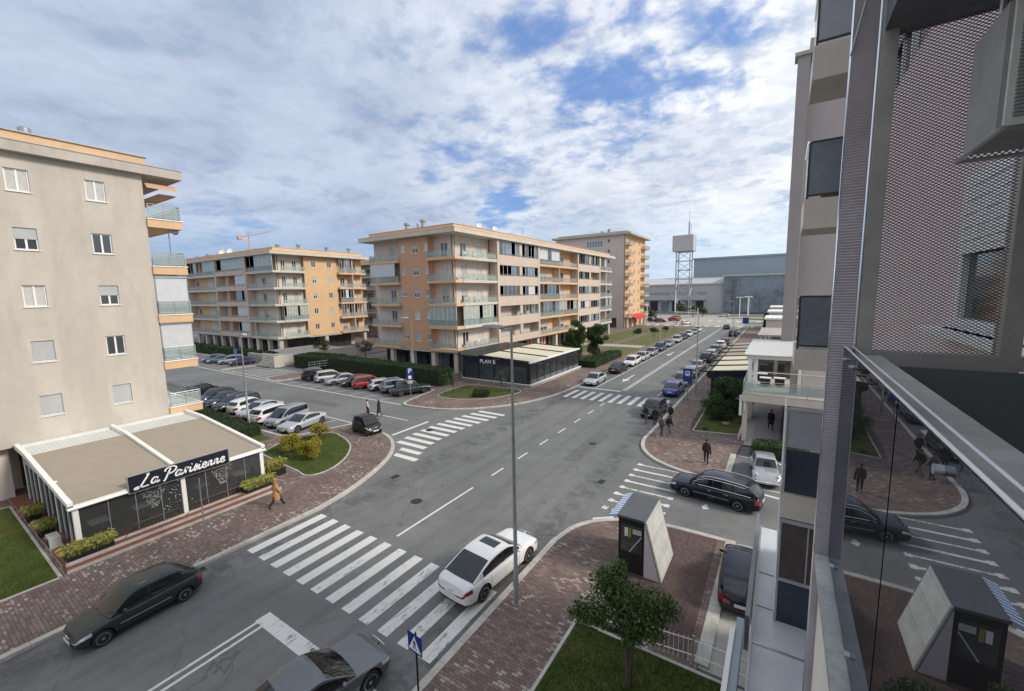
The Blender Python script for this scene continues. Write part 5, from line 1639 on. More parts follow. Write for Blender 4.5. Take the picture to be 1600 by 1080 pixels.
GS = 'three golden green round shrubs on the planter lawn'
shrub(-31.3, 16.75, .98, 1.35, 'leaf_gold', 'golden green round shrub nearest the restaurant corner, left of the three', GS, 21, .35, 1500, .06)
shrub(-28.7, 17.0, 1.0, 1.4, 'leaf_gold', 'golden green round shrub at the front right of the three, near the lawn edge', GS, 22, .35, 1500, .06)
shrub(-32.2, 19.9, 1.05, 1.4, 'leaf_gold', 'golden green round shrub at the back of the three, beside the silver coupe', GS, 23, .35, 1500, .06)
hedge([(-56, 16.4), (-38.2, 15.9), (-37.6, 17.9), (-56, 18.2)], 1.05, 'low mid green hedge between the beige block and the near parked row', dens=70, seed=2)
hedge([(-61.5, 40.3), (-37.0, 40.0), (-36.6, 42.3), (-61.5, 43.2)], 2.3, 'long dark clipped hedge behind the parked row and below the peach block', dens=55, sz=.1, seed=3)
hedge([(-70.5, 39.8), (-63.0, 40.2), (-62.4, 44.5), (-71.0, 43.5)], 2.2, 'shorter dark clipped hedge left of the metal ramp railing', dens=45, sz=.1, seed=4)
hedge([(-124, 40.6), (-79.5, 40.4), (-79.5, 42.2), (-124, 42.4)], 1.9, 'dark hedge in front of the orange block behind its cars', dens=18, sz=.16, seed=5)
tree(-74, 47.5, 4.3, 2.0, .12, 'low dark bushy tree behind the shorter clipped hedge', seed=6, per=220, sz=.12)
tree(-67, 52, 3.8, 1.9, .12, 'dark bushy tree in the shade left of the peach block', seed=7, per=220, sz=.12)
tree(-63.8, 56, 7.0, 2.0, .14, 'taller dark tree beside the end of the peach block', seed=8, per=200, sz=.14)
# beside the dark cafe
tree(-29.8, 66.5, 7.4, 2.3, .16, 'tall dark evergreen tree just beyond the dark cafe', seed=9, per=800, sz=.12, nb=24, zc=1)
tree(-28.2, 72.5, 6.4, 2.2, .15, 'dark evergreen tree behind the first one beyond the dark cafe', seed=10, per=800, sz=.12, nb=22, zc=1)
tree(-29.5, 63.0, 3.2, 2.0, .1, 'low dark bush tree against the end of the dark cafe', seed=12, per=800, sz=.1, nb=16, zc=1)
hedge([(-27.2, 61.5), (-24.2, 61.5), (-24.4, 75), (-26.6, 75)], 1.25, 'low dark green hedge along the pavement beyond the cafe', dens=55, seed=13)
for k, (x, y) in enumerate(((-33, 36.9), (-28.4, 40.4))):
    tree(x, y + 1.0, 2.9, 1.0, .045, ('left' if k == 0 else 'right') + ' grey olive green small tree on the lawn before the dark cafe', 'leaf_olive', 'small olive trees before the cafe', 30 + k, per=330, sz=.06)
hedge([(-29.6, 37.4), (-28.2, 38.2), (-28.8, 39.6), (-30.4, 38.8)], .75, 'low dark bush on the lawn before the dark cafe', dens=90, seed=14)
for k, (x, y, r_) in enumerate(((-34, 118, 1.6), (-31, 124, 1.5), (-29, 130, 1.3))):
    shrub(x, y, r_, 1.6, 'leaf', ('first', 'second', 'third')[k] + ' low dark bush on the far dry lawn', 'bushes on the far lawn', 40 + k, .1, 300, .12)
for k, (x, y, h_) in enumerate(((-25.2, 101, 3.2), (-25.2, 112, 3.0), (-26, 126, 3.0), (-27.5, 137, 3.2))):
    tree(x, y, h_, .55, .04, 'thin young tree ' + ('nearest', 'second nearest', 'third', 'furthest')[k] + ' on the dry lawn beside the far street', 'leaf', 'young trees on the dry lawn', 50 + k, per=260, sz=.08, nb=5)
for k, (x, y, h_, r_) in enumerate(((-46, 160, 5.5, 3.2), (-42, 164, 5.0, 3.0), (-49, 178, 5.5, 3.2), (-38, 196, 6, 3.4), (-33, 198, 5.5, 3.2), (-55, 196, 6, 3.4), (-30, 205, 4, 2.6))):
    tree(x, y, h_, r_, .2, ('dark broad tree right of the red awning', 'dark broad tree behind the red cars of the square', 'tree left in the square near the shopping centre', 'tree at the foot of the lattice tower', 'second tree right of the lattice tower foot', 'tree before the grey shopping wall', 'low tree at the right end of the square')[k], 'leaf', 'trees in the far square', 60 + k, per=50, sz=.3)
# right side front garden
tree(-3.6, 45.2, 3.4, 2.0, .14, 'large dark round bush at the back of the right front garden', seed=80, per=1100, sz=.08, nb=22, zc=1, name='garden_bush')
tree(-4.5, 42.0, 2.3, 1.4, .1, 'dark round bush before the large one in the right front garden', seed=81, per=1300, sz=.07, nb=20, zc=1, name='garden_bush')
for k, (x, y) in enumerate(((-3.7, 40.2), (-5.0, 41.3), (-3.6, 42.6), (-5.1, 38.1), (-2.8, 41.2))):
    rnd = random.Random(90 + k); m = M()
    for _ in range(90):
        a = rnd.uniform(0, 6.28); l_ = rnd.uniform(.18, .42)
        m.poly([(x, y, .15), (x + math.cos(a) * l_ * .6 - .02, y + math.sin(a) * l_ * .6, .28), (x + math.cos(a) * l_, y + math.sin(a) * l_, .15 + rnd.uniform(.05, .3)), (x + math.cos(a) * l_ * .6 + .03, y + math.sin(a) * l_ * .6 + .02, .27)])
    solo(m, 'garden_plant', 'curtain' if k == 0 else 'leaf_olive', ('pale silvery plant in the middle of the right garden', 'pale plant beside the dark bush on the left of the garden', 'small pale plant near the terrace wall', 'small plant in the front corner by the low fence', 'small pale plant by the right edge')[k], 'plant', 'pale plants in the right garden')
hedge([(-1.4, 33.6), (2.0, 33.8), (2.0, 35.4), (-1.2, 35.2)], 1.0, 'dark green bush behind the silver vintage car', 'leaf', dens=120, sz=.07, seed=15)
hedge([(-3.6, 86), (-2.4, 86), (-2.6, 112), (-3.6, 112)], 1.8, 'dark hedge beyond the cream awnings on the right', dens=18, sz=.15, seed=16)
hedge([(-4.6, 148), (-2.2, 148), (-2.2, 160), (-4.6, 160)], 4.0, 'tall dark hedge block at the far right corner', dens=10, sz=.25, seed=17)
# the tree in the near lawn
rnd = random.Random(70)
cs = [(-3.85, 11.2, 3.55, .52), (-4.1, 11.35, 3.3, .5), (-3.6, 11.1, 3.5, .45), (-3.95, 11.0, 3.15, .5), (-3.2, 11.3, 3.15, .5), (-2.6, 11.45, 3.1, .52), (-2.3, 11.55, 2.95, .42), (-2.75, 11.2, 2.75, .5), (-3.3, 11.0, 2.8, .55), (-3.8, 10.7, 2.8, .5), (-4.3, 10.5, 2.85, .45), (-4.55, 10.35, 2.8, .35), (-4.2, 10.6, 2.5, .4), (-3.1, 10.9, 2.35, .45), (-2.55, 11.1, 2.45, .4), (-3.3, 11.15, 2.0, .36), (-3.75, 11.5, 3.85, .3)]
T0 = thing('tree', 'small glossy evergreen tree standing in the near lawn beside the kiosk', 'tree', (-3.35, 11.35, .12))
m = M(); m.tube([(-3.35, 11.35, .1), (-3.38, 11.35, .9), (-3.5, 11.4, 1.9)], [.085, .07, .06], 8); m.tube([(-3.28, 11.3, .1), (-3.28, 11.28, 1.0), (-3.15, 11.2, 1.9)], [.06, .05, .045], 8); m.build('trunk', 'bark', T0, True)
m = M()
for c in cs:
    m.tube([(-3.5 if c[0] < -3.4 else -3.2, 11.35, 1.8), ((c[0] - 3.4) / 2, (c[1] + 11.35) / 2, (c[2] + 1.6) / 2), c[:3]], [.045, .03, .012], 6)
m.build('branch', 'bark', T0)
m = M(); clumps(m, cs, 1900, .056, rnd, .72); m.build('crown', 'leaf_tree', T0)
# ------------------------------------------------------------------ cafes
MT['clear'] = glassmat('clear_glass', (.62, .65, .66), .07, .03)
MT['slat'] = pm('corrugated_white_roof', (.60, .61, .58), .5, var=.06, scale=2)
MT['sign_navy'] = pm('sign_panel_black_blue', (.008, .009, .018), .45, var=.1)
MT['sign_white'] = pm('sign_letters_white', (.85, .87, .88), .5, var=.02)


def ribbon(m, pts, w, org, ax, up, out, thick=.02):
    """a flat brush stroke (2-D points) laid on a plane"""
    P = cat_rom([(a, b, 0) for a, b in pts], 6); n = len(P); L_, R_ = [], []
    for i, p in enumerate(P):
        t = (P[min(i + 1, n - 1)] - P[max(i - 1, 0)]).normalized(); q = Vector((-t.y, t.x, 0))
        e = w * (.62 + .38 * abs(t.y)) / 2 * (1 if 0 < i < n - 1 else .55)
        L_.append(p + q * e); R_.append(p - q * e)
    for d in (out * thick,):
        for i in range(n - 1):
            quad = [org + ax * v.x + up * v.y + d for v in (R_[i], R_[i + 1], L_[i + 1], L_[i])]
            m.quad(*quad)
            for a, b in ((L_[i], L_[i + 1]), (R_[i + 1], R_[i])):
                m.quad(org + ax * a.x + up * a.y, org + ax * b.x + up * b.y, org + ax * b.x + up * b.y + d, org + ax * a.x + up * a.y + d)
SCRIPT = {
    'L': ([[(.62, 1.0), (.78, 1.08), (.70, .86), (.48, .45), (.30, .12), (.05, -.08), (-.10, -.02), (.10, .10), (.45, -.02), (.85, .0)]], .95),
    'a': ([[(.42, .50), (.22, .55), (.05, .30), (.08, .06), (.26, .08), (.42, .40)], [(.46, .54), (.38, .20), (.44, .03), (.62, .16)]], .60),
    'P': ([[(.52, 1.0), (.36, .55), (.18, .05), (.05, -.12)], [(.10, .78), (.22, 1.02), (.62, 1.12), (.92, .92), (.80, .62), (.50, .48), (.34, .52)]], .86),
    'r': ([[(.05, .20), (.20, .58), (.22, .46), (.14, .04)], [(.20, .34), (.32, .52), (.44, .50)]], .44),
    'i': ([[(.10, .52), (.04, .16), (.12, .02), (.30, .18)], [(.17, .72), (.20, .78)]], .30),
    's': ([[(.02, .12), (.22, .58), (.28, .50), (.26, .20), (.14, .02), (.04, .10)], [(.24, .04), (.36, .16)]], .38),
    'e': ([[(.04, .26), (.26, .30), (.34, .48), (.22, .56), (.06, .36), (.08, .08), (.24, .02), (.44, .18)]], .46),
    'n': ([[(.08, .54), (.02, .04)], [(.05, .30), (.20, .54), (.30, .48), (.24, .18), (.30, .02), (.46, .18)]], .50),
}


def table(x, y, z, label, group, chairs=2, top='blind', seed=1):
    t = thing('cafe_table', label, 'table', (x, y, z), 0, group)
    m = M(); m.box(x - .4, x + .4, y - .35, y + .35, z + .72, z + .76); m.build('tabletop', top, t)
    m = M(); m.tube([(x, y, z + .02), (x, y, z + .72)], .035, 8); m.tube([(x, y, z), (x, y, z + .03)], .25, 12); m.build('pedestal', 'dark', t)


def chair(x, y, z, rz, label, group):
    t = thing('cafe_chair', label, 'chair', (x, y, z), rz + 1e-4, group)
    m = M(); m.box(-.22, .22, -.22, .22, .42, .46); m.build('seat', 'dark', t)
    m = M(); m.box(-.22, .22, .19, .23, .5, .85); m.build('backrest', 'dark', t)
    for a in (-.19, .19):
        for b in (-.19, .19):
            m = M(); m.bar((a, b, 0), (a, b, .43), .03); m.build('leg', 'dark', t)

# ---- cafe below the beige block
zc = .32
PR = thing('cafe_pavilion', 'white framed glass cafe pavilion with beige slatted roof against the beige block', 'pavilion', (-32, 8.5, .12))
m = M(); m.box(-38.6, -26.15, 3.75, 13.1, .1, zc); m.build('floor', 'brickred', PR)
m = M(); m.box(-26.15, -25.85, 3.75, 13.1, .1, .22); m.box(-26.62, -26.15, 3.78, 13.05, zc, zc + .10); m.build('step', 'brickred', PR)
m = M(); m.box(-27.12, -26.62, 4.3, 12.95, zc, zc + .02); m.build('ledge', 'slab_pale', PR)
m = M(); m.box(-25.86, -25.81, 3.72, 13.12, .1, .245); m.box(-26.18, -26.13, 3.76, 13.1, .3, .445); m.build('step_edge', 'kerb', PR)
FXp = -27.2
for y in (4.45, 8.62, 12.75):
    m = M(); m.box(FXp - .1, FXp + .1, y - .1, y + .1, zc, 2.45); m.build('post', 'white', PR)
for x in (-30.5, -34, -37.5):
    m = M(); m.box(x - .08, x + .08, 4.38, 4.54, zc, 3.0); m.build('post', 'white', PR)
m = M(); m.box(FXp - .14, FXp + .16, 4.2, 12.98, 2.45, 2.66); m.tube([(FXp + .20, 4.2, 2.52), (FXp + .20, 12.98, 2.52)], .06, 6); m.build('beam', 'white', PR)
zs = lambda x: 2.68 + (FXp - x) * .085
for y in (4.3, 8.6, 12.88):
    m = M(); m.extr([(FXp + .16, y - .1, 2.6), (FXp + .16, y - .1, 2.82), (-35.6, y - .1, zs(-35.6) + .16), (-38.3, y - .1, zs(-35.6) + .2), (-38.3, y - .1, zs(-35.6) - .1), (-35.6, y - .1, zs(-35.6) - .1)], (0, .2, 0)); m.build('rafter', 'white', PR)
m = M()
x = FXp + .1; k = 0
while x > -35.5:
    m.box(x - .19, x - .006, 4.4, 8.5, zs(x) - .02, zs(x) + .012 + .004 * (k % 2)); m.box(x - .19, x - .006, 8.7, 12.78, zs(x) - .02, zs(x) + .012 + .004 * (k % 2)); x -= .2; k += 1
m.build('slatted_roof', 'tent', PR)
m = M(); m.box(-38.3, -35.6, 4.4, 12.78, 3.28, 3.33)
y = 4.4
while y < 12.7: m.box(-37.9, -35.65, y, y + .09, 3.33, 3.345); y += .2
m.box(-38.45, -38.1, 4.2, 13.0, 3.33, 3.46)
m.build('corrugated_strip', 'slat', PR)
# glazing at the front and on the sides
for i in range(8):
    y0 = 4.55 + i * 1.03
    m = M(); m.box(FXp - .03, FXp + .0, y0 + .03, y0 + 1.0, zc + .08, 2.43); m.build('pane', 'clear', PR)
for i in range(9):
    y0 = 4.55 + i * 1.03
    if i in (0, 4, 8): continue
    m = M(); m.box(FXp - .04, FXp + .03, y0 - .015, y0 + .02, zc + .05, 2.45); m.build('mullion', 'alu', PR)
for (a, b) in ((-30.4, -27.3), (-33.9, -30.6), (-37.4, -34.1)):
    for j in range(3):
        p = a + (b - a) * j / 3; q = a + (b - a) * (j + 1) / 3
        m = M(); m.box(p, q, 4.40, 4.44, zc + .05, 2.7)
        m.box
        m.build('pane', 'clear', PR)
        m = M(); m.box(p - .03, p + .03, 4.38, 4.46, zc, 2.75); m.build('mullion', 'white', PR)
m = M(); m.box(-37.4, -27.3, 4.37, 4.47, 2.62, 2.78); m.build('beam', 'shutter', PR)
m = M(); m.box(-37.4, -27.3, 12.70, 12.73, zc + .05, 2.7); m.build('pane', 'clear', PR)
# signboard
SB = thing('signboard', 'long black signboard with white handwritten cafe name above the glass front', 'sign', (-27.05, 8.6, 2.42))
m = M(); m.box(-27.06, -26.94, 6.35, 10.85, 2.42, 3.27); m.build('panel', 'sign_navy', SB)
m = M(); m.box(-27.08, -26.92, 6.31, 6.35, 2.40, 3.29); m.box(-27.08, -26.92, 10.85, 10.89, 2.40, 3.29); m.box(-27.08, -26.92, 6.35, 10.85, 3.27, 3.29); m.box(-27.08, -26.92, 6.35, 10.85, 2.40, 2.42); m.build('frame', 'alu', SB)
m = M(); cur = 0; SC = .60
org = Vector((-26.94, 6.62, 2.60))
tot = .95 + .60 + .22 + .86 + .6 + .44 + .3 + .38 + .3 + .46 + .5 + .5 + .46
SC = 4.05 / tot
for ch in 'La Parisienne':
    if ch == ' ': cur += .22; continue
    st, adv = SCRIPT[ch]
    for s_ in st: ribbon(m, [(cur + a + .12 * b, b * .92) for a, b in s_], .125, org, Vector((0, SC, 0)), Vector((0, 0, .60)), Vector((1, 0, 0)), .03)
    cur += adv
m.build('lettering', 'sign_white', SB)
# leaf pattern and lights on the glass
rnd = random.Random(8)
for (y0, yw) in ((6.7, 1.3), (9.9, 1.3)):
    m = M()
    for _ in range(260):
        v = rnd.random(); u = rnd.uniform(-.5, .5) * (1 - v * .8)
        y, z = y0 + yw * .5 + u * yw, 2.38 - v * 1.15
        s_ = .022 + .022 * rnd.random(); a = rnd.uniform(0, 6.28)
        m.poly([(FXp + .012, y + s_ * math.cos(a), z + s_ * math.sin(a)), (FXp + .012, y + s_ * .3 * math.cos(a + 1.6), z + s_ * .3 * math.sin(a + 1.6)), (FXp + .012, y - s_ * math.cos(a), z - s_ * math.sin(a)), (FXp + .012, y - s_ * .3 * math.cos(a + 1.6), z - s_ * .3 * math.sin(a + 1.6))])
    m.build('leaf_decal', 'shutter', PR)
m = M()
for _ in range(46):
    v = rnd.random() ** .6; m.ball((-27.9 + rnd.gauss(0, .12), 8.55 + rnd.uniform(-.65, .65) * v, 2.2 - 1.6 * v), .022, 6, 4)
MT['bulb'] = pm('fairy_bulb', (.8, .8, .75), .4); b_ = MT['bulb'].node_tree.nodes; [setattr(n.inputs['Emission Strength'], 'default_value', .9) or setattr(n.inputs['Emission Color'], 'default_value', (1, .95, .85, 1)) for n in b_ if n.type == 'BSDF_PRINCIPLED']
solo(m, 'fairy_lights', 'bulb', 'string of small white lights on the dark tree inside the cafe', 'string lights')
tt = thing('christmas_tree', 'dark indoor conifer behind the middle of the cafe glass', 'tree', (-27.95, 8.55, zc))
m = M(); m.tube([(-27.95, 8.55, zc), (-27.95, 8.55, 2.3)], .03, 6); m.build('trunk', 'bark', tt)
m = M()
for _ in range(1400):
    v = rnd.random() ** .6; a = rnd.uniform(0, 6.28); r_ = .7 * v * rnd.random() ** .4; leaf_at(m, (-27.95 + r_ * math.cos(a) * .6, 8.55 + r_ * math.sin(a), 2.3 - 1.8 * v), .05, rnd)
m.build('crown', 'hedge', tt)
m = M()
for (a, b) in ((6.4, 8.3), (8.95, 11.4)):
    m.tube([(-26.9, a, zc + .5), (-26.9, b, zc + .5)], .016, 5); y = a
    while y <= b + .01: m.tube([(-26.9, y, zc + .05), (-26.9, y, zc + .5)], .009, 4); y += .16
    m.tube([(-26.9, a, zc + .5), (-26.3, a - .9, .15)], .014, 5)
solo(m, 'step_railing', 'dark', 'low black railing with sloping ends along the cafe step', 'railing')
lab = ['table at the left end inside the cafe pavilion', 'pale table behind the second pane of the cafe', 'table in the right half inside the cafe', 'table by the right hand post of the cafe', 'table at the back of the cafe']
for k, (x, y) in enumerate(((-28.4, 5.4), (-28.5, 7.1), (-28.6, 9.9), (-28.4, 11.9), (-31.5, 7.0))):
    table(x, y, zc, lab[k], 'tables inside the cafe', seed=k, top=('shutter', 'blind')[k % 2])
    for q, (dx, dy, rz) in enumerate(((.0, .62, 0), (0, -.62, PI))):
        chair(x + dx, y + dy, zc, rz, 'dark chair ' + ('right' if q == 0 else 'left') + ' of the ' + lab[k], 'chairs inside the cafe')
for k, (x, y) in enumerate(((-39.2, 5.4), (-38.9, 6.6))): chair(x, y, .12, .6 + k, 'dark chair stored under the overhang left of the cafe, ' + ('left' if k == 0 else 'right') + ' one', 'chairs under the overhang')
PG = 'black planter boxes around the cafe'
def planter(x0, x1, y0, y1, h, label, seed, n=500, fol='reed', fh=.42):
    t = thing('planter', label, 'planter', ((x0 + x1) / 2, (y0 + y1) / 2, .12), 0, PG)
    m = M(); m.box(x0, x1, y0, y1, .11, h); m.build('box', 'black', t)
    rnd = random.Random(seed); m = M()
    for _ in range(n):
        x, y = rnd.uniform(x0 - .02, x1 + .02), rnd.uniform(y0, y1); a = rnd.uniform(0, 6.28); l_ = rnd.uniform(.1, .3); hh = fh * rnd.uniform(.5, 1.1)
        dx, dy = math.cos(a) * l_, math.sin(a) * l_
        m.poly([(x - dy * .08, y + dx * .08, h - .02), (x + dy * .08, y - dx * .08, h - .02), (x + dx * .6, y + dy * .6, h + hh), ])
        m.poly([(x + dx * .6 - .01, y + dy * .6, h + hh * .98), (x + dx * .5 + .02, y + dy * .5, h + hh * .8), (x + dx * 1.3, y + dy * 1.3, h + hh * .75)])
    m.build('plant', fol, t)
planter(-27.0, -26.3, 3.85, 5.45, .62, 'long black planter with yellow green grasses at the left front corner of the cafe', 1, 560)
planter(-27.0, -26.3, 11.4, 13.05, .60, 'black planter with yellow green grasses at the right front corner of the cafe', 2, 800)
planter(-28.6, -27.9, 13.3, 14.6, .60, 'black planter with tall grasses just behind the right cafe post', 3, 600, fh=.6)
planter(-31.5, -30.6, 3.75, 4.25, .62, 'black planter along the left side of the cafe beside the air unit', 4, 260)
planter(-34.3, -33.4, 3.75, 4.25, .62, 'black planter along the left side of the cafe, further back', 5, 260)
t = thing('air_conditioner', 'pale grey air conditioning box at the left side of the cafe', 'air conditioner', (-29, 3.95, .12))
m = M(); m.box(-29.5, -28.7, 3.72, 4.12, .14, .82); m.build('casing', 'shutter', t)
m = M(); m.tube([(-29.1, 3.70, .48), (-29.1, 3.72, .48)], .24, 16); m.build('fan_grille', 'dark', t)
m = M()
for k in range(13): m.tube([(-26.0 - k * .95, 3.62, .12), (-26.0 - k * .95, 3.62, .5)], .012, 5)
m.tube([(-26, 3.62, .5), (-38, 3.62, .5)], .012, 5)
solo(m, 'low_fence', 'alu', 'thin low wire fence between the left lawn and the cafe', 'fence')

# ---- dark cafe below the middle block
PB = thing('cafe_pavilion', 'dark glass cafe pavilion with three cream awning panels on its roof', 'pavilion', (-33, 52, .12))
m = M(); m.prism([(-37.2, 44.9), (-26.1, 44.9), (-26.1, 60.2), (-41.4, 60.2), (-41.4, 49.2)], .1, .42); m.build('floor', 'concrete', PB)
m = M(); m.box(-26.34, -26.04, 44.8, 60.3, .42, .52); m.box(-37.2, -26.34, 44.72, 44.9, .42, .50); m.build('sill', 'white', PB)
m = M(); m.box(-37.2, -26.6, 45.02, 45.12, .42, 3.35); m.prism([(-37.2, 45.02), (-37.1, 45.12), (-41.3, 49.3), (-41.4, 49.2)], .42, 3.35); m.build('front_wall', 'navy', PB)
for k in range(4):
    m = M(); m.box(-36.9 + k * 2.6, -34.6 + k * 2.6, 44.96, 45.02, .6, 2.6); m.build('window', 'win_glass', PB)
for k in range(9):
    y = 45.1 + k * 1.86
    m = M(); m.box(-26.5, -26.36, y - .07, y + .07, .5, 3.2); m.build('post', 'dark', PB)
for k in range(8):
    y = 45.2 + k * 1.86
    m = M(); m.box(-26.44, -26.41, y, y + 1.72, 1.0, 3.15); m.build('pane', 'clear', PB)
    m = M(); m.box(-26.46, -26.40, y, y + 1.72, .52, 1.0); m.build('panel', 'frost', PB)
m = M(); m.box(-26.6, -26.2, 44.95, 60.1, 3.18, 3.36); m.build('beam', 'white', PB)
m = M(); m.box(-41.4, -26.5, 59.95, 60.05, .5, 3.3); m.build('wall', 'navy', PB)
for k in range(3):
    y0, y1 = 45.15 + k * 4.98, 49.85 + k * 4.98
    m = M(); m.quad((-26.6, y0, 3.34), (-26.6, y1, 3.34), (-34.2, y1, 3.70), (-34.2, y0, 3.70)); m.quad((-26.6, y0, 3.31), (-34.2, y0, 3.69), (-34.2, y1, 3.69), (-26.6, y1, 3.31)); m.build('awning', 'tent_cream', PB)
for k in range(4):
    y = 45.0 + k * 4.98
    m = M(); m.extr([(-26.5, y - .1, 3.25), (-26.5, y - .1, 3.45), (-34.3, y - .1, 3.82), (-34.3, y - .1, 3.6)], (0, .2, 0)); m.build('rafter', 'dark', PB)
m = M(); m.prism([(-37.3, 44.85), (-34.25, 44.85), (-34.25, 60.1), (-41.6, 60.1), (-41.6, 49.1)], 3.42, 3.66); m.build('roof', 'dark', PB)
t_ = bpy.data.curves.new('txt', 'FONT'); t_.body = 'PLAN B'; t_.size = .78; t_.extrude = .02; t_.align_x = 'CENTER'
o_ = bpy.data.objects.new('txt', t_); S.collection.objects.link(o_); dg = bpy.context.evaluated_depsgraph_get(); me = bpy.data.meshes.new_from_object(o_.evaluated_get(dg)); bpy.data.objects.remove(o_)
me.materials.clear(); me.materials.append(MT['sign_white'])
sg = bpy.data.objects.new('cafe_lettering', me); S.collection.objects.link(sg); sg.location = (-32.9, 44.93, 2.72); sg.rotation_euler = (PI / 2, 0, 0)
tag(sg, 'white capital letters naming the dark cafe on its side wall', 'sign')
m = M()
for k in range(9): m.box(-33.9 + k * .22, -33.76 + k * .22, 44.985, 45.015, 2.52, 2.60)
solo(m, 'cafe_tagline', 'sign_white', 'row of tiny white letters under the name on the dark cafe wall', 'sign')
for k, (x, y) in enumerate(((-28, 47.5), (-28, 51), (-28, 54.6), (-30.5, 49.5))):
    table(x, y, .42, ('first', 'second', 'third', 'inner')[k] + ' table from the near end inside the dark cafe', 'tables inside the dark cafe', top='curtain')
# red shop band further along
m = M(); m.box(-43.0, -42.7, 71.5, 80, 1.0, 3.2)
for k in range(7): m.box(-42.7, -42.6, 72 + k * 1.15, 72.5 + k * 1.15, 1.2, 3.0, 1)
solo(m, 'shop_display', ['red', 'white'], 'red and white shop window under the peach block behind the dark cafe', 'shop window')
# ---- cream awnings on the right pavement
AR = thing('cafe_pavilion', 'row of cream awning panels with dark front on the right pavement', 'pavilion', (-4.5, 66, .12))
m = M(); m.box(-6.35, -2.3, 51.8, 51.95, .1, 2.9); m.build('front_wall', 'navy', AR)
m = M(); m.box(-5.6, -4.2, 51.74, 51.8, .5, 2.3); m.box(-4.0, -2.7, 51.74, 51.8, .5, 2.3); m.build('window', 'win_glass', AR)
for k in range(7):
    y0 = 52.0 + k * 4.3
    m = M(); m.quad((-6.5, y0, 2.75), (-2.4, y0, 3.15), (-2.4, y0 + 3.8, 3.15), (-6.5, y0 + 3.8, 2.75)); m.quad((-6.5, y0, 2.72), (-6.5, y0 + 3.8, 2.72), (-2.4, y0 + 3.8, 3.12), (-2.4, y0, 3.12)); m.build('awning', 'tent_cream' if k < 3 else 'tent', AR)
    m = M(); m.extr([(-7.3, y0 - .3, 2.62), (-7.3, y0 - .3, 2.78), (-2.4, y0 - .3, 3.25), (-2.4, y0 - .3, 3.05)], (0, .18, 0)); m.build('rafter', 'dark', AR)
    m = M(); m.box(-6.45, -6.33, y0 - .3, y0 - .18, .1, 2.8); m.build('post', 'dark', AR)
m = M(); m.box(-2.4, -2.0, 51.8, 82, .1, 3.3); m.build('wall', 'lilac2', AR)
m = M(); m.tube([(-6.3, 50.0, 2.72), (-6.3, 50.06, 2.72)], .42, 20); solo(m, 'hanging_sign', 'black', 'round black sign hanging at the corner of the cream awnings', 'sign')
m = M(); m.tube([(-6.3, 50.03, 3.1), (-6.3, 50.03, 3.16), (-6.3, 51.8, 3.16)], .02, 5); solo(m, 'sign_bracket', 'dark', 'thin bracket holding the round black sign', 'bracket')
# ------------------------------------------------------------------ the building on the right, from whose balcony the photo is taken
m_, g, b = newmat('dark_reflecting_glass')
gl = g.n('ShaderNodeBsdfGlossy', {'Color': (.37, .39, .44, 1), 'Roughness': 0.0})
b.inputs['Base Color'].default_value = (.012, .014, .016, 1)
mx = g.n('ShaderNodeMixShader', {0: .80, 1: b.outputs[0], 2: gl.outputs[0]})
out = [n for n in m_.node_tree.nodes if n.type == 'OUTPUT_MATERIAL'][0]
m_.node_tree.links.new(mx.outputs[0], out.inputs[0])
MT['mirror'] = m_
MT['mesh'] = pm('expanded_metal', (.085, .078, .084), .5, metal=.1, var=.1, scale=4)
MT['finmetal'] = pm('fin_metal', (.70, .66, .68), .5, metal=.3, var=.08, scale=4)
MT['bronze'] = pm('bronze_grey_metal', (.34, .32, .29), .42, metal=.2, var=.2, scale=1.5)
MT['dkpanel'] = pm('dark_green_grey_panel', (.11, .13, .13), .6, var=.12, scale=1.5)
MT['cap'] = pm('stone_cap', (.42, .42, .39), .38, var=.3, scale=5, bump=.15, bscale=60)
MT['ceiling'] = pm('balcony_ceiling', (.15, .16, .18), .8, var=.15, scale=1)
MT['screenwall'] = pm('pale_pink_wall', (.76, .64, .61), .9, var=.05, scale=.6)
MT['ac_dark'] = pm('air_unit_side', (.30, .30, .285), .5, var=.15, scale=3)
MT['ac_light'] = pm('air_unit_front', (.70, .69, .65), .5, var=.08, scale=3)
NB = thing('apartment_building', 'grey building at the right edge with stacked frosted balconies above a pale terrace', 'building', (4, 10, 0))
m = M(); m.box(1.42, 8, -8, 15.8, 0, 22); m.build('wall', 'lilac', NB)
# stacked balconies seen end-on, cantilevered from the facade
BY0, BY1, BX0, BX1 = 12.0, 13.5, .30, 1.42
for (zb, zt_) in ((10.06, 10.56), (13.34, 14.0), (16.55, 17.25)):
    m = M(); m.box(BX0, BX1, BY0, BY1, zb, zt_); m.build('balcony_slab', 'palest' if 0 else 'slab_pale', NB)
    m = M(); m.box(BX0 - .012, BX0 - .002, BY0, BY1, zb + .05, zt_); m.build('balcony_edge', 'white', NB)
    hi = zt_ + 1.22
    m = M(); m.box(BX0 + .06, BX1, BY0 + .03, BY0 + .05, zt_ + .10, hi); m.build('end_panel', 'frost' if zb < 16 else 'frost_pale', NB)
    m = M(); m.box(BX0 + .02, BX0 + .06, BY0 + .02, BY0 + .06, zt_, hi + .03); m.box(BX0 + .06, BX1, BY0 + .02, BY0 + .06, hi, hi + .04); m.box(BX0 + .06, BX1, BY0 + .02, BY0 + .06, zt_ + .06, zt_ + .10); m.build('frame', 'dark', NB)
    m = M(); m.box(BX0 + .02, BX0 + .035, BY0 + .1, BY1, zt_ + .08, hi); m.build('front_panel', 'glass_rail', NB)
    m = M(); m.tube([(BX0 + .01, BY0, hi + .02), (BX0 + .01, BY1, hi + .02)], .025, 6); m.build('handrail', 'chrome', NB)
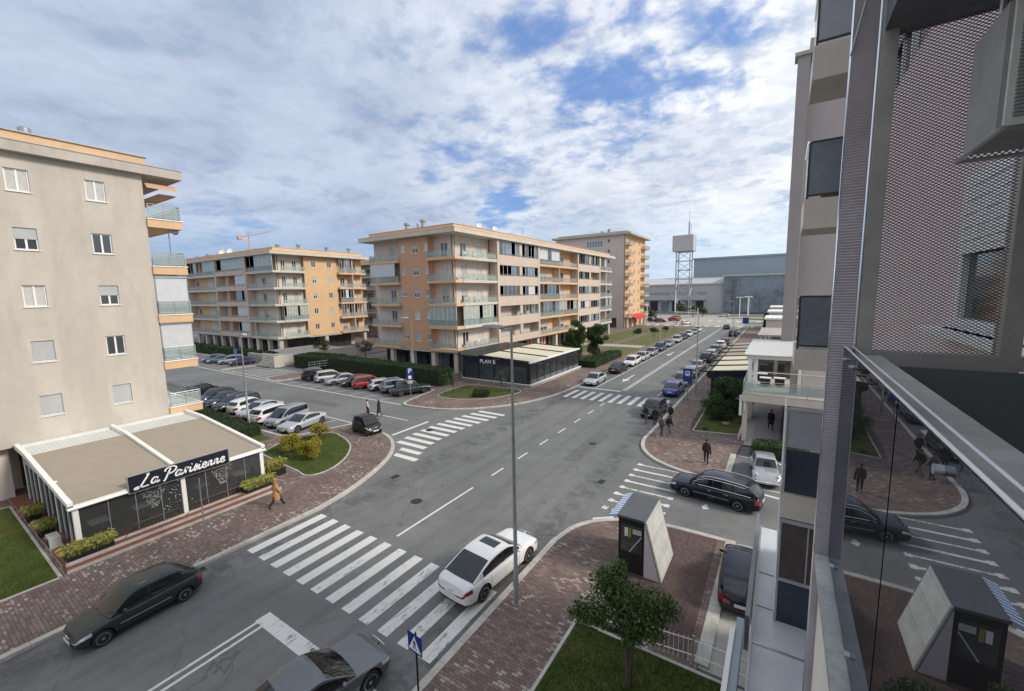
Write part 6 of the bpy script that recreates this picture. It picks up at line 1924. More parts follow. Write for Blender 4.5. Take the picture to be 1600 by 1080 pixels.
m = M(); m.box(.62, .98, 12.4, 12.8, 14.0, 14.28); solo(m, 'plant_pot', 'terracotta', 'reddish pot standing behind the frosted panel of the upper balcony', 'pot')
rnd = random.Random(2); m = M(); clumps(m, [(.8, 12.6, 14.5, .3)], 900, .06, rnd); solo(m, 'pot_plant', 'leaf', 'dark plant in the pot behind the frosted balcony panel', 'plant')
# lower, fully enclosed balconies
for (z0, z1, mt, nm) in ((8.12, 9.05, 'frost_pale', 'end_panel'), (6.95, 8.06, 'frost_dark', 'end_panel'), (4.66, 6.14, 'wood', 'window'), (3.42, 4.56, 'frost_dark', 'end_panel')):
    m = M(); m.box(.26, BX1, BY0 + .03, BY0 + .06, z0, z1); m.build(nm, mt, NB)
m = M(); m.box(.20, .26, BY0, BY0 + .08, 3.3, 6.25); m.box(.20, .25, BY0, BY0 + .07, 6.93, 9.1); m.box(.26, BX1, BY0, BY0 + .08, 4.57, 4.65); m.box(.26, BX1, BY0, BY0 + .08, 6.15, 6.25); m.box(.25, BX1, BY0, BY0 + .07, 9.05, 9.1); m.box(.80, .83, BY0, BY0 + .025, 4.66, 6.14); m.build('frame', 'alu', NB)
m = M(); m.box(.20, BX1, BY0, BY1, 6.28, 6.90); m.build('balcony_slab', 'slab_pale', NB)
for zz in (8.05, 9.02, 6.14, 4.56):
    m = M(); m.box(.19, .215, BY0 - .01, BY1, zz - .9, zz); m.build('front_panel', 'white_frame', NB)
# flat roof deck below, with its edge strips
m = M(); m.box(-.25, 1.42, 3.0, 16.9, 3.12, 3.40); m.build('roof_deck', 'deckgrey', NB)
m = M(); m.box(-.25, 1.42, 10.92, 10.97, 3.40, 3.425); m.box(-.27, -.22, 3.0, 16.9, 3.2, 3.46); m.build('flashing', 'alu', NB)
for (a, b) in ((14.0, 14.03), (12.4, 12.42)):
    m = M(); m.box(-.2, .2, a, b, 3.40, 3.41); m.build('joint', 'dark', NB)
m = M(); m.box(-.40, -.30, 11.1, 16.8, 3.0, 3.95); m.build('side_panel', 'frost', NB)
m = M(); m.box(-.56, -.40, 3.0, 10.9, 3.5, 3.98); m.build('side_panel', 'malldark', NB)
m = M(); m.box(-.66, -.56, 3.0, 10.4, 3.6, 4.02); m.build('cap_strip', 'white', NB)
# canopy support / ground floor wall
m = M(); m.box(1.0, 1.42, -14, 15.8, 0, 3.12); m.build('ground_floor', 'slab', NB)

# ---- camera's own balcony
MT['palest'] = pm('pale_cream_band', (.78, .75, .66), .85, var=.08, scale=3)
m = M(); m.box(.185, 1.42, -3, 2.02, 10.28, 10.90); m.build('balcony_slab', 'palest', NB)
m = M(); m.box(.160, .30, -3, 1.98, 10.902, 10.935); m.build('slab_cap', 'cap', NB)
m = M(); m.box(.202, .214, -3, 1.09, 10.95, 11.775); m.build('glass_panel', 'mirror', NB)
m = M(); m.box(.202, .214, 1.10, 1.985, 10.95, 11.775); m.build('glass_panel', 'mirror', NB)
m = M(); m.tube([(.205, -3, 11.780), (.205, 1.99, 11.780)], .0030, 8); m.tube([(.226, -3, 11.782), (.226, 1.99, 11.782)], .0026, 8); m.build('handrail', 'rail_bright', NB, True)
for y in (.80, 1.72, 1.9):
    m = M(); m.tube([(.191, y, 11.742), (.2019, y, 11.742)], .0075, 16); m.build('glass_fixing', 'alu', NB, True, 50)
for y in (1.36, 1.80):
    m = M(); m.tube([(.190, y, 11.0), (.2019, y, 11.0)], .009, 16); m.build('glass_fixing', 'alu', NB, True, 50)
m = M(); m.box(.235, .305, -3, 1.99, 10.935, 11.742); m.build('parapet', 'dkpanel', NB)
m = M(); m.box(.231, .309, -3, 1.992, 11.742, 11.752); m.build('parapet_cap', 'cap', NB)
# perforated fin
FN = thing('perforated_fin', 'tall narrow perforated metal fin beside the glass railing', 'facade fin', (.2, 2.02, 9.0))
m = M(); m.box(.160, .232, 2.03, 2.05, 9.0, 14.2); m.build('backing', 'finmetal', FN)
m = M(); z = 9.0; k = 0
while z < 14.2:
    m.quad((.160, 2.028, z), (.232, 2.028, z), (.232, 2.019, z + .0062), (.160, 2.019, z + .0062)); z += .0105
m.build('slats', 'finmetal', FN)
m = M(); m.tube([(.158, 2.02, 9.0), (.158, 2.02, 14.2)], .0032, 6); m.tube([(.234, 2.012, 9.0), (.234, 2.012, 14.2)], .005, 8); m.build('edge_tube', 'chrome', FN, True)
m = M(); m.tube([(.16, 2.01, 12.82), (.193, 2.0, 13.0), (.215, 2.0, 13.3)], .004, 6); m.build('brace', 'alu', FN)
# screen of expanded metal between post and post
SP = thing('mesh_screen', 'expanded metal privacy screen in a bronze frame at the end of the balcony', 'screen', (.44, 2.0, 11.7))
m = M(); m.box(.240, .283, 1.995, 2.06, 10.94, 14.2); m.build('post', 'bronze', SP)
m = M(); m.box(.603, .650, 1.995, 2.06, 10.94, 13.4); m.build('post', 'bronze', SP)
m = M(); m.box(.283, .603, 1.998, 2.05, 11.700, 11.765); m.box(.650, 1.42, 1.998, 2.05, 11.72, 11.765); m.build('bottom_rail', 'bronze', SP)
m = M(); m.box(.241, 1.42, 1.985, 1.993, 10.94, 11.715); m.build('solid_panel', 'dkpanel', SP)
m = M(); pw, ph = .0155, .0105
x0_, x1_, z0_, z1_ = .283, .603, 11.765, 12.86
nx, nz = int((x1_ - x0_) / pw) + 1, int((z1_ - z0_) / (ph / 2)) + 1
for j in range(nz):
    for i in range(nx):
        cx_ = x0_ + i * pw + (pw / 2 if j % 2 else 0); cz_ = z0_ + j * ph / 2
        if cx_ > x1_ or cz_ > z1_: continue
        o4 = [(cx_ - pw / 2, cz_), (cx_, cz_ - ph / 2), (cx_ + pw / 2, cz_), (cx_, cz_ + ph / 2)]
        i4 = [(cx_ + (p - cx_) * .74, cz_ + (q - cz_) * .62) for p, q in o4]
        dd = (0, .0016, 0, -.0016)
        for k in range(4):
            a, b_, c, d = o4[k], o4[(k + 1) % 4], i4[(k + 1) % 4], i4[k]
            m.quad((a[0], 2.02 + dd[k], a[1]), (b_[0], 2.02 + dd[(k + 1) % 4], b_[1]), (c[0], 2.02, c[1]), (d[0], 2.02, d[1]))
m.build('mesh', 'mesh', SP)
# ceiling above, air unit hung from it
m = M(); m.box(.245, 1.42, -3, 2.06, 12.862, 13.1); m.build('ceiling', 'ceiling', NB)
AC = thing('air_conditioner', 'grey outdoor air conditioning unit hanging above the balcony at the right edge', 'air conditioner', (.8, 1.8, 12.38))
m = M(); m.box(.452, 1.25, 1.69, 1.93, 12.40, 12.72); m.build('casing', 'ac_dark', AC)
m = M(); m.box(.462, 1.25, 1.676, 1.69, 12.41, 12.80)
m.build('front', 'ac_light', AC)
m = M()
for k in range(34): m.box(.475, .512, 1.668, 1.676, 12.43 + k * .009, 12.434 + k * .009)
m.box(.52, .535, 1.662, 1.676, 12.41, 12.80); m.build('grille', 'ac_dark', AC)
m = M(); m.quad((.474, 1.6665, 12.70), (.51, 1.6665, 12.70), (.51, 1.6665, 12.74), (.474, 1.6665, 12.74)); m.build('sticker', 'sign_cyan', AC)
m = M(); m.tube([(.446, 1.62, 12.392), (.446, 1.97, 12.392)], .007, 6); m.tube([(.446, 1.97, 12.392), (1.3, 1.97, 12.392)], .007, 6); m.tube([(.60, 1.64, 12.385), (1.3, 1.64, 12.385)], .009, 6)
m.tube([(.47, 1.80, 12.72), (.47, 1.80, 12.862)], .008, 6); m.build('bracket', 'alu', AC)
# facade wall with a window seen through the screen
NW = thing('facade_wall', 'pinkish facade wall with a shuttered window behind the metal screen', 'wall', (1.35, 6, 10.6))
fw = Face('x', 1.30, -1)
m = M(); holed(fw, m, 2.2, 11.6, 10.9, 15, [(3.1, 5.35, 11.62, 12.92)], .10, core=False); m.box(1.40, 1.415, 2.2, 11.6, 10.9, 15); m.build('wall', 'screenwall', NW)
w = window(fw, NW, 3.1, 5.35, 11.62, 12.92, d=-.07, style='half', n=2, glass='win_glass', t=.09)
for c_ in w.children:
    if c_.name.startswith('shutter'): c_.data.materials[0] = MT['white_frame']
m = M(); m.box(1.10, 1.30, 2.9, 5.5, 11.58, 11.62); m.build('sill', 'white', NW)
m = M(); m.box(.5, 1.3, 2.2, 11.6, 10.6, 10.9); m.build('balcony_slab', 'slab', NW) if False else None

# ---- terrace, louvre roof and underpass further along
TR = thing('terrace', 'first floor terrace with green glass balustrade and white louvred roof', 'terrace', (0, 42, 3.4))
m = M(); m.box(-2.3, 4, 36.3, 50.5, 3.40, 3.98); m.build('slab', 'cream', TR)
m = M(); m.box(-2.3, 4, 36.28, 50.5, 3.98, 4.03); m.build('slab_edge', 'slab', TR)
railing(Face('y', 36.42, -1), TR, -2.25, 3.9, 4.03, h=.95, post=1.9)
railing(Face('x', -2.24, -1), TR, 36.45, 50.3, 4.03, h=.95, post=1.6)
m = M(); m.tube([(-1.3, 37.6, 5.55), (3.5, 37.6, 5.55)], .03, 6); m.build('handrail', 'white', TR)
for (x, y) in ((-1.95, 37.9), (-1.55, 38.2), (1.35, 37.9), (-2.0, 48)):
    m = M(); m.box(x - .12, x + .12, y - .12, y + .12, 4.03, 6.55); m.build('post', 'white', TR)
m = M(); m.box(-2.2, 1.5, 37.75, 38.0, 6.52, 6.86); m.box(-2.2, -2.0, 38.0, 48.4, 6.52, 6.86); m.box(1.5, 5, 37.85, 38.0, 4.0, 9.0); m.build('beam', 'cream', TR)
m = M(); y = 37.7
while y < 48.4:
    m.extr([(-2.35, y, 6.86), (-2.35, y + .26, 7.0), (-2.35, y + .26, 6.96), (-2.35, y, 6.82)], (3.6, 0, 0)); y += .46
m.build('louvre_roof', 'slat', TR)
m = M(); m.box(-1.9, 5, 44.2, 44.4, 4.03, 6.5); m.build('back_wall', 'stucco', TR)
for k in range(2):
    m = M(); m.box(-1.6 + k * 1.5, -.4 + k * 1.5, 44.1, 44.2, 4.1, 6.2); m.build('window', 'win_glass', TR)
m = M(); m.box(.75, 2.9, 38.0, 38.1, 4.03, 6.4); m.build('side_wall', 'terracotta' if 0 else 'tent', TR)
for k, (x, y) in enumerate(((-.9, 39.6), (.1, 39.9), (-1.2, 41.5))):
    table(x, y, 4.03, ('left', 'right', 'back')[k] + ' table on the covered terrace', 'tables on the terrace', top='white')
    m = M(); m.box(x - .35, x + .35, y + .5, y + .9, 4.03, 4.45); m.box(x - .35, x + .35, y + .85, y + .95, 4.45, 4.8); solo(m, 'sofa', 'dark', 'dark cushioned seat behind the ' + ('left', 'right', 'back')[k] + ' terrace table', 'seat', 'seats on the terrace')
m = M(); m.tube([(-2.38, 36.5, 3.8), (-2.38, 36.5, 2.2)], .10, 8); m.tube([(-2.1, 36.6, 3.4), (-2.1, 36.6, 2.6)], .08, 8); m.build('downpipe', 'white', TR)
m = M(); m.box(.9, 4, 36.6, 50.4, .12, 3.39); m.build('shop_wall', 'slab', TR)
m = M(); m.box(.84, .9, 38, 42, .2, 2.6); m.box(.84, .9, 43, 49, .2, 2.6); m.build('shop_window', 'win_glass', TR)
for y in (36.9, 43.4, 50):
    m = M(); m.box(-2.25, -1.9, y - .2, y + .2, .12, 3.39); m.build('column', 'cream', TR)
m = M(); m.box(-2.5, -2.35, 36.6, 50.3, .15, .42)
y = 36.6
m.build('edge_wall', 'kerb', TR)
# tall block behind the terrace
TW = thing('apartment_building', 'tall slim grey tower block whose edge rises behind the terrace at right', 'building', (4, 56, 0))
m = M(); m.box(.02, .95, 47.6, 49.5, 6.9, 32.3); m.build('pier', 'lilac2', TW)
m = M(); m.box(.9, 7, 49.0, 54, 3.4, 34.2); m.build('wall', 'lilac', TW)
m = M(); m.tube([(1.0, 48.9, 6.9), (1.0, 48.9, 24)], .07, 6); m.build('downpipe', 'cream', TW)
m = M(); m.box(-.2, 1.2, 47.4, 49, 32.3, 32.6); m.build('coping', 'slab', TW)
# further roofs beyond, right
FR = thing('pavilion_row', 'pale flat roofed porch on white posts beyond the terrace', 'porch', (-1, 100, 0))
m = M(); m.box(-3.4, 5, 84, 100, 3.8, 4.1); m.build('roof', 'concrete', FR)
for (x, y) in ((-2.9, 84.4), (-2.2, 84.4), (-2.9, 99)):
    m = M(); m.box(x - .2, x + .2, y - .2, y + .2, .1, 3.8); m.build('post', 'cream', FR)
m = M(); m.box(-1.5, 5, 88, 99.5, .1, 3.8); m.build('wall', 'concrete', FR)
for k, (y, z) in enumerate(((118, 4.6), (140, 5.2), (165, 5.6))):
    m = M(); m.box(-3.2, 8, y, y + 12, 0, z); m.box(-3.6, 8.4, y - .4, y + 12.4, z, z + .4, 1); solo(m, 'low_building', ['cream', 'white'], ('nearest', 'middle', 'furthest')[k] + ' of the low flat roofed buildings at the end of the right side', 'building', 'low buildings at the right end')

# ------------------------------------------------------------------ kiosk
MT['lamp_dark'] = pm('dark_grey_sheet_roof', (.085, .09, .095), .6, var=.1)
MT['kpanel'] = pm('weathered_pale_panel', (.46, .46, .43), .6, var=.14, scale=2.5)
KI = thing('kiosk', 'dark booth with blue striped awning and one slanting pale side on the pavement', 'kiosk', (-4.8, 17.5, .13))
a0, a1, b0, b1, kz = -5.42, -4.32, 16.5, 18.75, 2.62
m = M(); m.box(a0, a1, b0 + .05, b1, .13, kz - .1); m.build('body', 'black', KI)
m = M(); m.box(a0 - .04, a1 + .02, b0 - .02, b1 + .04, kz - .1, kz); m.build('roof', 'ac_dark' if 0 else 'lamp_dark', KI)
m = M(); m.extr([(a1, b0, .13), (a1 + .64, b0, .13), (a1, b0, kz - .1)], (0, b1 - b0, 0)); m.build('side', 'finmetal', KI)
m = M()
p, q = Vector((a1 + .02, 0, kz - .06)), Vector((a1 + .68, 0, .12)); nrm = Vector((q.z - p.z, 0, -(q.x - p.x))).normalized() * -1
k = 0
for k in range(3):
    for c in range(1):
        s0, s1 = k / 3 + .004, (k + 1) / 3 - .004
        A, B = p.lerp(q, s0), p.lerp(q, s1)
        m.extr([tuple(A + Vector((0, b0 - .02, 0))), tuple(B + Vector((0, b0 - .02, 0))), tuple(B + nrm * .05 + Vector((0, b0 - .02, 0))), tuple(A + nrm * .05 + Vector((0, b0 - .02, 0)))], (0, b1 - b0 + .04, 0))
m.build('slanted_panel', 'kpanel', KI)
m = M()
for s_ in (.05, .36, .40, .70, .74, .96):
    A = p.lerp(q, s_) + nrm * .055; m.tube([(A.x, b0, A.z), (A.x, b1, A.z)], .012, 4)
for y_ in (b0 + .02, b1 - .02): m.tube([(p.x + nrm.x * .055, y_, p.z + nrm.z * .055), (q.x + nrm.x * .055, y_, q.z + nrm.z * .055)], .012, 4)
m.build('trim', 'alu', KI)
m = M(); m.box(a0 + .12, a1 - .1, b0 + .02, b0 + .05, 1.05, 2.25); m.build('window', 'win_glass', KI)
m = M(); m.box(a0 + .28, a0 + .42, b0 - .01, b0 + .02, 1.75, 2.12); m.build('poster', 'white_frame', KI)
m = M(); m.box(a0 + .44, a0 + .56, b0 - .01, b0 + .02, 1.72, 2.15); m.build('poster', 'reed', KI)
m = M(); m.box(a0 + .62, a1 - .12, b0 - .012, b0 + .02, 1.92, 2.12); m.bar((a0 + .5, b0 - .01, 1.08), (a1 - .12, b0 - .01, 1.85), .04); m.build('window_display', 'curtain', KI)
mw, mbu = M(), M(); n = 11
for k in range(n * 2):
    y0_, y1_ = b0 + (b1 - b0) * k / (n * 2), b0 + (b1 - b0) * (k + 1) / (n * 2)
    (mw if k % 2 else mbu).quad((a0 - .03, y0_, kz - .01), (a0 - .03, y1_, kz - .01), (a0 - .42, y1_, kz - .16), (a0 - .42, y0_, kz - .16))
MT['stripeblue'] = pm('blue_awning_stripe', (.04, .20, .48), .7, var=.05)
aw = mw.build('awning', 'white', KI); mbu.build('stripe', 'stripeblue', aw)
# fence at the front of the lawn
FE = thing('metal_fence', 'low white painted metal fence along the lawn below the tree', 'fence', (-2.5, 13.2, .12))
pts = [(-5.75, 13.25), (-3.0, 13.05), (-1.85, 13.2), (.2, 13.25)]
m = M()
for (a, b_) in zip(pts, pts[1:]):
    for zz in (.42, .95): m.tube([(a[0], a[1], zz), (b_[0], b_[1], zz)], .018, 5)
m.build('rail', 'white', FE)
for (a, b_) in zip(pts, pts[1:]):
    L_ = math.hypot(b_[0] - a[0], b_[1] - a[1]); n = int(L_ / .13); m = M()
    for k in range(n): x, y = a[0] + (b_[0] - a[0]) * k / n, a[1] + (b_[1] - a[1]) * k / n; m.tube([(x, y, .2), (x, y, 1.05)], .009, 4)
    m.build('pickets', 'white', FE)
for (x, y) in pts:
    m = M(); m.box(x - .025, x + .025, y - .025, y + .025, .1, 1.1); m.build('post', 'alu', FE)
FE2 = thing('metal_fence', 'low dark fence along the pavement side of the right garden', 'fence', (-6, 42, .12))
m = M()
for zz in (.4, .85): m.tube([(-5.95, 37.3, zz), (-6.1, 44, zz), (-6.1, 50.8, zz)], .012, 5)
for k in range(28): m.tube([(-6.0 - .003 * k, 37.3 + k * .5, .1), (-6.0 - .003 * k, 37.3 + k * .5, .9)], .014, 4)
m.build('rail', 'dark', FE2)
# ramp railing and cream garden wall at the far left
RW = thing('ramp_wall', 'cream wall and steps of the raised terrace before the orange block', 'wall', (-75, 45, .1))
m = M(); m.box(-72.85, -72.5, 37.6, 54, .1, 2.05); m.box(-80, -72.85, 39.4, 39.7, .1, 1.95); m.build('wall', 'slab_pale', RW)
m = M(); m.box(-86, -72.86, 39.72, 54, .1, 1.62); m.build('paving', 'concrete', RW)
m = M()
for k in range(6): m.box(-78 - .001 * k, -73, 37.4 + k * .33, 39.4, .1 + k * .001, .38 + k * .25)
m.build('steps', 'concrete', RW)
RR = thing('ramp_railing', 'grey metal ramp railing between the two clipped hedges', 'railing', (-62, 40, .1))
m = M()
for zz in (.6, 1.0, 1.4): m.tube([(-64.5, 38.9, zz), (-60.6, 41.2, zz + .55)], .035, 5)
for k in range(6): x, y = -64.5 + 3.9 * k / 5, 38.9 + 2.3 * k / 5; m.tube([(x, y, .1), (x, y, 1.4 + .55 * k / 5)], .035, 5)
m.build('rail', 'alu', RR)
fnb = Face('x', 1.42, -1)
for z in (4.6, 8.0, 15.0, 18.4):
    for y in (4.2, 8.4): window(fnb, NB, y, y + 1.3, z, z + 1.5, d=.01, style='half', sill=False)
ftw = Face('y', 49.0, -1)
for z in (10.5, 14, 17.5, 21, 24.5, 28): window(ftw, TW, 4.6, 5.8, z, z + 1.4, d=.01, style='glass', sill=False)
# ------------------------------------------------------------------ lamps, signs, people
def lamp(x, y, h, arm_dir, label, group='street lamps', r=.11, z0=.12, head=1.0):
    t = thing('street_lamp', label, 'street lamp', (x, y, z0), 0, group)
    d = Vector((math.cos(arm_dir), math.sin(arm_dir), 0))
    m = M(); m.tube([(x, y, z0), (x, y, z0 + 1.5), (x, y, z0 + 1.52), (x, y, h * .55), (x, y, h)], [r, r * .95, r * .78, r * .62, r * .42], 14); m.build('pole', 'lamp_metal', t, True, 60)
    m = M(); m.tube([(x, y, z0), (x, y, z0 + .05)], r * 1.7, 10); m.box(x - r * 1.02, x - r * .9, y - .05, y + .05, z0 + .7, z0 + 1.1); m.build('base', 'lamp_metal', t)
    m = M(); a = Vector((x, y, h - .05)); m.tube([tuple(a), tuple(a + d * .5 * head + Vector((0, 0, .06)))], r * .36, 8); m.build('arm', 'lamp_metal', t, True)
    m = M(); c = a + d * .75 * head + Vector((0, 0, .10)); p = Vector((-d.y, d.x, 0)); u = Vector((0, 0, 1))
    sec = [(-.42, .07, .03), (-.30, .15, .07), (.1, .17, .09), (.40, .14, .06), (.52, .05, .02)]
    rings = []
    for (s_, w_, hh) in sec:
        q = c + d * s_ * head
        rings.append([q - p * w_ * head - u * .02, q - p * w_ * .7 * head + u * hh, q + p * w_ * .7 * head + u * hh, q + p * w_ * head - u * .02])
    for a_, b_ in zip(rings, rings[1:]):
        for k in range(4): m.quad(a_[k], a_[(k + 1) % 4], b_[(k + 1) % 4], b_[k])
    m.poly(rings[0]); m.poly(rings[-1][::-1]); m.build('lamp_head', 'lamp_metal' if head < 1.05 else 'curtain', t)
    m = M(); q = c - u * .025; m.quad(q - d * .28 * head - p * .11, q + d * .35 * head - p * .11, q + d * .35 * head + p * .11, q - d * .28 * head + p * .11); m.build('lens', 'white_frame', t)
    return t
lamp(-8.06, 12.48, 10.75, PI, 'tall grey street lamp rising through the middle of the view beside the white saloon', r=.10)
lamp(-40.62, 18.31, 8.8, R(-10), 'street lamp standing behind the cafe roof beside the near parked row', head=1.2)
lamp(-44.5, 42.6, 8.75, R(200), 'street lamp in front of the orange face of the peach block', head=1.1)
lamp(-86.22, 41.73, 8.1, R(200), 'street lamp before the orange block corner')
lamp(-8.04, 51.86, 9.6, PI, 'slim street lamp on the right kerb by the bus stop sign', r=.09)
lamp(-7.94, 92.3, 9.6, PI, 'street lamp halfway up the right kerb', r=.09)
lamp(-7.9, 140, 10.5, PI, 'furthest street lamp on the right kerb', r=.09)
lamp(-22.6, 96, 9.6, 0, 'street lamp among the far cars on the left kerb', r=.09)
lamp(-22.6, 140, 9.6, 0, 'street lamp near the square on the left kerb', r=.09)
for k, (x, y) in enumerate(((-15.5, 205), (-12.5, 210), (-13.5, 222))):
    m = M(); m.tube([(x, y, 0), (x, y, 8.5)], .16, 6); m.tube([(x - 1.6, y, 8.5), (x + 1.6, y, 8.5)], .12, 5); solo(m, 'floodlight_pole', 'white', ('left', 'right', 'rear')[k] + ' white twin arm pole before the glass hall', 'street lamp', 'white poles before the glass hall')
m = M(); m.tube([(-40, 150, 0), (-40, 150, 7), ], .12, 6); m.tube([(-31, 152, 4.6), (-23.5, 150, 4.6)], .14, 5); m.tube([(-31, 152, 4.6), (-31, 152, 12)], .14, 5); m.tube([(-23.5, 150, 0), (-23.5, 150, 6)], .12, 5)
solo(m, 'sign_gantry', 'white', 'white tube frame standing at the near corner of the square', 'frame')

# pedestrian crossing sign
PS = thing('crossing_sign', 'blue square pedestrian crossing sign on a thin post by the near crossing', 'traffic sign', (-8.2, 7.45, .12))
sx, sy = -8.2, 7.45
m = M(); m.tube([(sx, sy, .12), (sx, sy, 2.62)], .028, 8); m.build('post', 'dark', PS)
ang = R(-4); ax = Vector((math.cos(ang), math.sin(ang), 0)); nrm = Vector((ax.y, -ax.x, 0)); nrm = nrm if nrm.dot(Vector((-sx, -sy, 0))) > 0 else -nrm
C0 = Vector((sx, sy, 2.30)) + nrm * .035; up = Vector((0, 0, 1))
def P3(a, b, o=0.0): return C0 + ax * a + up * b + nrm * o
def rh(m, pts, o, mi=0): m.poly([P3(a, b, o) for a, b in pts], mi)
m = M(); m.extr([P3(-.29, -.29), P3(.29, -.29), P3(.29, .29), P3(-.29, .29)], nrm * .012); m.build('plate', 'blue_sign', PS)
m = M(); rh(m, [(-.255, -.225), (.255, -.225), (0, .235)], .0145); pl_ = m.build('symbol', 'sign_white', PS)
m = M()
rh(m, [(.0, .09), (.02, .11), (.0, .135), (-.022, .11)], .017)
rh(m, [(-.03, .075), (.025, .08), (.03, -.02), (-.03, -.03)], .0171)
rh(m, [(-.03, -.03), (.0, -.04), (-.06, -.19), (-.09, -.18)], .0172); rh(m, [(-.0, -.02), (.03, -.02), (.09, -.18), (.06, -.19)], .0173)
rh(m, [(-.03, .07), (-.085, .0), (-.07, -.01), (-.02, .04)], .0174); rh(m, [(.02, .07), (.075, .01), (.06, .0), (.02, .04)], .0175)
m.build('walking_figure', 'black', pl_)
if (P3(1, 0) - P3(0, 0)).cross(up).dot(nrm) < 0: pass
for i, (x, y, h, lb) in enumerate(((-23.04, 7.94, 3.35, 'thin grey post with a sign seen from the edge in front of the cafe'), (-27.37, 22.4, 3.1, 'thin grey post with an edge on sign beside the tiny black car'))):
    t = thing('sign_post', lb, 'sign post', (x, y, .12), 0)
    m = M(); m.tube([(x, y, .12), (x, y, h)], .03, 8); m.build('post', 'lamp_metal', t)
    m = M(); m.extr([(x + .03, y - .0, h - .62), (x - .50, y + .18, h - .62), (x - .50, y + .18, h), (x + .03, y, h)], (.008, .024, 0)) if i == 0 else m.extr([(x + .03, y, h - .6), (x - .38, y + .31, h - .6), (x - .38, y + .31, h), (x + .03, y, h)], (.006, .008, 0)); m.build('plate', 'steel', t)


def text_mesh(body, size, name, mat, parent, loc, rot):
    c = bpy.data.curves.new('t', 'FONT'); c.body = body; c.size = size; c.extrude = .004; c.align_x = 'CENTER'
    o = bpy.data.objects.new('t', c); S.collection.objects.link(o)
    me = bpy.data.meshes.new_from_object(o.evaluated_get(bpy.context.evaluated_depsgraph_get())); bpy.data.objects.remove(o)
    me.materials.clear(); me.materials.append(MT[mat])
    r = bpy.data.objects.new(name, me); S.collection.objects.link(r); r.parent = parent
    r.location = Vector(loc) - Vector(parent['_w']) if parent and parent.get('_w') else loc
    r.rotation_euler = rot
    return r
t = thing('parking_sign', 'blue parking sign with white letter and small panel below, beside the dark pickup', 'traffic sign', (-36.76, 34.59, .12))
m = M(); m.tube([(-36.76, 34.59, .12), (-36.76, 34.59, 3.5)], .04, 8); m.build('post', 'lamp_metal', t)
rz = R(45)
d = Vector((math.cos(rz), math.sin(rz), 0)); nn = Vector((d.y, -d.x, 0)); c0 = Vector((-36.76, 34.59, 0)) + nn * .05
m = M(); m.extr([c0 - d * .38 + up * 2.75, c0 + d * .38 + up * 2.75, c0 + d * .38 + up * 3.5, c0 - d * .38 + up * 3.5], nn * .02); m.build('plate', 'blue_sign', t)
m = M(); m.extr([c0 - d * .38 + up * 2.05, c0 + d * .38 + up * 2.05, c0 + d * .38 + up * 2.7, c0 - d * .38 + up * 2.7], nn * .02); pl2 = m.build('lower_plate', 'blue_sign', t)
m = M(); m.box; m.extr([c0 - d * .3 + up * 1.6, c0 + d * .3 + up * 1.6, c0 + d * .3 + up * 2.0, c0 - d * .3 + up * 2.0], nn * .02); m.build('small_plate', 'shutter', t)
text_mesh('P', .85, 'letter', 'sign_white', t, tuple(c0 + nn * .025 + up * 2.83), (PI / 2, 0, rz))
m = M(); e = nn * .024
m.extr([c0 - d * .17 + up * 2.18 + e, c0 + d * .17 + up * 2.18 + e, c0 + d * .17 + up * 2.56 + e, c0 - d * .17 + up * 2.56 + e], nn * .004); m.build('symbol', 'sign_white', t)
# bus stop sign
t = thing('bus_stop_sign', 'blue bus stop sign with white square symbol on the right kerb', 'traffic sign', (-8.2, 47.6, .12))
m = M(); m.tube([(-8.2, 47.6, .12), (-8.2, 47.6, 3.6)], .045, 8); m.build('post', 'lamp_metal', t)
m = M(); m.box(-8.68, -7.78, 47.50, 47.54, 2.2, 3.6); m.build('plate', 'blue_sign', t)
m = M(); m.box(-8.46, -8.0, 47.488, 47.5, 2.85, 3.35); sy_ = m.build('symbol', 'sign_white', t)
m = M(); m.box(-8.4, -8.06, 47.48, 47.488, 3.08, 3.25); m.box(-8.4, -8.3, 47.48, 47.488, 2.9, 2.96); m.box(-8.16, -8.06, 47.48, 47.488, 2.9, 2.96); m.build('bus_shape', 'blue_sign', sy_)
t = thing('street_sign', 'small light blue sign beside the dark violet car', 'traffic sign', (-82.0, 36.0, .12))
m = M(); m.tube([(-80.4, 35.2, .0), (-80.4, 35.2, 3.0)], .05, 6); m.build('post', 'lamp_metal', t)
m = M(); m.box(-80.9, -79.9, 35.1, 35.16, 2.2, 3.2); m.build('plate', 'sign_cyan', t)
t = thing('street_sign', 'dark blue square sign near the far end of the right pavement', 'traffic sign', (-7.8, 123, .12))
m = M(); m.tube([(-7.8, 123, .1), (-7.8, 123, 4.6)], .06, 6); m.build('post', 'lamp_metal', t)
m = M(); m.box(-8.5, -7.1, 122.9, 122.95, 3.2, 4.7); m.build('plate', 'blue_sign', t)
# small flat remains: litter bin in the right pavement
m = M(); m.tube([(-7.4, 97, .12), (-7.4, 97, 1.1)], [.35, .4], 10); solo(m, 'litter_bin', 'dark', 'dark litter bin by the kerb before the cream awnings', 'bin')

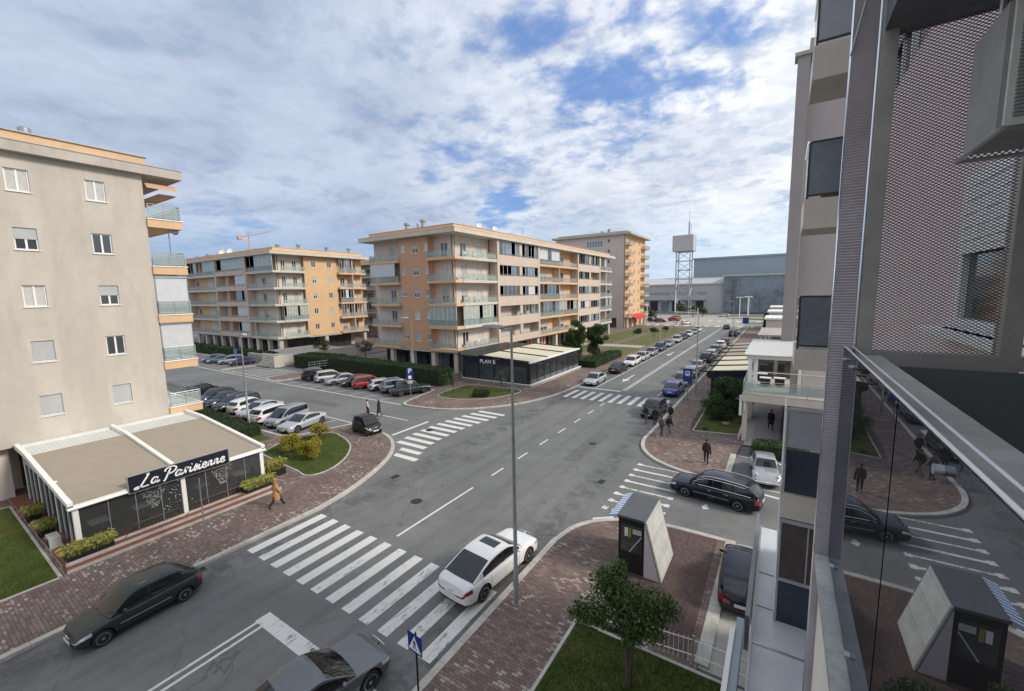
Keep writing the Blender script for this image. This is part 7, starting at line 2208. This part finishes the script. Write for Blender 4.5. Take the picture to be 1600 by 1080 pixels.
# ---- people
def person(x, y, z, heading, label, top='black', legs='black', hair='hair', stride=.3, coat=False, hgt=1.74, arms=.25, group=None, bag=False, long_hair=False, shoes='black', scarf=None):
    """one continuous skinned body, +x is forward in local space"""
    k = hgt / 1.74
    root = thing('person', label, 'person', (x, y, z), R(heading) + 1e-4, group)
    V, E, RAD, TAGS = [], [], [], []
    def v(p, r, tg, par=None):
        V.append((p[0] * k, p[1] * k, p[2] * k)); q_ = 1.42 if tg == 't' else 1.3 if tg == 'l' else 1.15; RAD.append((r * k * q_, r * k * q_ * (.82 if tg in 'tl' else 1))); TAGS.append(tg); i = len(V) - 1
        if par is not None: E.append((par, i))
        return i
    pel = v((0, 0, .95), .135, 'l'); sp = v((.01, 0, 1.10), .125, 't', pel); ch = v((.01, 0, 1.30), .15, 't', sp); nk = v((0, 0, 1.45), .07, 't', ch); nk2 = v((.01, 0, 1.51), .052, 's', nk)
    hd = v((.02, 0, 1.60), .092, 's', nk2); hd2 = v((.015, 0, 1.68), .075, 's', hd); v((.10, 0, 1.595), .018, 's', hd)
    for s_, st in ((1, stride), (-1, -stride)):
        hp = v((0, s_ * .09, .90), .095, 'l', pel); kn = v((st * .45 + .03, s_ * .095, .50), .066, 'l', hp); an = v((st * .9 - (.10 if st < 0 else 0), s_ * .10, .09 + (.05 if st < 0 else 0)), .042, 'l', kn)
        v((st * .9 + .14 - (.08 if st < 0 else 0), s_ * .11, .04 if st > 0 else .05), .036, 'h', an)
        sh = v((0, s_ * .17, 1.40), .066, 't', ch); el = v((-st * arms * .8 - .03, s_ * .225, 1.13), .054, 't', sh); wr_ = v((-st * arms * 1.2 + .10, s_ * .215, .90), .036, 't', el)
        pa = v((-st * arms * 1.2 + .12, s_ * .215, .84), .030, 's', wr_)
        for q, (dy, ln) in enumerate(((-.024, .070), (-.008, .082), (.008, .078), (.024, .062))):
            f1 = v((-st * arms * 1.2 + .135, s_ * (.215 + dy), .84 - ln * .6), .0095, 's', pa); v((-st * arms * 1.2 + .130 + .012, s_ * (.215 + dy), .84 - ln * 1.15), .008, 's', f1)
        v((-st * arms * 1.2 + .165, s_ * .235, .80), .010, 's', pa)
    me = bpy.data.meshes.new('b'); me.from_pydata(V, E, []); ob = bpy.data.objects.new('b', me); S.collection.objects.link(ob)
    sk = ob.modifiers.new('s', 'SKIN'); sk.use_smooth_shade = True
    for i, r in enumerate(RAD): me.skin_vertices[0].data[i].radius = r
    me.skin_vertices[0].data[0].use_root = True
    sb = ob.modifiers.new('d', 'SUBSURF'); sb.levels = 1; sb.render_levels = 1
    m2 = bpy.data.meshes.new_from_object(ob.evaluated_get(bpy.context.evaluated_depsgraph_get())); bpy.data.objects.remove(ob)
    m2.name = 'body'
    MATS = [MT[legs], MT[top], MT['skin'], MT[shoes]]; m2.materials.clear()
    for q in MATS: m2.materials.append(q)
    Vv = [Vector(p) for p in V]
    for p in m2.polygons:
        c = p.center; best = min(range(len(Vv)), key=lambda i: (Vv[i] - c).length - RAD[i][0] * .8)
        p.material_index = {'l': 0, 't': 1, 's': 2, 'h': 3}[TAGS[best]]; p.use_smooth = True
    b = bpy.data.objects.new('body', m2); S.collection.objects.link(b); b.parent = root
    m = M(); m.ball((.0 * k, 0, 1.66 * k), (.105 * k, .098 * k, .10 * k), 12, 8)
    if long_hair: m.ball((-.055 * k, 0, 1.54 * k), (.06 * k, .09 * k, .14 * k), 10, 6)
    m.build('hair', hair, root, True)
    m = M()
    for s_ in (1, -1): m.ball((.098 * k, s_ * .032 * k, 1.625 * k), (.008 * k, .012 * k, .008 * k), 6, 4)
    m.build('eye', 'black', root)
    for s_ in (1, -1):
        m = M(); m.ball((.01 * k, s_ * .098 * k, 1.60 * k), (.02 * k, .012 * k, .03 * k), 6, 4); m.build('ear', 'skin', root)
    m = M(); m.box(.095 * k, .104 * k, -.022 * k, .022 * k, 1.548 * k, 1.556 * k); m.build('mouth', 'maroon_lip', root)
    if coat:
        m = M(); n = 14; zz = [(1.42, .15, .20), (1.25, .155, .205), (1.0, .15, .185), (.75, .19, .22), (.52, .215, .24)]
        rings = []
        for (z_, rx, ry) in zz: rings.append([(rx * k * math.cos(2 * PI * q / n), ry * k * math.sin(2 * PI * q / n), z_ * k) for q in range(n)])
        for a_, b_ in zip(rings, rings[1:]):
            for q in range(n): m.quad(a_[q], a_[(q + 1) % n], b_[(q + 1) % n], b_[q])
        m.build('coat', top, root, True, 60)
    if bag:
        m = M(); m.box(-.12 * k, .16 * k, -.30 * k, -.20 * k, .72 * k, 1.0 * k); m.tube([(0, -.22 * k, 1.0 * k), (-.05 * k, -.1 * k, 1.44 * k), (0, .14 * k, 1.3 * k)], .012, 5)
        o = m.build('handbag', 'black', None); tag(o, 'dark shoulder bag carried by the ' + bag, 'bag'); o.location = root.location; o.rotation_euler = root.rotation_euler
    return root
MT['plum'] = pm('dark_brown_jacket', (.035, .022, .024), .9, var=.2, scale=6)
MT['maroon_lip'] = pm('lips', (.30, .10, .09), .6)
MT['tan'] = pm('tan_coat', (.46, .22, .09), .85, var=.12, scale=4)
MT['darkcloth'] = pm('dark_cloth', (.018, .018, .022), .9, var=.2, scale=6)
MT['greycloth'] = pm('grey_cloth', (.10, .10, .10), .9, var=.2, scale=6)
MT['bluecloth'] = pm('blue_jeans', (.03, .035, .13), .9, var=.2, scale=6)
MT['pinkcloth'] = pm('pale_pink_top', (.55, .38, .35), .9, var=.1, scale=6)
MT['blond'] = pm('fair_hair', (.30, .20, .09), .7, var=.15)
person(-23.75, 11.75, .125, 78, 'person in a long tan coat walking past the right end of the cafe', top='tan', legs='darkcloth', hair='blond', coat=True, stride=.42, long_hair=True, hgt=1.70)
person(-3.9, 30.44, .125, 95, 'person in dark jacket with shoulder bag standing on the corner pavement', top='plum', legs='darkcloth', stride=.18, bag='person on the corner pavement')
GP = 'people gathered at the dark hatchback on the far crossing'
person(-9.95, 37.7, 0, 70, 'person in black jacket nearest the road, left of the group at the dark hatchback', top='darkcloth', legs='greycloth', stride=.12, group=GP)
person(-9.1, 37.55, 0, 95, 'person in long black coat second from the left at the dark hatchback', top='black', legs='darkcloth', coat=True, stride=.12, group=GP)
person(-7.85, 34.6, .125, 60, 'person in grey jacket and blue jeans on the kerb right of the dark hatchback', top='greycloth', legs='bluecloth', stride=.22, group=GP)
person(-7.35, 35.0, .125, 70, 'person in black walking beside the one in blue jeans', top='darkcloth', legs='greycloth', stride=.40, group=GP)
person(-8.0, 38.6, .125, -110, 'person in dark clothes behind the others, beside the dark hatchback', top='darkcloth', legs='darkcloth', stride=.1, group=GP)
person(-34.5, 26.6, 0, 60, 'person in pale pink top behind the tiny black car', top='pinkcloth', legs='darkcloth', stride=.15)
person(-33.4, 27.1, 0, 200, 'person in black coat behind the tiny black car, on the right', top='darkcloth', legs='darkcloth', coat=True, stride=.2, long_hair=True)
person(-.35, 40.6, .15, -80, 'person in dark coat walking in the passage under the terrace', top='darkcloth', legs='darkcloth', coat=True, stride=.3)
for o in bpy.data.objects:
    if '_w' in o: del o['_w']
